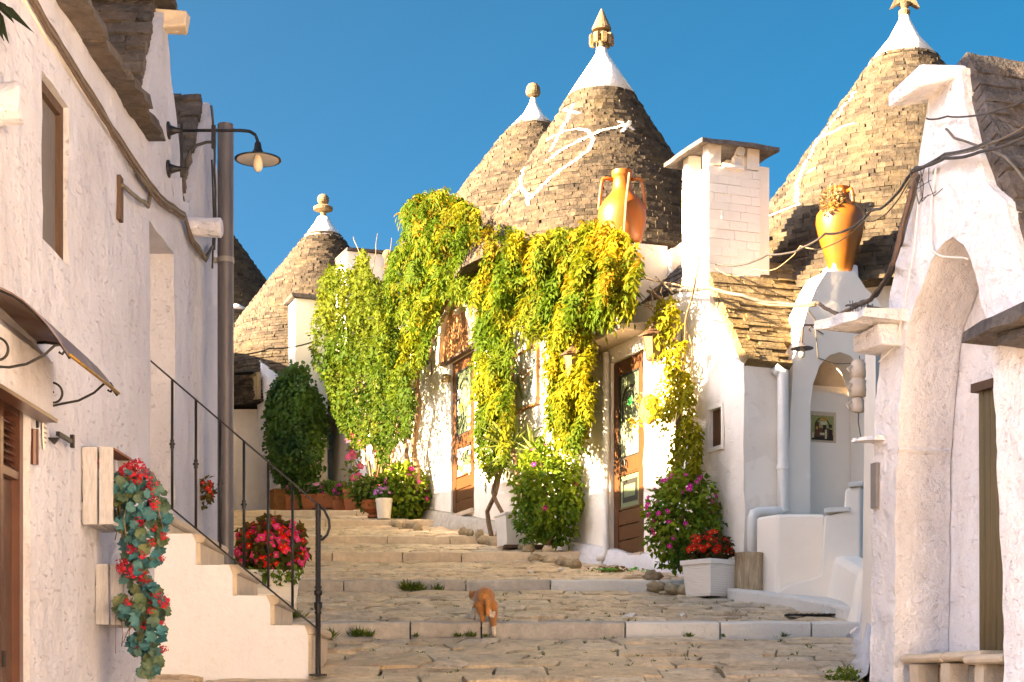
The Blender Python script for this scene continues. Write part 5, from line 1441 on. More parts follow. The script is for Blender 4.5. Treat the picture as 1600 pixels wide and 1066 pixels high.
# ------------------------------------------------------------------ rounded bushes
def bush(name, label, c, rx, ry, rz, n, ln, wd, c0, c1, seed, flowers=0, fcol=(0.55, 0.02, 0.22), frad=0.03, stems=True, mat='leaf', base=None, group=None, petals=5, rough=0.30, cat='bush', fl_low=-0.6, parent=None, fcol2=None):
    c = np.array(c); e = parent or empty(name, base or (c[0], c[1], c[2] - rz), label, cat, group)
    d = unit(RNG.normal(size=(n, 3))); 
    k = 1 + rough * np.array([noise.noise(Vector((q[0] * 2.3 + seed, q[1] * 2.3, q[2] * 2.3))) + 0.6 * noise.noise(Vector((q[0] * 5 + seed, q[1] * 5, q[2] * 5))) for q in d])
    r = k * (1 - 0.55 * RNG.random(n) ** 2.2)
    p = c + d * r[:, None] * np.array([[rx, ry, rz]])
    col = lerpc(c0, c1, 0.45 + 0.7 * nz(p, 4.0, seed) + 0.25 * d[:, 2] + RNG.normal(size=n) * 0.15) * RNG.uniform(0.8, 1.2, (n, 1))
    dr = d * 0.6 + np.array([[0, 0, -0.25]]) + RNG.normal(size=p.shape) * 0.55
    leaf_obj('foliage', blades(p, dr, d + RNG.normal(size=p.shape) * 0.5 + [[0, 0, .5]], RNG.uniform(.7, 1.25, n) * ln, RNG.uniform(.75, 1.2, n) * wd, np.clip(col, 0, 1)), M[mat], e)
    if stems:
        mb = MB()
        for _ in range(9):
            q = unit(RNG.normal(size=(1, 3)))[0]; q[2] = abs(q[2])
            mb.tube([(c[0] + q[0] * .05, c[1] + q[1] * .05, c[2] - rz), tuple(c + q * np.array([rx, ry, rz]) * 0.35 - [0, 0, rz * .3]), tuple(c + q * np.array([rx, ry, rz]) * 0.75)], [0.012, 0.009, 0.004], 5)
        mb.build('stems', M['bark'], e)
    for i in range(flowers):
        for _ in range(40):
            q = unit(RNG.normal(size=(1, 3)))[0]
            if q[1] < 0.15 and q[2] > fl_low: break
        kk = 1 + rough * (noise.noise(Vector((q[0] * 2.3 + seed, q[1] * 2.3, q[2] * 2.3))) + 0.6 * noise.noise(Vector((q[0] * 5 + seed, q[1] * 5, q[2] * 5))))
        pos = c + q * np.array([rx, ry, rz]) * kk * 1.0
        fc = np.array(fcol2 if (fcol2 is not None and random.random() < 0.5) else fcol) * random.uniform(0.8, 1.2)
        bloom(pos, q + np.array([0, -0.5, 0.1]), frad * random.uniform(0.8, 1.25), fc, e, petals)
    return e
_BL = {}
def bloom(pos, nrm, r, col, parent, petals=5, name='flower'):
    """single flower with its petals as one mesh (alike flowers share their mesh)"""
    key = (tuple(int(v * 40) for v in col), petals)
    if key not in _BL:
        t = np.linspace(0, 2 * math.pi, petals + 1)[:-1]
        d = np.stack([np.cos(t), np.sin(t), np.full(petals, 0.25)], 1)
        v, tr, c = blades(np.zeros((petals, 3)), d, np.tile([[0, 0, 1.0]], (petals, 1)), np.full(petals, 1.0), np.full(petals, 0.95), np.tile([col], (petals, 1)), 0.08)
        v2, t2, c2 = discs(np.array([[0, 0, 0.12]]), np.array([[0, 0, 1.0]]), np.array([0.2]), np.array([[0.6, 0.45, 0.08]]), 6)
        v, tr, c = join([(v, tr, c), (v2, t2, c2)])
        o = from_arrays('flower', v, tr, M['petal'], None, c); _BL[key] = o.data; bpy.data.objects.remove(o)
    o = bpy.data.objects.new(name, _BL[key]); COL.objects.link(o)
    q = Vector(nrm).to_track_quat('Z', 'Y')
    o.matrix_basis = Matrix.Translation(Vector(pos)) @ q.to_matrix().to_4x4() @ Matrix.Rotation(random.uniform(0, 6), 4, 'Z') @ Matrix.Scale(r, 4)
    o.parent = parent
    if parent.type == 'EMPTY': o.matrix_parent_inverse = Matrix.Translation(-parent.location)
    return o
G0, G1 = (0.07, 0.14, 0.015), (0.2, 0.3, 0.03)
q = BF.px(1067, 812, .38); bush('flowering_bush', 'round green bush with magenta flowers right of the near glazed door', q, .36, .34, .52, 2300, .075, .05, (0.08, .16, .015), (0.28, 0.33, 0.02), 1.0, 40, (0.75, 0.02, 0.36), .032)
q = BF.px(856, 772, .40); bush('flowering_bush', 'tall leafy bush with few magenta flowers between the vine columns', q, .42, .38, .64, 3000, .085, .055, (0.08, .16, .015), (0.26, 0.33, 0.02), 4.0, 9, (0.60, 0.015, 0.30), .034)
q = BF.px(630, 772, .40); bush('flowering_bush', 'bright green bush with magenta flowers below the twisted vine trunk', q, .36, .34, .46, 1500, .11, .075, (0.05, .11, .012), (0.24, 0.30, 0.02), 7.0, 12, (0.58, 0.015, 0.28), .045)
# ivy column by the top of the street
iv = empty('ivy_bush', P(455, 782, 30.6), 'dense dark green ivy column at the top of the street', 'bush')
ipoly = [(411, 650), (416, 610), (440, 585), (462, 568), (478, 575), (486, 600), (502, 622), (508, 660), (500, 705), (492, 740), (488, 765), (470, 785), (455, 770), (430, 745), (424, 720), (414, 690)]
FR = Plane(0, 30.6, 1, 0)
if FR.n.y > 0: FR = Plane(0, 30.6, 1, 0, flip=True)
p, u = in_poly_samples(FR, ipoly, 6000, 0.55, 0.0, 0.5, -0.45, 2.0, 1.0)
p[:, 0] += RNG.normal(size=len(p)) * 0.05; p[:, 2] += RNG.normal(size=len(p)) * 0.05
cx_ = (p[:, 0] / p[:, 1] * F + 800 - 460) / 50
p[:, 1] += np.clip(cx_ ** 2, 0, 1) * 0.4
c = lerpc((0.025, 0.06, 0.010), (0.085, 0.15, 0.018), 0.45 + 0.9 * nz(p, 2.0, 1.0))
d = np.array([[0, -0.5, -0.7]]) + RNG.normal(size=p.shape) * 0.5
leaf_obj('foliage', blades(p, d, RNG.normal(size=p.shape) * 0.5 + [[0, -1, .6]], RNG.uniform(.065, .11, len(p)), RNG.uniform(.055, .085, len(p)), c * RNG.uniform(.8, 1.2, (len(p), 1))), M['leaf_dark'], iv)
vine(iv, [P(462, 790, 30.7), P(458, 700, 30.6), P(466, 620, 30.7)], 0.05, 0.03, 'trunk')
M['terra'] = simple('terracotta', (0.36, 0.115, 0.035), 0.8, var=0.3, scale=10, bstr=0.15, col2=(0.27, 0.085, 0.03))
M['terra_old'] = simple('rusty_old_terracotta', (0.26, 0.11, 0.03), 0.9, var=0.4, scale=8, bstr=0.5, col2=(0.15, 0.055, 0.015))
def box_pot(name, label, c, w, d, h, mat, rz=0.0, group=None, cat='planter'):
    e = empty(name, c, label, cat, group)
    mb = MB(); ca, sa = math.cos(rz), math.sin(rz)
    def pt(x, y, z): return Vector((c[0] + x * ca - y * sa, c[1] + x * sa + y * ca, c[2] + z))
    k = 0.9
    lo = [pt(-w / 2 * k, -d / 2 * k, 0), pt(w / 2 * k, -d / 2 * k, 0), pt(w / 2 * k, d / 2 * k, 0), pt(-w / 2 * k, d / 2 * k, 0)]
    hi = [pt(-w / 2, -d / 2, h), pt(w / 2, -d / 2, h), pt(w / 2, d / 2, h), pt(-w / 2, d / 2, h)]
    mb.hexa(lo + hi); mb.build('body', mat, e, bevel=0.006)
    rm = MB(); rm.box((c[0], c[1], c[2] + h + 0.001), w * 1.07, d * 1.07, 0.035, rz=rz); rm.build('rim', mat, e, bevel=0.008)
    so = MB(); so.box((c[0], c[1], c[2] + h + 0.018), w * 0.9, d * 0.9, 0.012, rz=rz); so.build('soil', M['soil'], e)
    return e
def round_pot(name, label, c, r0, r1, h, mat, group=None, cat='pot', bowl=False):
    e = empty(name, c, label, cat, group)
    mb = MB()
    prof = [(r0, 0), (r0 * 1.03, 0.01), (r1 * .93, h * 0.82), (r1 * .93, h * .84), (r1, h * .85), (r1, h), (r1 * .86, h), (r1 * .84, h * .86)] if not bowl else [(r0, 0), (r0, .04), (r0 * .8, .06), (r1 * .8, h * .45), (r1 * .93, h * .8), (r1, h * .84), (r1, h), (r1 * .88, h), (r1 * .86, h * .86)]
    mb.lathe(c, prof, 24); mb.build('body', mat, e, smooth=False)
    so = MB(); so.lathe(c, [(r1 * .85, h * .84), (r1 * .85, h * .88)], 20); so.build('soil', M['soil'], e)
    return e
q = P(439, 783, 30.3); box_pot('square_planter', 'rusty square planter at the foot of the dark ivy', (q.x, q.y, G(30.3)), .36, .36, .44, M['terra_old'], 0.4)

# ------------------------------------------------------------------ row of pots at the top of the street
pots = [(465, 803, 'box', .40, 'small terracotta trough with pink flowers next to the ivy', (0.55, 0.10, 0.32)), (492, 803, 'box', .44, 'terracotta trough with pale pink flowers, second from the ivy', (0.60, 0.25, 0.40)), (514, 805, 'box', .36, 'terracotta trough with cyclamen against the white wall', (0.55, 0.06, 0.30))]
M['brick_red'] = simple('worn_red_brick', (0.30, 0.12, 0.05), 0.9, var=0.3, scale=12, bstr=0.4)
for (x, y, kind, w, lab, fc) in pots:
    D = 30.2 - (x - 465) * 0.012
    q = P(x, y, D); zg = G(D)
    e = box_pot('flower_trough', lab, (q.x, q.y, zg + 0.10), w, .24, .24, M['terra'], -0.15, 'terracotta pots along the wall')
    bush('trough_plant', lab.replace('terracotta trough with', 'cluster of').replace('small ', 'low ') , (q.x, q.y, zg + .44), w * .5, .14, .13, 260, .085, .06, (0.04, .09, .02), (0.12, .20, .03), x * .1, 7, fc, .045, False, cat='plant', group='flowers in the wall troughs')
    for sg in (-1, 1):
        mb = MB(); mb.box((q.x + sg * w * .28, q.y - .02, zg + .045), w * .42, .2, .09, jit=.006)
        tag(mb.build('brick_block', M['brick_red']), 'worn red brick under the %s end of the trough %s' % ('ivy-side' if sg < 0 else 'street-side', {465: 'next to the ivy', 492: 'second from the ivy', 514: 'with cyclamen'}[x]), 'brick', 'bricks under the troughs')
D = 29.0; q = P(556, 806, D); zg = G(D)
round_pot('flower_pot', 'large terracotta pot with a tall pink-flowered climber on a cane', (q.x, q.y, zg), .17, .235, .40, M['terra'], 'terracotta pots along the wall')
def cane_climber(label, x, D, ytop, ybot, n, seed):
    e = empty('cane_climber', P(x, ybot, D), label, 'plant')
    mb = MB(); mb.tube([P(x, ybot, D), P(x - 1, (ytop + ybot) / 2, D), P(x + 2, ytop, D)], 0.010, 6); mb.build('cane', M['twig'], e)
    t = RNG.uniform(0, 1, n) ** 1.3
    p = np.array([tuple(P(x + random.gauss(0, 9 * (1.1 - a)), ybot - (ybot - ytop - 22) * a, D + random.gauss(0, .1))) for a in t])
    c = lerpc((0.06, .10, .015), (0.20, .22, .03), RNG.random(n))
    leaf_obj('foliage', blades(p, RNG.normal(size=p.shape) + [[0, -.3, -.2]], RNG.normal(size=p.shape) + [[0, -1, .4]], RNG.uniform(.09, .15, n), RNG.uniform(.05, .08, n), c), M['leaf'], e)
    for k in range(11):
        a = random.random(); bloom(P(x + random.gauss(0, 13 * (1.2 - a)), ybot - 18 - (ybot - ytop - 40) * a, D - .15), (random.uniform(-.5, .5), -1, .2), .075, (0.62, 0.10, 0.20), e)
    return e
cane_climber('tall thin climber with pink flowers on a cane by the white wall', 553, 28.95, 640, 778, 150, 1)
cane_climber('pink-flowered climber half hidden before the woody stems', 613 - 18, 28.3, 660, 790, 160, 2)
for (x, y, D, r, h, lab) in ((531, 806, 29.4, .15, .30, 'terracotta pot left of the tall pink climber'), (617 - 18, 800, 28.5, .15, .28, 'terracotta pot behind the wide terracotta bowl')):
    q = P(x, y, D); round_pot('flower_pot', lab, (q.x, q.y, G(D)), r * .75, r, h, M['terra'], 'terracotta pots along the wall')
    bush('pot_plant', 'small leafy plant with magenta flowers in the ' + lab.replace('terracotta ', ''), (q.x, q.y, G(D) + h + .1), .16, .16, .14, 240, .085, .06, (0.035, .08, .015), (0.12, .2, .03), x * .3, 7, (0.58, 0.04, 0.30), .045, False, cat='plant')
q = P(586, 820, 26.7); round_pot('flower_bowl', 'wide terracotta bowl planter before the bright green bush', (q.x, q.y, G(26.7)), .12, .26, .27, M['terra'], None, 'pot', True)
bush('bowl_plant', 'feathery green plant filling the wide terracotta bowl', (q.x - .02, q.y, G(26.7) + .42), .36, .30, .24, 900, .10, .055, (0.04, .085, .012), (0.17, .22, .03), 3.3, 0, cat='plant')
q = P(600, 824, 26.2); M['pot_white'] = simple('white_glazed_pot', (0.66, .62, .54), .5, var=.15, scale=8)
round_pot('white_pot', 'small white pot with a lilac flower head beside the terracotta bowl', (q.x, q.y, G(26.2)), .10, .135, .32, M['pot_white'])
bush('lilac_plant', 'lilac flower head in the small white pot', (q.x - .02, q.y, G(26.2) + .40), .13, .12, .09, 120, .08, .06, (0.04, .09, .02), (0.12, .2, .03), 9.3, 22, (0.50, 0.17, 0.50), .035, False, cat='plant', fl_low=-.1)
# rough stones edging the plant beds
ORD = ('first', 'second', 'third', 'fourth', 'fifth', 'sixth', 'seventh', 'eighth')
def rock_edge(x0, x1, off, n, lab, y=None, s=0.1):
    for k in range(n):
        x = x0 + (x1 - x0) * (k + .5) / n; u = BF.u(x, off); D = BF.at(u, 0, off).y
        q = BF.at(u, G(D) + s * .35, off + random.uniform(-.04, .04))
        mb = MB(); mb.ell((0, 0, 0), 1, 1, 1, 12, 8)
        sx, sy, sz = s * random.uniform(.7, 1.25), s * random.uniform(.7, 1.2), s * random.uniform(.6, 1.0); sd = random.random() * 50
        mb.v = [(q.x + v[0] * sx * (1 + .5 * noise.noise((v[0] * 2.6 + sd, v[1] * 2.6, v[2] * 2.6))), q.y + v[1] * sy, q.z + v[2] * sz * (1 + .5 * noise.noise((v[0] * 2.8, v[1] * 2.6 + sd, v[2] * 2.6)))) for v in mb.v]
        tag(mb.build('edging_rock', M['rock'], smooth=True), ('%s of the ' % ORD[k]) + lab + ', from the left', 'rock', lab)
M['rock'] = stone('mossy_field_stone', [(0.45, 0.34, 0.21), (0.55, 0.45, 0.30), (0.40, 0.31, 0.20)], (0.20, 0.17, 0.07), 0.4, 30, 0.9, 0.03, 0.5)
rock_edge(808, 905, .62, 8, 'pitted rocks edging the bed of the tall leafy bush', s=.075)
rock_edge(1012, 1075, .62, 5, 'pitted rocks edging the bed right of the near door', s=.085)
rock_edge(722, 792, .52, 7, 'pitted rocks around the twisted wisteria stems', s=.08)
rock_edge(612, 660, .7, 5, 'pitted rocks below the bright green bush', s=.09)
# yucca and its white trough
yc = empty('yucca', b(815, 800, .3), 'spiky yucca rising behind the tall leafy bush', 'plant')
parts = []
for (x, y, n, L) in ((800, 700, 46, .55), (838, 715, 26, .50), (818, 740, 18, .4)):
    o_ = np.array(BF.px(x, y, .3)); d = unit(RNG.normal(size=(n, 3)) + [[0, -.1, .75]])
    parts.append(blades(np.tile(o_, (n, 1)), d, RNG.normal(size=(n, 3)) + [[0, 0, 1]], RNG.uniform(.6, 1.1, n) * L, np.full(n, .038), lerpc((0.08, .13, .03), (0.25, .28, .05), RNG.random(n)), .3))
leaf_obj('foliage', join(parts), M['leaf_dark'], yc)
vine(yc, [b(812, 790, .3), b(808, 745, .3), b(802, 702, .3)], .03, .025, 'trunk')
u = BF.u(802, .55); q = BF.at(u, 0, .55); box_pot('white_trough', 'white plastered trough leaning at the foot of the yucca', (q.x + .05, q.y, G(q.y) + .02), .46, .40, .40, M['pvc'], 0.35)
mb = MB(); mb.box((q.x + .12, q.y - .25, G(q.y - .25) + .03), .5, .16, .05, rz=.2, jit=.01); tag(mb.build('loose_plank', M['wood_old']), 'weathered plank lying under the white trough', 'plank')
# ================================================================== steps and railing on the left
SD0, SD1 = 11.45, 12.42
steps = empty('entrance_steps', (-1.9, 11.5, G(11.5)), 'white plastered side steps with cream treads leading to the left doorway', 'steps')
nx = [(-1.40, 0.515), (-1.66, 0.720), (-1.92, 0.930), (-2.17, 1.145), (-2.40, 1.285)]
PS = Plane(0, SD0, 1, 0)
if PS.n.y > 0: PS = Plane(0, SD0, 1, 0, flip=True)
prof = [(LX - .05, E - 0.2), (-1.40, E - 0.2)]
for i, (x, z) in enumerate(nx):
    prof.append((x - .005, E + z - 0.035)); prof.append((x - .03, E + z + .026)); prof.append(((nx[i + 1][0] - .005 if i + 1 < len(nx) else LX - .05), E + z + 0.026))
wall('wall', PS, prof, [], SD1 - SD0, 0.06, 0.007, M['white_steps'], steps, 4.0, 0.0)
for i, (x, z) in enumerate(nx):
    xb = x - .09
    pf = [(xb, -.032), (x + .035, -.034), (x + .052, -.022), (x + .058, 0.0), (x + .050, .020), (x + .034, .030), (xb, .030)]
    mb = MB(); mb.prism([(a, SD0 + .010, E + z + b_) for a, b_ in pf], (0, SD1 - SD0 - .02, 0)); mb.build('tread', M['tread'], steps)
    zb = (E + nx[i - 1][1] + .032) if i else E + 0.15
    mb = MB(); mb.box((x + .008, (SD0 + SD1) / 2 + .006, (zb + E + z - .036) / 2), .03, SD1 - SD0 - .03, E + z - .036 - zb); mb.build('riser', M['tread'], steps)
rail = empty('iron_railing', (-1.33, 11.4, G(11.4)), 'black wrought-iron railing of the side steps', 'railing')
RD = 11.40
tp0, tp1 = P(496, 788, RD), P(233, 562, 11.38)
lo0, lo1 = P(494, 981, RD), P(241, 772, 11.38)
def bar(nm, pts, r, n=8, mat=None, par=None, **k):
    mb = MB(); mb.tube(pts, r, n); return mb.build(nm, mat or M['iron'], par, smooth=True, **k)
mb = MB(); d = (tp1 - tp0).normalized(); mb.box((tp0 + tp1) / 2, (tp1 - tp0).length, .035, .012, ax=(d, Vector((0, 1, 0)), d.cross(Vector((0, 1, 0))))); mb.build('handrail', M['iron'], rail)
mb = MB(); d = (lo1 - lo0).normalized(); mb.box((lo0 + lo1) / 2, (lo1 - lo0).length, .025, .012, ax=(d, Vector((0, 1, 0)), d.cross(Vector((0, 1, 0))))); mb.build('lower_rail', M['iron'], rail)
for x in (269, 306, 344, 381, 419, 457):
    t = (x - 496) / (233 - 496); a = tp0.lerp(tp1, t); t2 = (x - 494) / (241 - 494); c = lo0.lerp(lo1, t2); c.x = a.x
    m_ = a.lerp(c, .50)
    pts = [c]; rs_ = [.0095]
    for (dz, r) in ((-.035, .0095), (-.022, .015), (-.012, .012), (0, .024), (.012, .012), (.022, .015), (.035, .0095)):
        pts.append(m_ + Vector((0, 0, dz))); rs_.append(r)
    pts.append(a); rs_.append(.0095)
    bar('baluster', pts, rs_, 8, par=rail)
nb = P(497, 1055, RD); nb.z = G(RD)
pts = [nb]; rs_ = [.019]; L = tp0.z - nb.z
for (f, r) in ((.02, .019), (.36, .018), (.37, .026), (.385, .018), (.40, .027), (.43, .027), (.435, .018), (.47, .018), (.475, .027), (.50, .027), (.505, .018), (.52, .026), (.53, .018), (.995, .018), (1.0, .018)):
    pts.append(nb + Vector((0, 0, L * f))); rs_.append(r)
bar('newel_post', pts, rs_, 4, par=rail)
mb = MB()
for k in range(26):
    z = nb.z + L * (.05 + .30 * k / 25 if k < 13 else .55 + .42 * (k - 13) / 12); mb.box((nb.x, nb.y, z), .034, .034, .010)
tag(mb.build('post_rings', M['iron'], rail), kind='stuff')
mb = MB(); mb.box((nb.x, nb.y, nb.z + .012), .11, .11, .014); mb.build('foot_plate', M['iron'], rail)
sc = [P(496, 788, RD), P(507, 798, RD), P(514, 812, RD), P(515, 825, RD), P(511, 836, RD), P(504, 843, RD), P(499, 844, RD), P(497, 840, RD), P(500, 837, RD), P(503, 839, RD)]
bar('scroll', sc, .009, 8, par=rail)
# ------------------------------------------------------------------ tall pole and swan-neck wall lamp
pd = 12.95; pc = P(352.5, 600, pd)
pole = empty('utility_pole', (pc.x, pc.y, G(pd)), 'tall plain grey metal pole beyond the railing', 'pole')
mb = MB(); mb.tube([(pc.x, pc.y, G(pd) - .2), (pc.x, pc.y, G(pd) + 2.2), (pc.x, pc.y, ZZ(195, pd))], .0625, 28); mb.build('shaft', M['pole'], pole, smooth=False)
for o_ in pole.children: o_.data.shade_smooth(); o_.data.set_sharp_from_angle(angle=math.radians(40))
mb = MB(); mb.tube([(pc.x, pc.y, ZZ(407, pd) - .02), (pc.x, pc.y, ZZ(407, pd) + .02)], .067, 24); mb.box((pc.x - .075, pc.y, ZZ(407, pd)), .03, .03, .04); mb.build('clamp_band', M['grey_box'], pole)
ld = 11.84
lamp = empty('wall_lamp', PL.at(ld, ZZ(262, ld)), 'dark swan-neck street lamp with flat white-lined shade on the left gable', 'lamp')
zA, zB = ZZ(204, ld), ZZ(264, ld)
for z in (zA, zB):
    a = PL.at(ld, z, 0); bar('wall_flange', [a, a + Vector((.014, 0, 0)), a + Vector((.016, 0, 0)), a + Vector((.06, 0, 0)), a + Vector((.10, 0, 0))], [.062, .062, .038, .022, .016], 14, par=lamp)
bar('bracket_post', [PL.at(ld, zB - .06, .10), PL.at(ld, zB, .10), PL.at(ld, zA, .10), PL.at(ld, zA + .05, .10)], .0115, 8, par=lamp)
lc = P(403, 228, ld)
arm = [PL.at(ld, zA, .06), Vector((lc.x - .12, ld, zA)), Vector((lc.x - .06, ld, zA - .006)), Vector((lc.x - .02, ld, zA - .03)), Vector((lc.x - .003, ld, zA - .07)), Vector((lc.x, ld, lc.z))]
bar('arm', arm, .0115, 10, par=lamp)
xb_ = P(334, 228, ld).x
bar('stay', [PL.at(ld, zB, .06), Vector((P(294, 0, ld).x, ld, zB))], .012, 8, par=lamp)
bar('stay', [Vector((P(291, 0, ld).x, ld, zB)), Vector((P(291, 0, ld).x, ld, zB + .06)), Vector((P(296, 0, ld).x, ld, zB + .12)), Vector((P(308, 0, ld).x, ld, zB + .17)), Vector((xb_ - .05, ld, zB + .19)), Vector((xb_, ld, zB + .19))], .011, 8, par=lamp)
mb = MB(); mb.box((xb_, ld, (zA + zB + .19) / 2 - .005), .032, .03, zA - zB - .19 + .08); mb.build('arm_clamp', M['iron'], lamp, bevel=.004)
mb = MB(); mb.lathe((lc.x, ld, lc.z), [(.012, .03), (.022, .02), (.028, -.02), (.045, -.055), (.165, -.095), (.166, -.100), (.150, -.099), (.05, -.064), (.03, -.06)], 32); mb.build('shade', M['iron'], lamp, smooth=True)
mb = MB(); mb.lathe((lc.x, ld, lc.z), [(.035, -.0655), (.052, -.068), (.148, -.1015), (.1475, -.1025), (.05, -.0695)], 32); mb.build('shade_lining', M['enamel'], lamp, smooth=True)
mb = MB(); mb.lathe((lc.x, ld, lc.z), [(.018, -.06), (.022, -.075), (.034, -.12), (.036, -.14), (.028, -.17), (.010, -.185)], 18); mb.build('bulb', M['bulb'], lamp, smooth=True)
# cables along the left wall
def cable(nm, pts, r, mat, par, sag=0.0, seg=8, wob=.008):
    P_ = [Vector(p) for p in pts]; out = []
    for i in range(len(P_) - 1):
        for k in range(seg):
            t = k / seg; q = P_[i].lerp(P_[i + 1], t); q.z -= sag * 4 * t * (1 - t)
            out.append(q + Vector((noise.noise(q * 5), noise.noise(q * 5 + Vector((7, 0, 0))), noise.noise(q * 5 + Vector((0, 7, 0))))) * wob)
    out.append(P_[-1]); mb = MB(); mb.tube(out, r, 7); return mb.build(nm, mat, par, smooth=True)
lw = lambda x, y, o=.03: PL.at(PL.u(x, o), ZZ(y, PL.at(PL.u(x, o), 0, o).y), o)
cl = empty('cable_bundle', lw(150, 160), 'bundle of brown cables clipped along the left wall below the eaves', 'cable')
for k in range(4):
    o_ = .025 + .012 * (k % 2); dy = k * 5
    cable('cable', [lw(30, -46 + dy, o_), lw(90, 58 + dy, o_), lw(150, 155 + dy, o_), lw(215, 258 + dy, o_), lw(250, 305 + dy, o_ + .01), lw(288, 334 + dy * .6, o_), lw(300, 372 + dy * .6, o_), lw(322, 400 + dy * .5, o_), lw(332, 385, o_)], .011 if k < 2 else .008, M['rust_cable'] if k != 1 else M['cable_pale'], cl, .004)
cable('cable', [lw(335, 390), lw(337, 330), lw(336, 260), lw(333, 200), lw(330, 165)], .01, M['cable'], cl)
cable('cable', [lw(332, 420), lw(334, 330, .05), lw(331, 250, .04)], .008, M['cable'], cl, .01)
cable('conduit', [lw(14, -40, .005), lw(60, 40, .005), lw(140, 160, .005), lw(213, 268, .005), lw(222, 280, .005)], .014, M['pvc'], cl, .0, 8, .004)
cable('cable', [lw(190, 288, .03), lw(215, 310, .05), lw(232, 322, .03), lw(236, 300, .03), lw(215, 272, .03)], .014, M['cable_pale'], cl, .0)
mb = MB(); PL.box(mb, PL.u(182), PL.u(187), ZZ(342, 10.3), ZZ(272, 10.3), 0, .025); tag(mb.build('wall_box', M['wood_old'], bevel=.004), 'narrow rusty conduit plate on the left wall below the cables', 'wall plate')
for k, u_ in enumerate((8.2, 8.9, 9.6, 10.3)):
    z_ = ZZ(-46 + (PL.u(30) and 0), 8) ; 
# ------------------------------------------------------------------ curved canopy over the shop door
cn = empty('door_canopy', PL.at(8.1, E + 1.75), 'curved brown metal canopy with scroll brackets over the shop door', 'canopy')
c0, c1 = 7.62, 8.57; prof = []
for t in np.linspace(0, 1, 9): prof.append((.42 * t, E + 1.93 - .02 * t - .31 * t ** 2.2))
mb = MB(); vs = []; fs = []
for (o_, z) in prof: vs += [PL.at(c0, z, o_), PL.at(c1, z - .06 * (1 - o_ / .42), o_), PL.at(c0, z - .008, o_), PL.at(c1, z - .008 - .06 * (1 - o_ / .42), o_)]
n = len(prof)
for i in range(n - 1):
    a = i * 4; c = a + 4; fs += [(a, a + 1, c + 1, c), (a + 2, c + 2, c + 3, a + 3), (a, c, c + 2, a + 2), (a + 1, a + 3, c + 3, c + 1)]
fs += [(0, 2, 3, 1), ((n - 1) * 4, (n - 1) * 4 + 1, (n - 1) * 4 + 3, (n - 1) * 4 + 2)]
mb.add(vs, fs); mb.build('sheet', M['copper'], cn, smooth=False)
bar('edge_trim', [PL.at(c0, prof[-1][1], .425), PL.at(c1, prof[-1][1], .425)], .008, 6, M['brass'], cn)
for uu in (c0 + .02, c1 - .01):
    dz = -.06 if uu > 8 else 0
    bar('rib', [PL.at(uu, z - .014 + dz * (1 - o_ / .42), o_) for o_, z in prof], .007, 6, par=cn)
    bar('bracket_bar', [PL.at(uu, E + 1.84 + dz, .008), PL.at(uu, E + 1.42, .008)], .008, 6, par=cn)
    sp = []
    for t in np.linspace(0, 1, 44):
        a = 1.0 + t * 9.4; r = .012 + .07 * t
        sp.append(PL.at(uu, E + 1.62 + dz * .5 + r * math.sin(a) * 1.0, .085 + r * math.cos(a)))
    end = sp[-1]
    sp += [PL.at(uu, E + 1.545, .14), PL.at(uu, E + 1.56, .22), PL.at(uu, E + 1.60, .30), PL.at(uu, E + 1.645, .35), PL.at(uu, E + 1.65, .385), PL.at(uu, E + 1.625, .40), PL.at(uu, E + 1.605, .385), PL.at(uu, E + 1.615, .37)]
    bar('scroll_bracket', sp, .0065, 6, par=cn)
hk = empty('shutter_hook', lw(86, 688), 'small black iron hook bracket on the left wall above the crates', 'hook')
q = lw(73, 690, .0); mb = MB(); mb.box(PL.at(PL.u(86), ZZ(684, 8.93), .05), .02, .26, .022); mb.build('bar', M['iron'], hk)
mb = MB(); mb.box(PL.at(PL.u(99), ZZ(690, 9.09), .05), .02, .03, .07); mb.build('hook_end', M['iron'], hk)
mb = MB(); mb.prism([PL.at(PL.u(74), ZZ(684, 8.78), 0), PL.at(PL.u(74), ZZ(684, 8.78), .06), PL.at(PL.u(74), ZZ(694, 8.78), .03)], (0, .03, 0)); mb.build('lug', M['iron'], hk)
# ------------------------------------------------------------------ white crates with hanging geraniums
M['crate'] = simple('whitewashed_crate_wood', (0.46, .45, .48), .8, scale=14, bstr=.4, bdist=.004, vec=lambda nt: stretch(nt, 6, 6, 1.0), col2=(0.33, .315, .33))
M['crate_in'] = simple('bare_crate_wood', (0.24, .11, .07), .85, var=.3, scale=14, vec=lambda nt: stretch(nt, 1, 6, 6))
m_, nt_, bs_ = NM('geranium_leaf'); oi = nd(nt_, 'ShaderNodeObjectInfo')
r_ = ramp(nt_, oi.outputs['Random'], [(0, (0.022, .095, .115)), (.35, (0.035, .14, .155)), (.6, (0.05, .10, .07)), (.85, (0.065, .10, .04)), (1, (0.09, .10, .03))])
n_ = noise_n(nt_, 60, 3); k_ = ramp(nt_, n_.outputs[0], [(.3, (.7,) * 3), (.7, (1.2,) * 3)])
nt_.links.new(mixc(nt_, 1.0, r_.outputs[0], k_.outputs[0], 'MULTIPLY'), bs_.inputs['Base Color']); bs_.inputs['Roughness'].default_value = .65; bump(nt_, bs_, n_.outputs[0], .4, .003); M['ger'] = m_
m_, nt_, bs_ = NM('geranium_petal'); oi = nd(nt_, 'ShaderNodeObjectInfo')
r_ = ramp(nt_, oi.outputs['Random'], [(0, (0.30, .004, .014)), (.5, (0.46, .006, .022)), (1, (0.40, .005, .035))]); nt_.links.new(r_.outputs[0], bs_.inputs['Base Color']); bs_.inputs['Roughness'].default_value = .8; M['gerp'] = m_
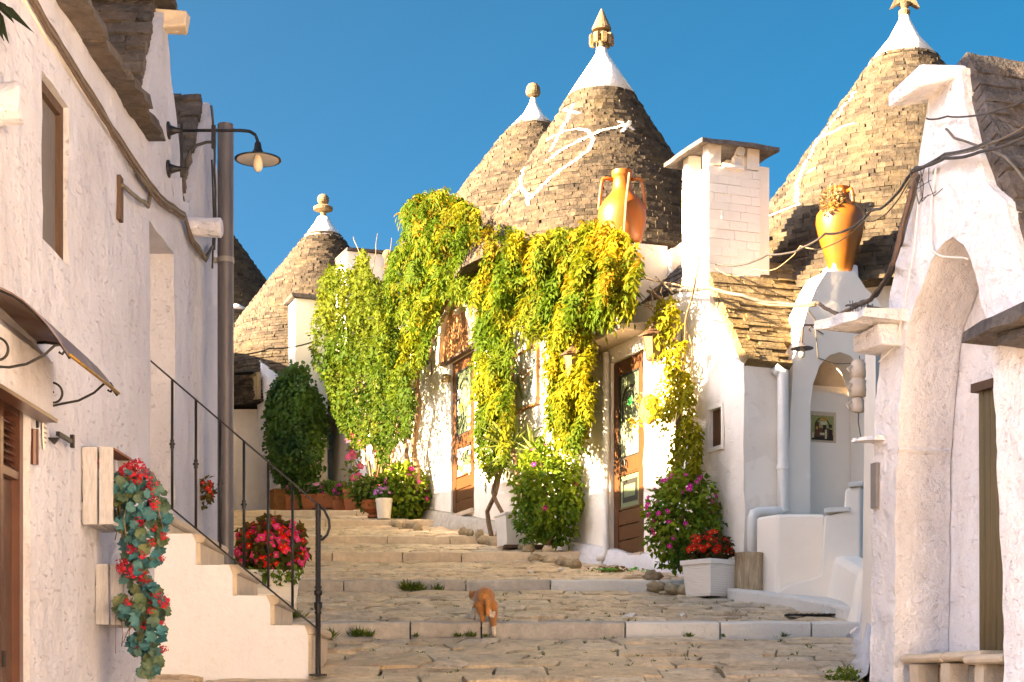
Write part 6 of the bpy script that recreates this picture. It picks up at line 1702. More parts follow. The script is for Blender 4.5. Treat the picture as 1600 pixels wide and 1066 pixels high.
def ger_leaf(seed):
    r = random.Random(seed); mb = MB(); k = 16; vs = [(0, 0, -.30)]
    for i in range(k):
        a = 2 * math.pi * i / k; rr = 1.0 + .10 * (1 if i % 2 else -1) + r.uniform(-.06, .06)
        if i == 0: rr = .45
        vs.append((rr * math.cos(a), rr * math.sin(a), .22 * math.sin(2 * a + seed) + .1 * math.sin(5 * a) + r.uniform(-.08, .08)))
    mb.add(vs, [(0, 1 + i, 1 + (i + 1) % k) for i in range(k)]); me = mb.mesh('geranium_leaf', M['ger'], True); return me
def ger_head(seed):
    r = random.Random(seed); mb = MB()
    for _ in range(34):
        d = Vector((r.gauss(0, 1), r.gauss(0, 1), r.gauss(0, 1))).normalized(); t = d.orthogonal().normalized(); s = d.cross(t); c = d * r.uniform(.6, .95); w = r.uniform(.3, .45); a = r.uniform(0, 6); t, s = t * math.cos(a) + s * math.sin(a), s * math.cos(a) - t * math.sin(a)
        t = (t + d * r.uniform(-.5, .5)).normalized()
        mb.add([c - t * w * .3, c + s * w * .5 + d * .05, c + t * w, c - s * w * .5 + d * .05], [(0, 1, 2, 3)])
    return mb.mesh('flower_head', M['gerp'])
GL = [ger_leaf(s) for s in range(5)]; GH = [ger_head(s) for s in range(4)]
def crate(label, u0, z0, z1, out, dep):
    e = empty('wooden_crate', PL.at(u0 + dep / 2, z0, 0), label, 'crate', 'white crates on the left wall'); h = z1 - z0
    def slat(nm, a, b_, c, d, o0, o1, mat=M['crate'], j=.003):
        mb = MB(); PL.box(mb, a, b_, c, d, o0, o1, j); return mb.build(nm, mat, e)
    w = out * .42
    for uu in (u0, u0 + dep - .012):
        slat('slat', uu, uu + .012, z0, z1, .012, .012 + w); slat('slat', uu, uu + .012, z0, z1, out - w, out)
    for k in range(3):
        zz = z0 + h * (.02 + .345 * k); slat('back_slat', u0 + .012, u0 + dep - .012, zz, zz + h * .27, .002, .011)
    for (o0, o1) in ((.014, out * .46), (out * .54, out)):
        slat('base_slat', u0 + .012, u0 + dep - .012, z0 + .002, z0 + .014, o0, o1); slat('top_slat', u0 + .012, u0 + dep - .012, z1 - .014, z1 - .002, o0, o1, M['crate_in'] if o0 > .05 else M['crate'])
    for uu in (u0 + .012, u0 + dep - .034): slat('corner_post', uu, uu + .022, z0 + .014, z1 - .014, .014, .036, M['crate_in']); slat('corner_post', uu, uu + .022, z0 + .014, z0 + h * .35, out - .026, out - .004, M['crate_in'])
    return e
crate('upper white slatted crate on the left wall', PL.u(126), ZZ(819, 9.45), ZZ(698, 9.45), .185, .46)
crate('lower white slatted crate on the left wall', PL.u(147), ZZ(976, 9.76), ZZ(881, 9.76), .17, .44)
def geranium(label, poly, fl, nleaf, base, seed):
    e = empty('geranium', base, label, 'plant', 'red geraniums hanging from the crates'); r = random.Random(seed)
    xs = [p_[0] for p_ in poly]; ys = [p_[1] for p_ in poly]; k = 0
    while k < nleaf:
        x, y = r.uniform(min(xs), max(xs)), r.uniform(min(ys), max(ys))
        if not inside(poly, x, y): continue
        D = 9.62 + r.uniform(-.10, .22); s = r.uniform(.024, .042)
        o = bpy.data.objects.new('leaf', GL[k % 5]); COL.objects.link(o)
        nn = Vector((r.gauss(.25, .4), -1 + r.gauss(0, .4), r.gauss(.25, .45)))
        o.matrix_basis = Matrix.Translation(P(x, y, D)) @ nn.to_track_quat('Z', 'Y').to_matrix().to_4x4() @ Matrix.Rotation(r.uniform(0, 6), 4, 'Z') @ Matrix.Scale(s, 4)
        o.parent = e; o.matrix_parent_inverse = Matrix.Translation(-e.location); k += 1
    for i, (x, y, s) in enumerate(fl):
        for j in range(2 if s > .03 else 1):
            o = bpy.data.objects.new('flower_head', GH[(i + j) % 4]); COL.objects.link(o)
            o.matrix_basis = Matrix.Translation(P(x + j * r.uniform(-9, 9), y + j * r.uniform(-8, 8), 9.55 + r.uniform(-.06, .12))) @ Matrix.Rotation(r.uniform(0, 6), 4, 'X') @ Matrix.Rotation(r.uniform(0, 6), 4, 'Z') @ Matrix.Scale(s * r.uniform(1.0, 1.3), 4)
            o.parent = e; o.matrix_parent_inverse = Matrix.Translation(-e.location)
    mb = MB()
    for _ in range(14):
        for _t in range(50):
            x, y = r.uniform(min(xs), max(xs)), r.uniform(min(ys), max(ys) - 90)
            if inside(poly, x, y): break
        D = 9.66 + r.uniform(-.05, .15); mb.tube([P(x, y, D), P(x + r.uniform(-12, 12), y + r.uniform(15, 40), D + r.uniform(-.05, .05)), P(x + r.uniform(-16, 16), y + r.uniform(40, 80), D)], .0028, 5)
    mb.build('stems', M['twig'], e)
geranium('red geranium spilling from the upper crate', [(182, 745), (200, 735), (225, 735), (245, 745), (254, 775), (262, 805), (262, 850), (252, 872), (228, 890), (205, 880), (190, 858), (184, 820), (176, 780)], [(196, 738, .042), (206, 728, .038), (214, 745, .036), (190, 752, .03), (221, 732, .034), (232, 742, .028), (240, 756, .034), (238, 775, .032), (243, 790, .030), (230, 768, .03), (178, 770, .026), (218, 815, .028), (238, 825, .026), (256, 838, .026), (237, 848, .026), (206, 860, .03), (222, 868, .026), (253, 872, .022), (151, 728, .022), (152, 718, .02)], 165, PL.at(9.7, ZZ(760, 9.6), .1), 3)
geranium('red geranium spilling from the lower crate', [(190, 890), (215, 885), (235, 905), (255, 940), (265, 955), (258, 985), (250, 1005), (252, 1035), (244, 1058), (212, 1060), (222, 1030), (200, 1010), (202, 985), (190, 975), (176, 960), (176, 930), (192, 925)], [(196, 885, .038), (206, 895, .034), (220, 900, .034), (230, 915, .036), (225, 930, .03), (244, 930, .034), (256, 942, .036), (218, 940, .03), (236, 955, .026), (200, 942, .026), (225, 978, .026), (252, 975, .024), (256, 1015, .026), (216, 1015, .02), (240, 1020, .018), (222, 1050, .018), (190, 890, .028)], 150, PL.at(9.9, ZZ(930, 9.8), .1), 9)

# ------------------------------------------------------------------ planters in the street
M['white_cement'] = plaster('white_cement_planter', (0.80, .75, .69), (0.5, .43, .35), .3, .3, .01, 10, .2)
def ribbed_planter(label, c, w, d, h, rz, ribs):
    e = empty('ribbed_planter', c, label, 'planter')
    ca, sa = math.cos(rz), math.sin(rz)
    def ring(k, z, s): return [(c[0] + s * (x * ca - y * sa), c[1] + s * (x * sa + y * ca), c[2] + z) for x, y in ((-w / 2, -d / 2), (w / 2, -d / 2), (w / 2, d / 2), (-w / 2, d / 2))]
    mb = MB(); zs = []
    for k in range(ribs):
        z0 = .02 + (h - .07) * k / ribs; z1 = .02 + (h - .07) * (k + 1) / ribs
        for (f, o_) in ((0, -.010), (.18, .002), (.5, .006), (.82, .002), (1, -.010)): zs.append((z0 + (z1 - z0) * f, .84 + .16 * (z0 + (z1 - z0) * f) / h + o_))
    zs = [(0, .82)] + zs + [(h - .05, 1.02), (h - .045, 1.06), (h - .005, 1.07), (h, 1.05), (h, .93), (h - .04, .92)]
    vs = [p_ for z, s in zs for p_ in ring(0, z, s)]
    fs = [(i * 4 + a, i * 4 + (a + 1) % 4, (i + 1) * 4 + (a + 1) % 4, (i + 1) * 4 + a) for i in range(len(zs) - 1) for a in range(4)] + [(3, 2, 1, 0), tuple((len(zs) - 1) * 4 + a for a in range(4))]
    mb.add(vs, fs); mb.build('body', M['white_cement'], e)
    mb = MB(); mb.box((c[0], c[1], c[2] + h - .03), w * .9, d * .9, .02, rz=rz); mb.build('soil', M['soil'], e)
    return e
D = 14.75; q = P(428, 955, D); zg = G(D)
ribbed_planter('white ribbed planter behind the iron railing', (q.x, D, zg), .44, .44, .37, .10, 6)
bush('begonia', 'dense red and pink begonia in the planter behind the railing', (q.x - .03, D, zg + .37 + .19), .30, .26, .25, 1300, .075, .06, (0.05, .075, .014), (0.16, .09, .02), 2.0, 140, (0.85, .02, .015), .040, True, petals=4, cat='plant', fcol2=(0.80, .05, .22), fl_low=-.7)
parts = []
p = np.array([(q.x + random.uniform(-.25, .25), D - .2 + random.gauss(0, .05), zg + .33 + random.gauss(0, .04)) for _ in range(150)])
tr_ = bpy.data.objects.get('begonia'); leaf_obj('trailing_leaves', blades(p, RNG.normal(size=p.shape) * .5 + [[0, -.5, -.5]], RNG.normal(size=p.shape) * .4 + [[0, -1, .6]], RNG.uniform(.05, .08, 150), RNG.uniform(.035, .05, 150), lerpc((0.08, .16, .02), (0.2, .28, .03), RNG.random(150))), M['leaf'], tr_)
D = 16.45; q = P(1109, 918, D); zg = G(D)
ribbed_planter('white ribbed planter with red flowers before the right bush', (q.x, D, zg), .39, .39, .36, .70, 13)
bush('begonia', 'dark-leaved begonia with scarlet flowers in the right planter', (q.x, D, zg + .36 + .10), .20, .20, .15, 520, .06, .05, (0.05, .045, .012), (0.11, .07, .02), 5.0, 50, (0.65, .025, .008), .040, False, petals=4, cat='plant', fl_low=-.2)
M['birch'] = simple('peeling_log_bark', (0.52, .42, .28), .9, scale=9, bstr=.8, bdist=.012, vec=lambda nt: stretch(nt, 3, 3, .5), col2=(0.24, .15, .07))
q = P(1170, 914, 16.4); mb = MB(); mb.lathe((q.x, 16.4, G(16.4) + .05), [(.135, 0), (.14, .02), (.138, .2), (.142, .385), (.13, .39)], 22, .035); lo_ = tag(mb.build('log_stump', M['birch']), 'upright peeling log section beside the white planter', 'log')

# ------------------------------------------------------------------ the cat stepping up
def cat():
    mb = MB(); o = P(772.5, 997, 13.93); o.z = G(13.93) + .005
    def B(x, d, z): return Vector((o.x + x, d, o.z + z))
    def limb(pts):
        P_ = [B(*p_[:3]) for p_ in pts]; mb.tube(P_, [p_[3] for p_ in pts], 12)
        for p_, q_ in zip(P_, pts): mb.ell(p_, q_[3], q_[3], q_[3], 10, 8)
    limb([(-.070, 13.955, .318, .066), (-.074, 13.985, .330, .080), (-.078, 14.03, .334, .086), (-.082, 14.09, .332, .090), (-.087, 14.135, .331, .090), (-.092, 14.18, .330, .088), (-.099, 14.225, .328, .084), (-.106, 14.27, .328, .078), (-.125, 14.34, .335, .062), (-.150, 14.39, .352, .050)])
    mb.ell(B(-.178, 14.41, .366), .052, .055, .046)
    mb.ell(B(-.185, 14.45, .348), .028, .035, .025)
    for (x, s) in ((-.212, -1), (-.146, 1)):
        a = B(x, 14.40, .392); mb.add([a + Vector((-.020, 0, -.012)), a + Vector((.020, 0, -.012)), a + Vector((0, .022, -.012)), a + Vector((s * .006, .004, .046))], [(0, 2, 1), (0, 1, 3), (1, 2, 3), (2, 0, 3)])
    limb([(-.032, 13.985, .255, .062), (-.020, 14.00, .20, .052), (-.012, 14.01, .150, .036), (-.006, 13.955, .100, .027), (-.003, 13.92, .075, .023), (-.002, 13.92, .035, .020), (0, 13.925, .014, .021), (0, 13.95, .012, .018)])
    limb([(-.112, 13.99, .262, .056), (-.110, 14.0, .215, .042), (-.105, 14.01, .185, .030), (-.100, 13.965, .160, .026), (-.100, 13.96, .135, .021), (-.100, 13.99, .140, .019)])
    limb([(-.146, 14.27, .28, .040), (-.172, 14.22, .235, .028), (-.180, 14.20, .200, .022), (-.180, 14.20, .168, .020), (-.178, 14.23, .160, .018)])
    limb([(-.075, 14.29, .27, .040), (-.070, 14.34, .225, .024), (-.070, 14.36, .198, .018), (-.070, 14.385, .190, .016)])
    limb([(-.055, 13.925, .315, .026), (-.050, 13.885, .29, .026), (-.048, 13.87, .24, .025), (-.046, 13.868, .195, .023), (-.036, 13.865, .165, .021), (-.018, 13.86, .160, .020), (-.006, 13.86, .178, .019), (-.002, 13.862, .195, .013)])
    tmp = mb.build('cat_raw', None)
    md = tmp.modifiers.new('r', 'REMESH'); md.mode = 'VOXEL'; md.voxel_size = .0052
    sm = tmp.modifiers.new('s', 'SMOOTH'); sm.factor = .5; sm.iterations = 16
    me = bpy.data.meshes.new_from_object(tmp.evaluated_get(bpy.context.evaluated_depsgraph_get())); bpy.data.objects.remove(tmp)
    at = me.color_attributes.new('Col', 'FLOAT_COLOR', 'POINT')
    for i, v in enumerate(me.vertices):
        x, d, z = v.co.x - o.x, v.co.y, v.co.z - o.z
        n = noise.noise((x * 26, d * 14, z * 26)); n2 = noise.noise((x * 9, d * 45, z * 9))
        col = Vector((0.46, 0.175, 0.030)) * (1 + .22 * n + .18 * n2)
        belly = Vector((0.66, .55, .42))
        w = 0.0
        if x > -.045 and z < .078 + .014 * n and d > 13.90: w = 1
        if x < -.05 and d > 13.96 and d < 14.1 and z < .160 + .008 * n: w = max(w, 1)
        if d > 14.18 and z < .245 + .012 * n: w = 1
        if d < 13.9 and x > -.040 + .006 * n and z < .215: w = .85
        if d > 14.3 and x < -.17 and z < .345: w = .8
        if d < 13.9 and x <= -.04: col = col * 1.25
        c = col.lerp(belly, w); at.data[i].color = (max(0, c.x), max(0, c.y), max(0, c.z), 1)
    m_, nt_, bs_ = NM('ginger_fur'); a = nd(nt_, 'ShaderNodeVertexColor', layer_name='Col'); n_ = noise_n(nt_, 130, 3, .6, vec=stretch(nt_, 1, .5, .35))
    k_ = ramp(nt_, n_.outputs[0], [(.3, (.72,) * 3), (.7, (1.18,) * 3)]); nt_.links.new(mixc(nt_, 1.0, a.outputs[0], k_.outputs[0], 'MULTIPLY'), bs_.inputs['Base Color'])
    bs_.inputs['Roughness'].default_value = .85; bs_.inputs['Sheen Weight'].default_value = .3; bump(nt_, bs_, n_.outputs[0], .5, .006)
    me.materials.append(m_); me.shade_smooth()
    ob = bpy.data.objects.new('cat', me); COL.objects.link(ob); return tag(ob, 'ginger and white cat stepping up onto the low street step', 'cat')
cat()

# ------------------------------------------------------------------ big glazed jars
M['glaze'] = simple('orange_glazed_clay', (0.30, .075, .004), .42, var=.25, scale=7, bstr=.2, bdist=.004, spec=.4, col2=(0.24, .085, .006), coat=.12)
M['glaze2'] = simple('ochre_glazed_clay', (0.25, .085, .005), .36, scale=6, bstr=.08, bdist=.004, spec=.5, col2=(0.17, .06, .008), coat=.05)
def jar(label, c, prof, handles, mat):
    e = empty('glazed_jar', c, label, 'jar'); mb = MB(); mb.lathe(c, prof, 40); o = mb.build('body', mat, e, smooth=True); o.data.set_sharp_from_angle(angle=math.radians(50))
    for h in handles:
        mb = MB(); mb.tube([Vector(c) + Vector(q_) for q_ in h], .022, 9); mb.build('handle', mat, e, smooth=True)
    return e
jD = 19.75; jc = P(972, 383, jD); k_ = jD / F
jp = [(27, 0), (30, 3), (33, 14), (37, 32), (38, 45), (36, 57), (28, 70), (20, 78), (15, 86), (14, 104), (15.5, 106), (16.5, 109), (16.5, 115), (13, 116), (12, 110)]
hl = lambda s: [(s * 14 * k_, 0, 102 * k_), (s * 24 * k_, 0, 104 * k_), (s * 30 * k_, 0, 103 * k_), (s * 32 * k_, 0, 95 * k_), (s * 34.5 * k_, 0, 72 * k_), (s * 36 * k_, 0, 57 * k_), (s * 34 * k_, 0, 52 * k_)]
jar('orange glazed two-handled jar standing before the tall cone', jc, [(r * k_, z * k_) for r, z in jp], [hl(1), hl(-1)], M['glaze'])
mb = MB(); mb.tube([jc + Vector((0, -.30, 0.0)), jc + Vector((.03, -.285, .45)), jc + Vector((.075, -.17, .80))], .014, 7); tag(mb.build('leaning_stick', M['twig']), 'thin stick leaning against the orange jar', 'stick')
j2D = 17.45; jc2 = P(1313, 428, j2D); k2 = j2D / F
jp2 = [(16, 0), (18, 4), (24, 26), (33, 55), (38, 78), (37, 92), (28, 104), (17, 112), (14, 118), (13, 130), (15, 134), (13, 135)]
jar('ochre glazed jar with one handle on the niche gable', jc2, [(r * k2, z * k2) for r, z in jp2], [[(9 * k2, -.06, 126 * k2), (13 * k2, -.12, 127 * k2), (15 * k2, -.14, 118 * k2), (15 * k2, -.15, 106 * k2), (14 * k2, -.14, 99 * k2)]], M['glaze2'])
e = empty('dried_plant', jc2 + Vector((-.1, -.1, .85)), 'dry brown succulent cluster hanging on the neck of the ochre jar', 'plant')
n = 420; d = unit(RNG.normal(size=(n, 3))); p = np.array(P(1300, 318, j2D - .15)) + d * np.array([[.12, .10, .17]]) * RNG.uniform(.5, 1, (n, 1))
leaf_obj('foliage', blades(p, d + RNG.normal(size=p.shape) * .4, RNG.normal(size=p.shape), RNG.uniform(.03, .06, n), RNG.uniform(.02, .03, n), lerpc((0.20, .13, .05), (0.38, .27, .13), RNG.random(n))), M['leaf'], e)

# ------------------------------------------------------------------ lanterns, plate, pipes
M['lantern_glass'] = simple('yellowed_lantern_glass', (0.24, .17, .075), .15, var=.15, scale=6, bstr=0, spec=.6)
M['lantern_iron'] = simple('rusty_lantern_iron', (0.13, .07, .035), .6, metal=.3, var=.4, scale=20)
def lantern(label, c, s, pl):
    e = empty('wall_lantern', c, label, 'lantern', None); c = Vector(c)
    def ring(r, z, n=6, a0=.3): return [c + Vector((r * math.cos(a0 + 2 * math.pi * k / n), r * math.sin(a0 + 2 * math.pi * k / n), z)) for k in range(n)]
    lo, hi = ring(.085 * s, 0), ring(.13 * s, .25 * s)
    for k in range(6):
        mb = MB(); a, b_, c_, d_ = lo[k], lo[(k + 1) % 6], hi[(k + 1) % 6], hi[k]
        mb.prism([a.lerp(b_, .06), b_.lerp(a, .06), c_.lerp(d_, .06), d_.lerp(c_, .06)], (c - (a + c_) / 2 + Vector((0, 0, .12 * s))).normalized() * .004); mb.build('pane', M['lantern_glass'], e)
        mb = MB(); mb.tube([lo[k], hi[k]], .008 * s, 6); mb.build('frame_bar', M['lantern_iron'], e)
    mb = MB(); mb.lathe(c, [(.088 * s, -.012), (.09 * s, 0), (.088 * s, .008)], 6); mb.build('base_plate', M['lantern_iron'], e)
    mb = MB(); mb.lathe(c, [(.17 * s, .25 * s), (.172 * s, .262 * s), (.07 * s, .33 * s), (.06 * s, .35 * s), (.02 * s, .37 * s), (.02 * s, .40 * s)], 6); mb.build('roof_cap', M['lantern_iron'], e)
    w = c - pl.n * .34
    mb = MB(); mb.tube([c + Vector((0, 0, .39 * s)), c + Vector((0, 0, .44 * s)) - pl.n * .05, w + Vector((0, 0, .40 * s)), w + Vector((0, 0, .2 * s))], .011 * s, 7); mb.build('bracket', M['lantern_iron'], e)
lantern('rusty hexagonal lantern right of the near glazed door', BF.px(1022, 562, .34), 1.0, BF)
lantern('lantern half buried in the second vine column', BF.px(896, 586, .52), .92, BF)
lantern('lantern hanging beside the twisted vine trunk', BF.px(642, 604, .42), 1.05, BF)
mb = MB(); c = BF.px(1014, 638, .03)
for k in range(1): mb.prism([c + (BF.e * math.cos(t) * .20 + UP * math.sin(t) * .17) for t in np.linspace(0, 2 * math.pi, 25)[:-1]], BF.n * .03)
tag(mb.build('wall_plate', M['terra'], bevel=.01), 'round terracotta plate hung beside the near door', 'plate')
mb = MB(); c = BF.px(697, 592, .08); mb.lathe((c.x, c.y, c.z), [(.05, -.06), (.07, -.05), (.075, .05), (.04, .07)], 14); tag(mb.build('door_bell_lamp', M['lantern_glass'], smooth=True), 'small yellow round lamp beside the far door', 'lamp')
def pipe(label, pts, r, par=None, brackets=()):
    e = empty('drainpipe', pts[-1], label, 'pipe'); mb = MB(); mb.tube(pts, r, 14); o = mb.build('pipe', M['pvc'], e, smooth=True)
    for q_ in brackets:
        mb = MB(); mb.tube([Vector(q_) - Vector((0, 0, .02)), Vector(q_) + Vector((0, 0, .02))], r * 1.22, 14); mb.build('collar', M['pvc'], e, smooth=False)
    return e
u_ = BF.u(947, .06); zb_ = G(BF.at(u_, 0, .06).y)
pp_ = [BF.at(u_, hz - .05, .06), BF.at(u_, zb_ + 1.4, .06), BF.at(u_, zb_ + .16, .06), BF.at(u_, zb_ + .09, .09), BF.at(u_ + .05, zb_ + .07, .16)]
pipe('white drainpipe left of the near glazed door', pp_, .042, None, (BF.at(u_, zb_ + 1.35, .06),))
sx = SW.u(1223, .08); zt_ = ZZ(580, 16.9); zb_ = ZZ(800, 16.9)
arcp = [SW.at(sx - .06, zt_ - .02, .02), SW.at(sx - .03, zt_ + .03, .06), SW.at(sx, zt_, .08), SW.at(sx, zt_ - .1, .08), SW.at(sx, ZZ(730, 16.9), .08), SW.at(sx, zb_ + .05, .08), SW.at(sx - .015, zb_ + .015, .08), SW.at(sx - .05, zb_, .09), SW.at(sx - .30, zb_ - .02, .10), SW.at(sx - .345, zb_ - .035, .10), SW.at(sx - .36, zb_ - .08, .10), SW.at(sx - .36, G(16.6) + .05, .10)]
pipe('white drainpipe with a sideways bend beside the niche', arcp, .055, None, (SW.at(sx, ZZ(730, 16.9), .08), SW.at(sx, ZZ(797, 16.9), .08)))
# niche: lamp, picture, poster, wire basket, hanging jugs
nl = empty('niche_lamp', CX.px(1285, 512, .05), 'small bracket lamp with flat shade on the niche gable', 'lamp')
c = CX.px(1253, 541, .32)
bar('arm', [CX.px(1288, 508, 0.0), CX.px(1275, 508, .1), CX.px(1258, 508, .30), CX.px(1254, 512, .32), CX.px(1253, 536, .32)], .010, 7, M['rust_cable'], nl)
bar('scroll', [CX.px(1286, 522, .0), CX.px(1276, 516, .1), CX.px(1268, 510, .2), CX.px(1264, 515, .2), CX.px(1267, 518, .19)], .006, 6, M['rust_cable'], nl)
mb = MB(); mb.lathe(c, [(.02, .03), (.03, .01), (.115, -.02), (.116, -.026), (.03, -.005)], 24); mb.build('shade', M['pole'], nl, smooth=True)
mb = MB(); mb.lathe(c, [(.015, -.01), (.022, -.03), (.035, -.075), (.03, -.105), (.01, -.118)], 16); mb.build('bulb', M['bulb'], nl, smooth=True)
pic = empty('wall_picture', CX.px(1285, 687, -.36), 'small print of a dim arched room pinned in the niche', 'picture')
def flat(nm, x0, x1, y0, y1, o_, mat, par, pl=CX, base=-.368):
    a, z0 = pl.uv(x0, y1, base); b_, z1 = pl.uv(x1, y0, base); mb = MB(); pl.box(mb, min(a, b_), max(a, b_), z0, z1, base + o_, base + o_ + .0015); return mb.build(nm, mat, par)
for nm, c in (('pr_olive', (.30, .30, .10)), ('pr_dark', (.03, .018, .010)), ('pr_brown', (.12, .04, .018)), ('pr_gold', (.52, .30, .05)), ('pr_cream', (.55, .50, .28)), ('po_green', (.09, .20, .015)), ('po_red', (.45, .06, .05)), ('po_pink', (.45, .10, .16)), ('po_yel', (.60, .45, .05)), ('tape', (.60, .47, .33))):
    M[nm] = simple(nm, c, .7, var=.2, scale=40, bstr=0)
flat('backing_tape', 1263, 1306, 645, 690, .002, M['tape'], pic)
flat('print', 1267, 1302, 651, 687, .005, M['pr_olive'], pic)
mb = MB(); cc = CX.uv(1285, 668, -.36); mb.tube([CX.at(cc[0] + .088 * math.cos(t), cc[1] + .0 + .10 * math.sin(t), -.36) for t in np.linspace(.0, math.pi, 14)], .006, 5); mb.build('arch_line', M['pr_dark'], pic)
for (x0, x1, y0, y1, mm, o_) in ((1268, 1301, 681, 687, 'pr_dark', .008), (1272, 1296, 670, 682, 'pr_brown', .009), (1285, 1290, 664, 676, 'pr_dark', .011), (1281, 1291, 659, 664, 'pr_cream', .011), (1280, 1292, 653, 657, 'pr_gold', .011), (1288, 1291, 672, 686, 'pr_cream', .012), (1268, 1271, 676, 684, 'pr_cream', .011), (1280, 1287, 677, 680, 'pr_cream', .013), (1295, 1299, 664, 669, 'pr_dark', .011), (1294, 1300, 672, 684, 'pr_dark', .010), (1274, 1277, 667, 671, 'pr_gold', .012), (1273, 1279, 660, 672, 'pr_brown', .0075)):
    flat('print_area', x0, x1, y0, y1, o_, M[mm], pic)
po = empty('poster', CX.px(1343, 698, -.36), 'pale poster with a green field at the right of the niche', 'poster')
flat('sheet', 1332, 1356, 634, 698, .004, M['pr_cream'] if False else M['paper'], po)
flat('green_field', 1333, 1356, 657, 673, .006, M['po_green'], po)
ca_ = CX.uv(1344, 648, -.36); text('LOW', CX, ca_[0], ca_[1], -.3605, .052, M['po_red'], po); cb_ = CX.uv(1343, 655, -.36); text('FLY', CX, cb_[0], cb_[1], -.3605, .052, M['po_red'], po)
for (x0, x1, y0, y1, mm) in ((1337, 1347, 660, 662, 'po_yel'), (1349, 1354, 660, 662, 'po_yel'), (1336, 1342, 665, 667, 'po_yel'), (1344, 1354, 665, 667, 'po_yel'), (1334, 1338, 687, 692, 'pr_olive'), (1340, 1344, 689, 693, 'po_pink'), (1341, 1343, 685, 688, 'po_green')): flat('print_area', x0, x1, y0, y1, .008, M[mm], po)
mb = MB(); mb.prism([CX.px(x, y, -.358) for x, y in ((1333, 674), (1336, 667), (1339, 673), (1346, 673), (1356, 671), (1356, 677), (1345, 680), (1337, 678))], CX.n * .002); mb.build('swoosh', M['pr_dark'], po)
mb = MB(); mb.prism([CX.px(x, y, -.355) for x, y in ((1335, 673), (1336, 668), (1339, 673), (1346, 672), (1352, 672), (1346, 675), (1338, 676))], CX.n * .002); mb.build('swoosh', M['po_yel'], po)
wb = empty('wire_basket', PR.at(.1, ZZ(498, 11.2), .2), 'small wire mesh cage on the white ledge stone', 'basket')
for k in range(9):
    x = 1329 + k * 4.2; bar('wire', [P(x, 500, 11.1), P(x + random.uniform(-2, 2), 472 + random.uniform(-4, 3), 11.15)], .0028, 5, M['cable'], wb)
for y in (478, 488): bar('wire', [P(1328, y, 11.1), P(1345, y + 1, 11.1), P(1365, y - 1, 11.15)], .0025, 5, M['cable'], wb)
mb = MB(); mb.ell(P(1372, 494, 11.3), .11, .10, .05); mb.v = [(v[0], v[1], v[2] + .04 * noise.noise((v[0] * 9, v[1] * 9, v[2] * 9))) for v in mb.v]; tag(mb.build('loose_stone', M['slab']), 'dark loose stone lying on the white ledge', 'stone')
M['clay_pale'] = simple('pale_hanging_jug_clay', (0.66, .57, .48), .7, var=.2, scale=10)
for k, y in enumerate((578, 606, 634)):
    c = P(1341 - k * .5, y, 11.9); s = (.85, .92, .7)[k]
    mb = MB(); mb.lathe((c.x, c.y, c.z), [(.035 * s, -.075 * s), (.06 * s, -.068 * s), (.066 * s, -.02 * s), (.060 * s, .02 * s), (.064 * s, .05 * s), (.045 * s, .07 * s), (.05 * s, .078 * s)], 16, .06); mb.tube([(c.x - .05, c.y - .03, c.z + .02), (c.x - .085, c.y - .04, c.z), (c.x - .06, c.y - .03, c.z - .035)], .008, 6)
    tag(mb.build('hanging_jug', M['clay_pale'], smooth=True), ('topmost', 'middle', 'lowest')[k] + ' pale jug of the string hanging under the white ledge', 'jug', 'jugs under the ledge')
bar_ = MB(); bar_.tube([P(1343, 556, 11.9), P(1341, 660, 11.9), P(1346, 690, 11.9)], .004, 5); tag(bar_.build('jug_string', M['cable_pale']), 'thin cord carrying the pale jugs', 'string')
# ------------------------------------------------------------------ overhead cables on the right
oc_ = empty('overhead_cables', PR.px(1440, 270, .1), 'tangle of overhead cables fixed to the right gable', 'cable')
rg = lambda x, y, o=.05: PR.px(x, y, o)
cable('cable', [rg(1605, 205, .1), rg(1540, 225, .1), rg(1475, 242, .06), rg(1425, 268, .05)], .012, M['cable'], oc_, .01)
cable('cable', [rg(1605, 212, .12), rg(1530, 238, .1), rg(1475, 248, .08), rg(1430, 262, .05)], .010, M['cable'], oc_, .012)
cable('cable', [rg(1605, 195, .14), rg(1560, 220, .12), rg(1520, 236, .1), rg(1470, 246, .06)], .006, M['cable_pale'], oc_, .0)
cable('cable', [rg(1605, 285, .12), rg(1570, 245, .1), rg(1545, 234, .1), rg(1490, 215, .05), rg(1478, 202, .04)], .008, M['cable_pale'], oc_, .0)
cable('cable', [rg(1605, 155, .1), rg(1550, 175, .1), rg(1480, 182, .05), rg(1448, 185, .05)], .006, M['cable'], oc_, .01)
cable('cable', [rg(1425, 268, .05), P(1360, 330, 12.5), P(1290, 365, 14.5), P(1200, 398, 16.8), P(1120, 412, 17.6), P(1090, 408, 17.8)], .010, M['cable'], oc_, .06)
cable('cable', [rg(1428, 270, .05), P(1350, 345, 13), P(1250, 385, 15.5), P(1180, 420, 16.8), P(1110, 412, 17.7)], .005, M['twig'], oc_, .10)
cable('trunk_cable', [rg(1432, 270, .05), rg(1420, 310, .06), rg(1408, 360, .08), rg(1396, 410, .1), P(1383, 440, 11.4), P(1360, 468, 12.2), P(1335, 480, 13.0), P(1310, 492, 14.2), P(1290, 482, 15.4), P(1278, 474, 16.4)], .017, M['rust_cable'], oc_, .0)
cable('trunk_cable', [rg(1436, 272, .04), rg(1424, 320, .05), rg(1412, 370, .07), P(1396, 425, 11.3), P(1370, 462, 12.1), P(1340, 474, 13.0), P(1322, 478, 13.6)], .009, M['cable'], oc_, .0)
cable('trunk_cable', [P(1278, 474, 16.4), P(1215, 474, 16.6), P(1160, 462, 16.7), P(1110, 450, 17.0), P(1045, 452, 18.0)], .020, M['cable_pale'], oc_, .015)
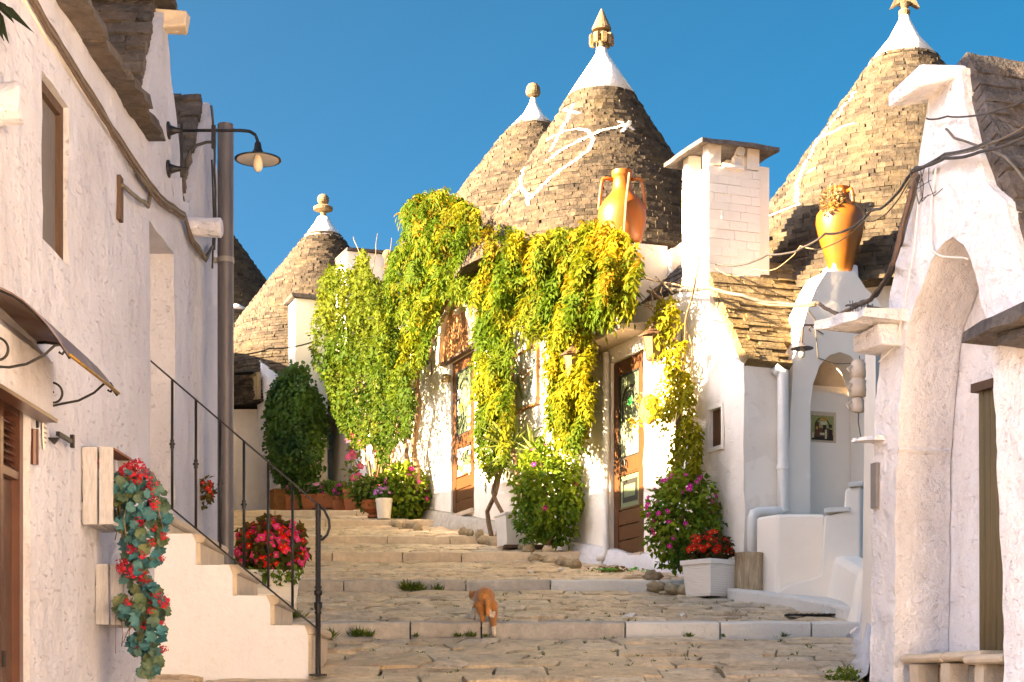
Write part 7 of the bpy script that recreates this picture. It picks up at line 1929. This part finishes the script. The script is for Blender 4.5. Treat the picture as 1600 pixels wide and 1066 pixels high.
cable('trunk_cable', [P(1275, 478, 16.4), P(1200, 476, 16.6), P(1120, 452, 16.9), P(1060, 446, 17.8), P(1000, 432, 18.8)], .010, M['twig'], oc_, .01)
for k in range(7):
    x0 = 1428 + random.uniform(-6, 30); y1_ = random.uniform(285, 330); cable('loose_wire', [rg(x0, 262, .04), rg(x0 + random.uniform(-14, 6), (262 + y1_) / 2, .07), rg(x0 + random.uniform(-10, 10), y1_, .05), rg(x0 + random.uniform(8, 22), y1_ - 12, .05)], .003, M['cable_pale'] if k % 2 else M['cable'], oc_, 0, 8, .01)
cable('loose_wire', [rg(1462, 262, .04), rg(1456, 300, .03), rg(1452, 370, .03), rg(1456, 392, .03), rg(1470, 400, .03), rg(1512, 405, .02)], .006, M['pvc'], oc_, 0)
cable('loose_wire', [rg(1436, 300, .03), rg(1430, 380, .03), rg(1420, 430, .03), rg(1410, 500, .03), rg(1398, 540, .04), rg(1372, 566, .05)], .005, M['pvc'], oc_, 0)
cable('niche_wire', [CX.px(1262, 484, .01), CX.px(1274, 500, .01), CX.px(1278, 560, .01), CX.px(1300, 568, .01), CX.px(1340, 568, .01)], .005, M['cable_pale'], oc_, 0)
# far wires over the end of the street
cable('far_cable', [P(360, 552, 29), P(420, 545, 30), P(500, 530, 31)], .014, M['cable'], oc_, .05)
# ------------------------------------------------------------------ far sign and small things
fs_ = empty('hanging_sign', DF.px(392, 635, .12), 'small framed cream sign over the doorway at the top of the street', 'sign')
a, z0 = DF.uv(383, 634, .12); b2, z1 = DF.uv(402, 596, .12)
z0, z1 = ZZ(633, 34.0), ZZ(600, 34.0)
mb = MB(); DF.box(mb, min(a, b2), max(a, b2), z0, z1, .08, .12); mb.build('panel', simple('cream_sign_face', (.48, .40, .24), .6, var=.1, bstr=0), fs_)
mb = MB()
u0_, u1_ = min(a, b2), max(a, b2)
for (c, d, e_, f_) in ((u0_ - .05, u1_ + .05, z0 - .05, z0), (u0_ - .05, u1_ + .05, z1, z1 + .05), (u0_ - .05, u0_, z0, z1), (u1_, u1_ + .05, z0, z1)): DF.box(mb, c, d, e_, f_, .06, .15)
mb.build('frame', simple('tan_sign_frame', (.30, .22, .12), .6, var=.2), fs_)
M['sign_ink'] = simple('pale_olive_ink', (.36, .30, .14), .7, var=.1, bstr=0)
text('Taverna', DF, (u0_ + u1_) / 2, z0 + (z1 - z0) * .58, .122, .13, M['sign_ink'], fs_, shear=.3); text('Bella', DF, (u0_ + u1_) / 2, z0 + (z1 - z0) * .25, .122, .16, M['sign_ink'], fs_, shear=.3)
mb = MB(); c = DF.px(382, 582, .3); mb.box(c, .45, .25, .05, rz=-.3); tag(mb.build('flood_lamp', M['black'], bevel=.01), 'flat black lamp head above the far framed sign', 'lamp')
e = bush('wall_flowers', 'small clump of red flowers on the left wall beside the pole', tuple(P(323, 768, 13.05)), .05, .05, .10, 90, .05, .035, (0.08, .07, .02), (0.16, .12, .03), 3.0, 12, (0.62, .03, .03), .022, False, cat='plant')
mb = MB(); q = P(1267, 959, 14.55); mb.box((q.x, 14.5, G(14.5) + .012), .46, .16, .012, rz=-.05); gr = tag(mb.build('drain_grate', M['iron']), 'dark drain grate in the paving near the white skirt', 'grate')
for k in range(9):
    mb = MB(); mb.box((q.x - .2 + k * .05, 14.5 - (-.2 + k * .05) * .05, G(14.5) + .02), .012, .14, .006, rz=-.05); mb.build('bar', M['cable'], gr)
# ------------------------------------------------------------------ weeds in the joints, litter
def tuft(parts, c, n, L, spread, c0=(0.06, .10, .012), c1=(0.20, .24, .03), w=.010):
    d = unit(RNG.normal(size=(n, 3)) * [[spread, spread, .3]] + [[0, 0, 1]])
    p = np.array(c) + RNG.normal(size=(n, 3)) * [[L * .25, L * .12, 0]]
    parts.append(blades(p, d, RNG.normal(size=(n, 3)), RNG.uniform(.5, 1.1, n) * L, np.full(n, w), lerpc(c0, c1, RNG.random(n)), .2))
parts = []
for (x, D, n, L) in ((640, 17.22, 90, .14), (655, 17.22, 60, .12), (684, 17.22, 40, .10), (560, 13.92, 46, .11), (578, 13.92, 30, .08), (517, 13.9, 30, .10), (508, 13.6, 40, .12), (735, 13.92, 40, .07), (715, 13.92, 36, .06), (650, 13.92, 24, .05), (760, 13.92, 22, .05), (1075, 13.93, 44, .05), (1130, 13.93, 24, .04), (1225, 13.93, 26, .05), (450, 14.5, 60, .13), (462, 14.4, 40, .10)):
    X = (x - 800) * D / F; tuft(parts, (X, D, G(D) - .005), n, L, .7, w=.012 if L > .08 else .009)
r = random.Random(77)
for _ in range(150):
    D = r.uniform(11.2, 17.2); X = r.uniform(-1.2, 2.7); tuft(parts, (X, D, G(D) - .012), r.randint(3, 8), r.uniform(.02, .045), 1.0, w=.008)
leaf_obj('weeds', join(parts), M['leaf'], None); wd_ = bpy.data.objects['weeds']; tag(wd_, 'green weeds growing in the joints of the steps', 'weeds')
e = bush('weed_clump', 'low round weed clump at the foot of the right wall', tuple(Vector((P(1320, 1058, 11.25).x, 11.3, G(11.3) + .02))), .10, .07, .05, 260, .035, .02, (0.06, .11, .012), (0.16, .22, .03), 8.0, stems=False, cat='weed')
ln = empty('litter_heap', (P(958, 890, 18.6).x, 18.6, G(18.6)), 'green netting with brown mulch before the near door', 'litter')
parts = []; c = (P(958, 890, 18.6).x, 18.6, G(18.6) + .02)
n = 120; p = np.array(c) + RNG.normal(size=(n, 3)) * [[.13, .10, .012]]; parts.append(blades(p, RNG.normal(size=p.shape) * [[1, 1, .3]], RNG.normal(size=p.shape) + [[0, 0, 1]], RNG.uniform(.03, .08, n), RNG.uniform(.015, .03, n), lerpc((.14, .08, .03), (.30, .18, .07), RNG.random(n))))
leaf_obj('mulch', join(parts), M['leaf'], ln); parts = []
n = 40; p = np.array(c) + RNG.normal(size=(n, 3)) * [[.17, .12, .008]]; parts.append(blades(p, RNG.normal(size=p.shape) * [[1, 1, .1]], np.tile([[0, 0, 1.0]], (n, 1)) + RNG.normal(size=p.shape) * .2, RNG.uniform(.05, .1, n), RNG.uniform(.03, .05, n), np.tile([[.10, .50, .06]], (n, 1)))); leaf_obj('green_net', join(parts), M['leaf'], ln)
for (x, D, lab, s) in ((826, 18.1, 'crumpled white paper scrap below the tall leafy bush', .10), (876, 18.5, 'small white scrap near the green netting', .06), (985, 14.25, 'flat white scrap on the edge of the lower step', .14), (1068, 14.25, 'white scrap on the painted part of the lower step', .09)):
    c = Vector(((x - 800) * D / F, D, G(D) + .02)); mb = MB(); rr = random.Random(x); vs = [c + Vector((s * .5 * math.cos(t) * rr.uniform(.7, 1.2), s * .35 * math.sin(t), rr.uniform(-.008, .03))) for t in np.linspace(0, 2 * math.pi, 10)[:-1]] + [c + Vector((0, 0, .035))]
    mb.add(vs, [(i, (i + 1) % 9, 9) for i in range(9)]); tag(mb.build('paper_scrap', M['paper']), lab, 'litter')
# leaves of a balcony plant reaching into the top corner
e = empty('overhanging_plant', P(-30, -10, 7.9), 'dark leaf tips hanging into the upper left corner', 'plant')
pts = np.array([tuple(P(x, y, 7.9)) for x, y in ((-14, 0), (-12, 4), (-16, 10), (-10, -2))]); tgt = np.array([tuple(P(x, y, 7.8)) for x, y in ((50, 42), (12, 62), (4, 58), (20, 30))])
leaf_obj('leaf_tips', blades(pts, tgt - pts, np.tile([[0, -1, .5]], (4, 1)), np.linalg.norm(tgt - pts, axis=1), np.full(4, .045), np.tile([[.02, .03, .015]], (4, 1))), M['leaf_dark'], e)
mb = MB(); mb.tube([P(-60, -60, 7.9), P(-14, 2, 7.9)], .008, 6); mb.build('stem', M['bark'], e)
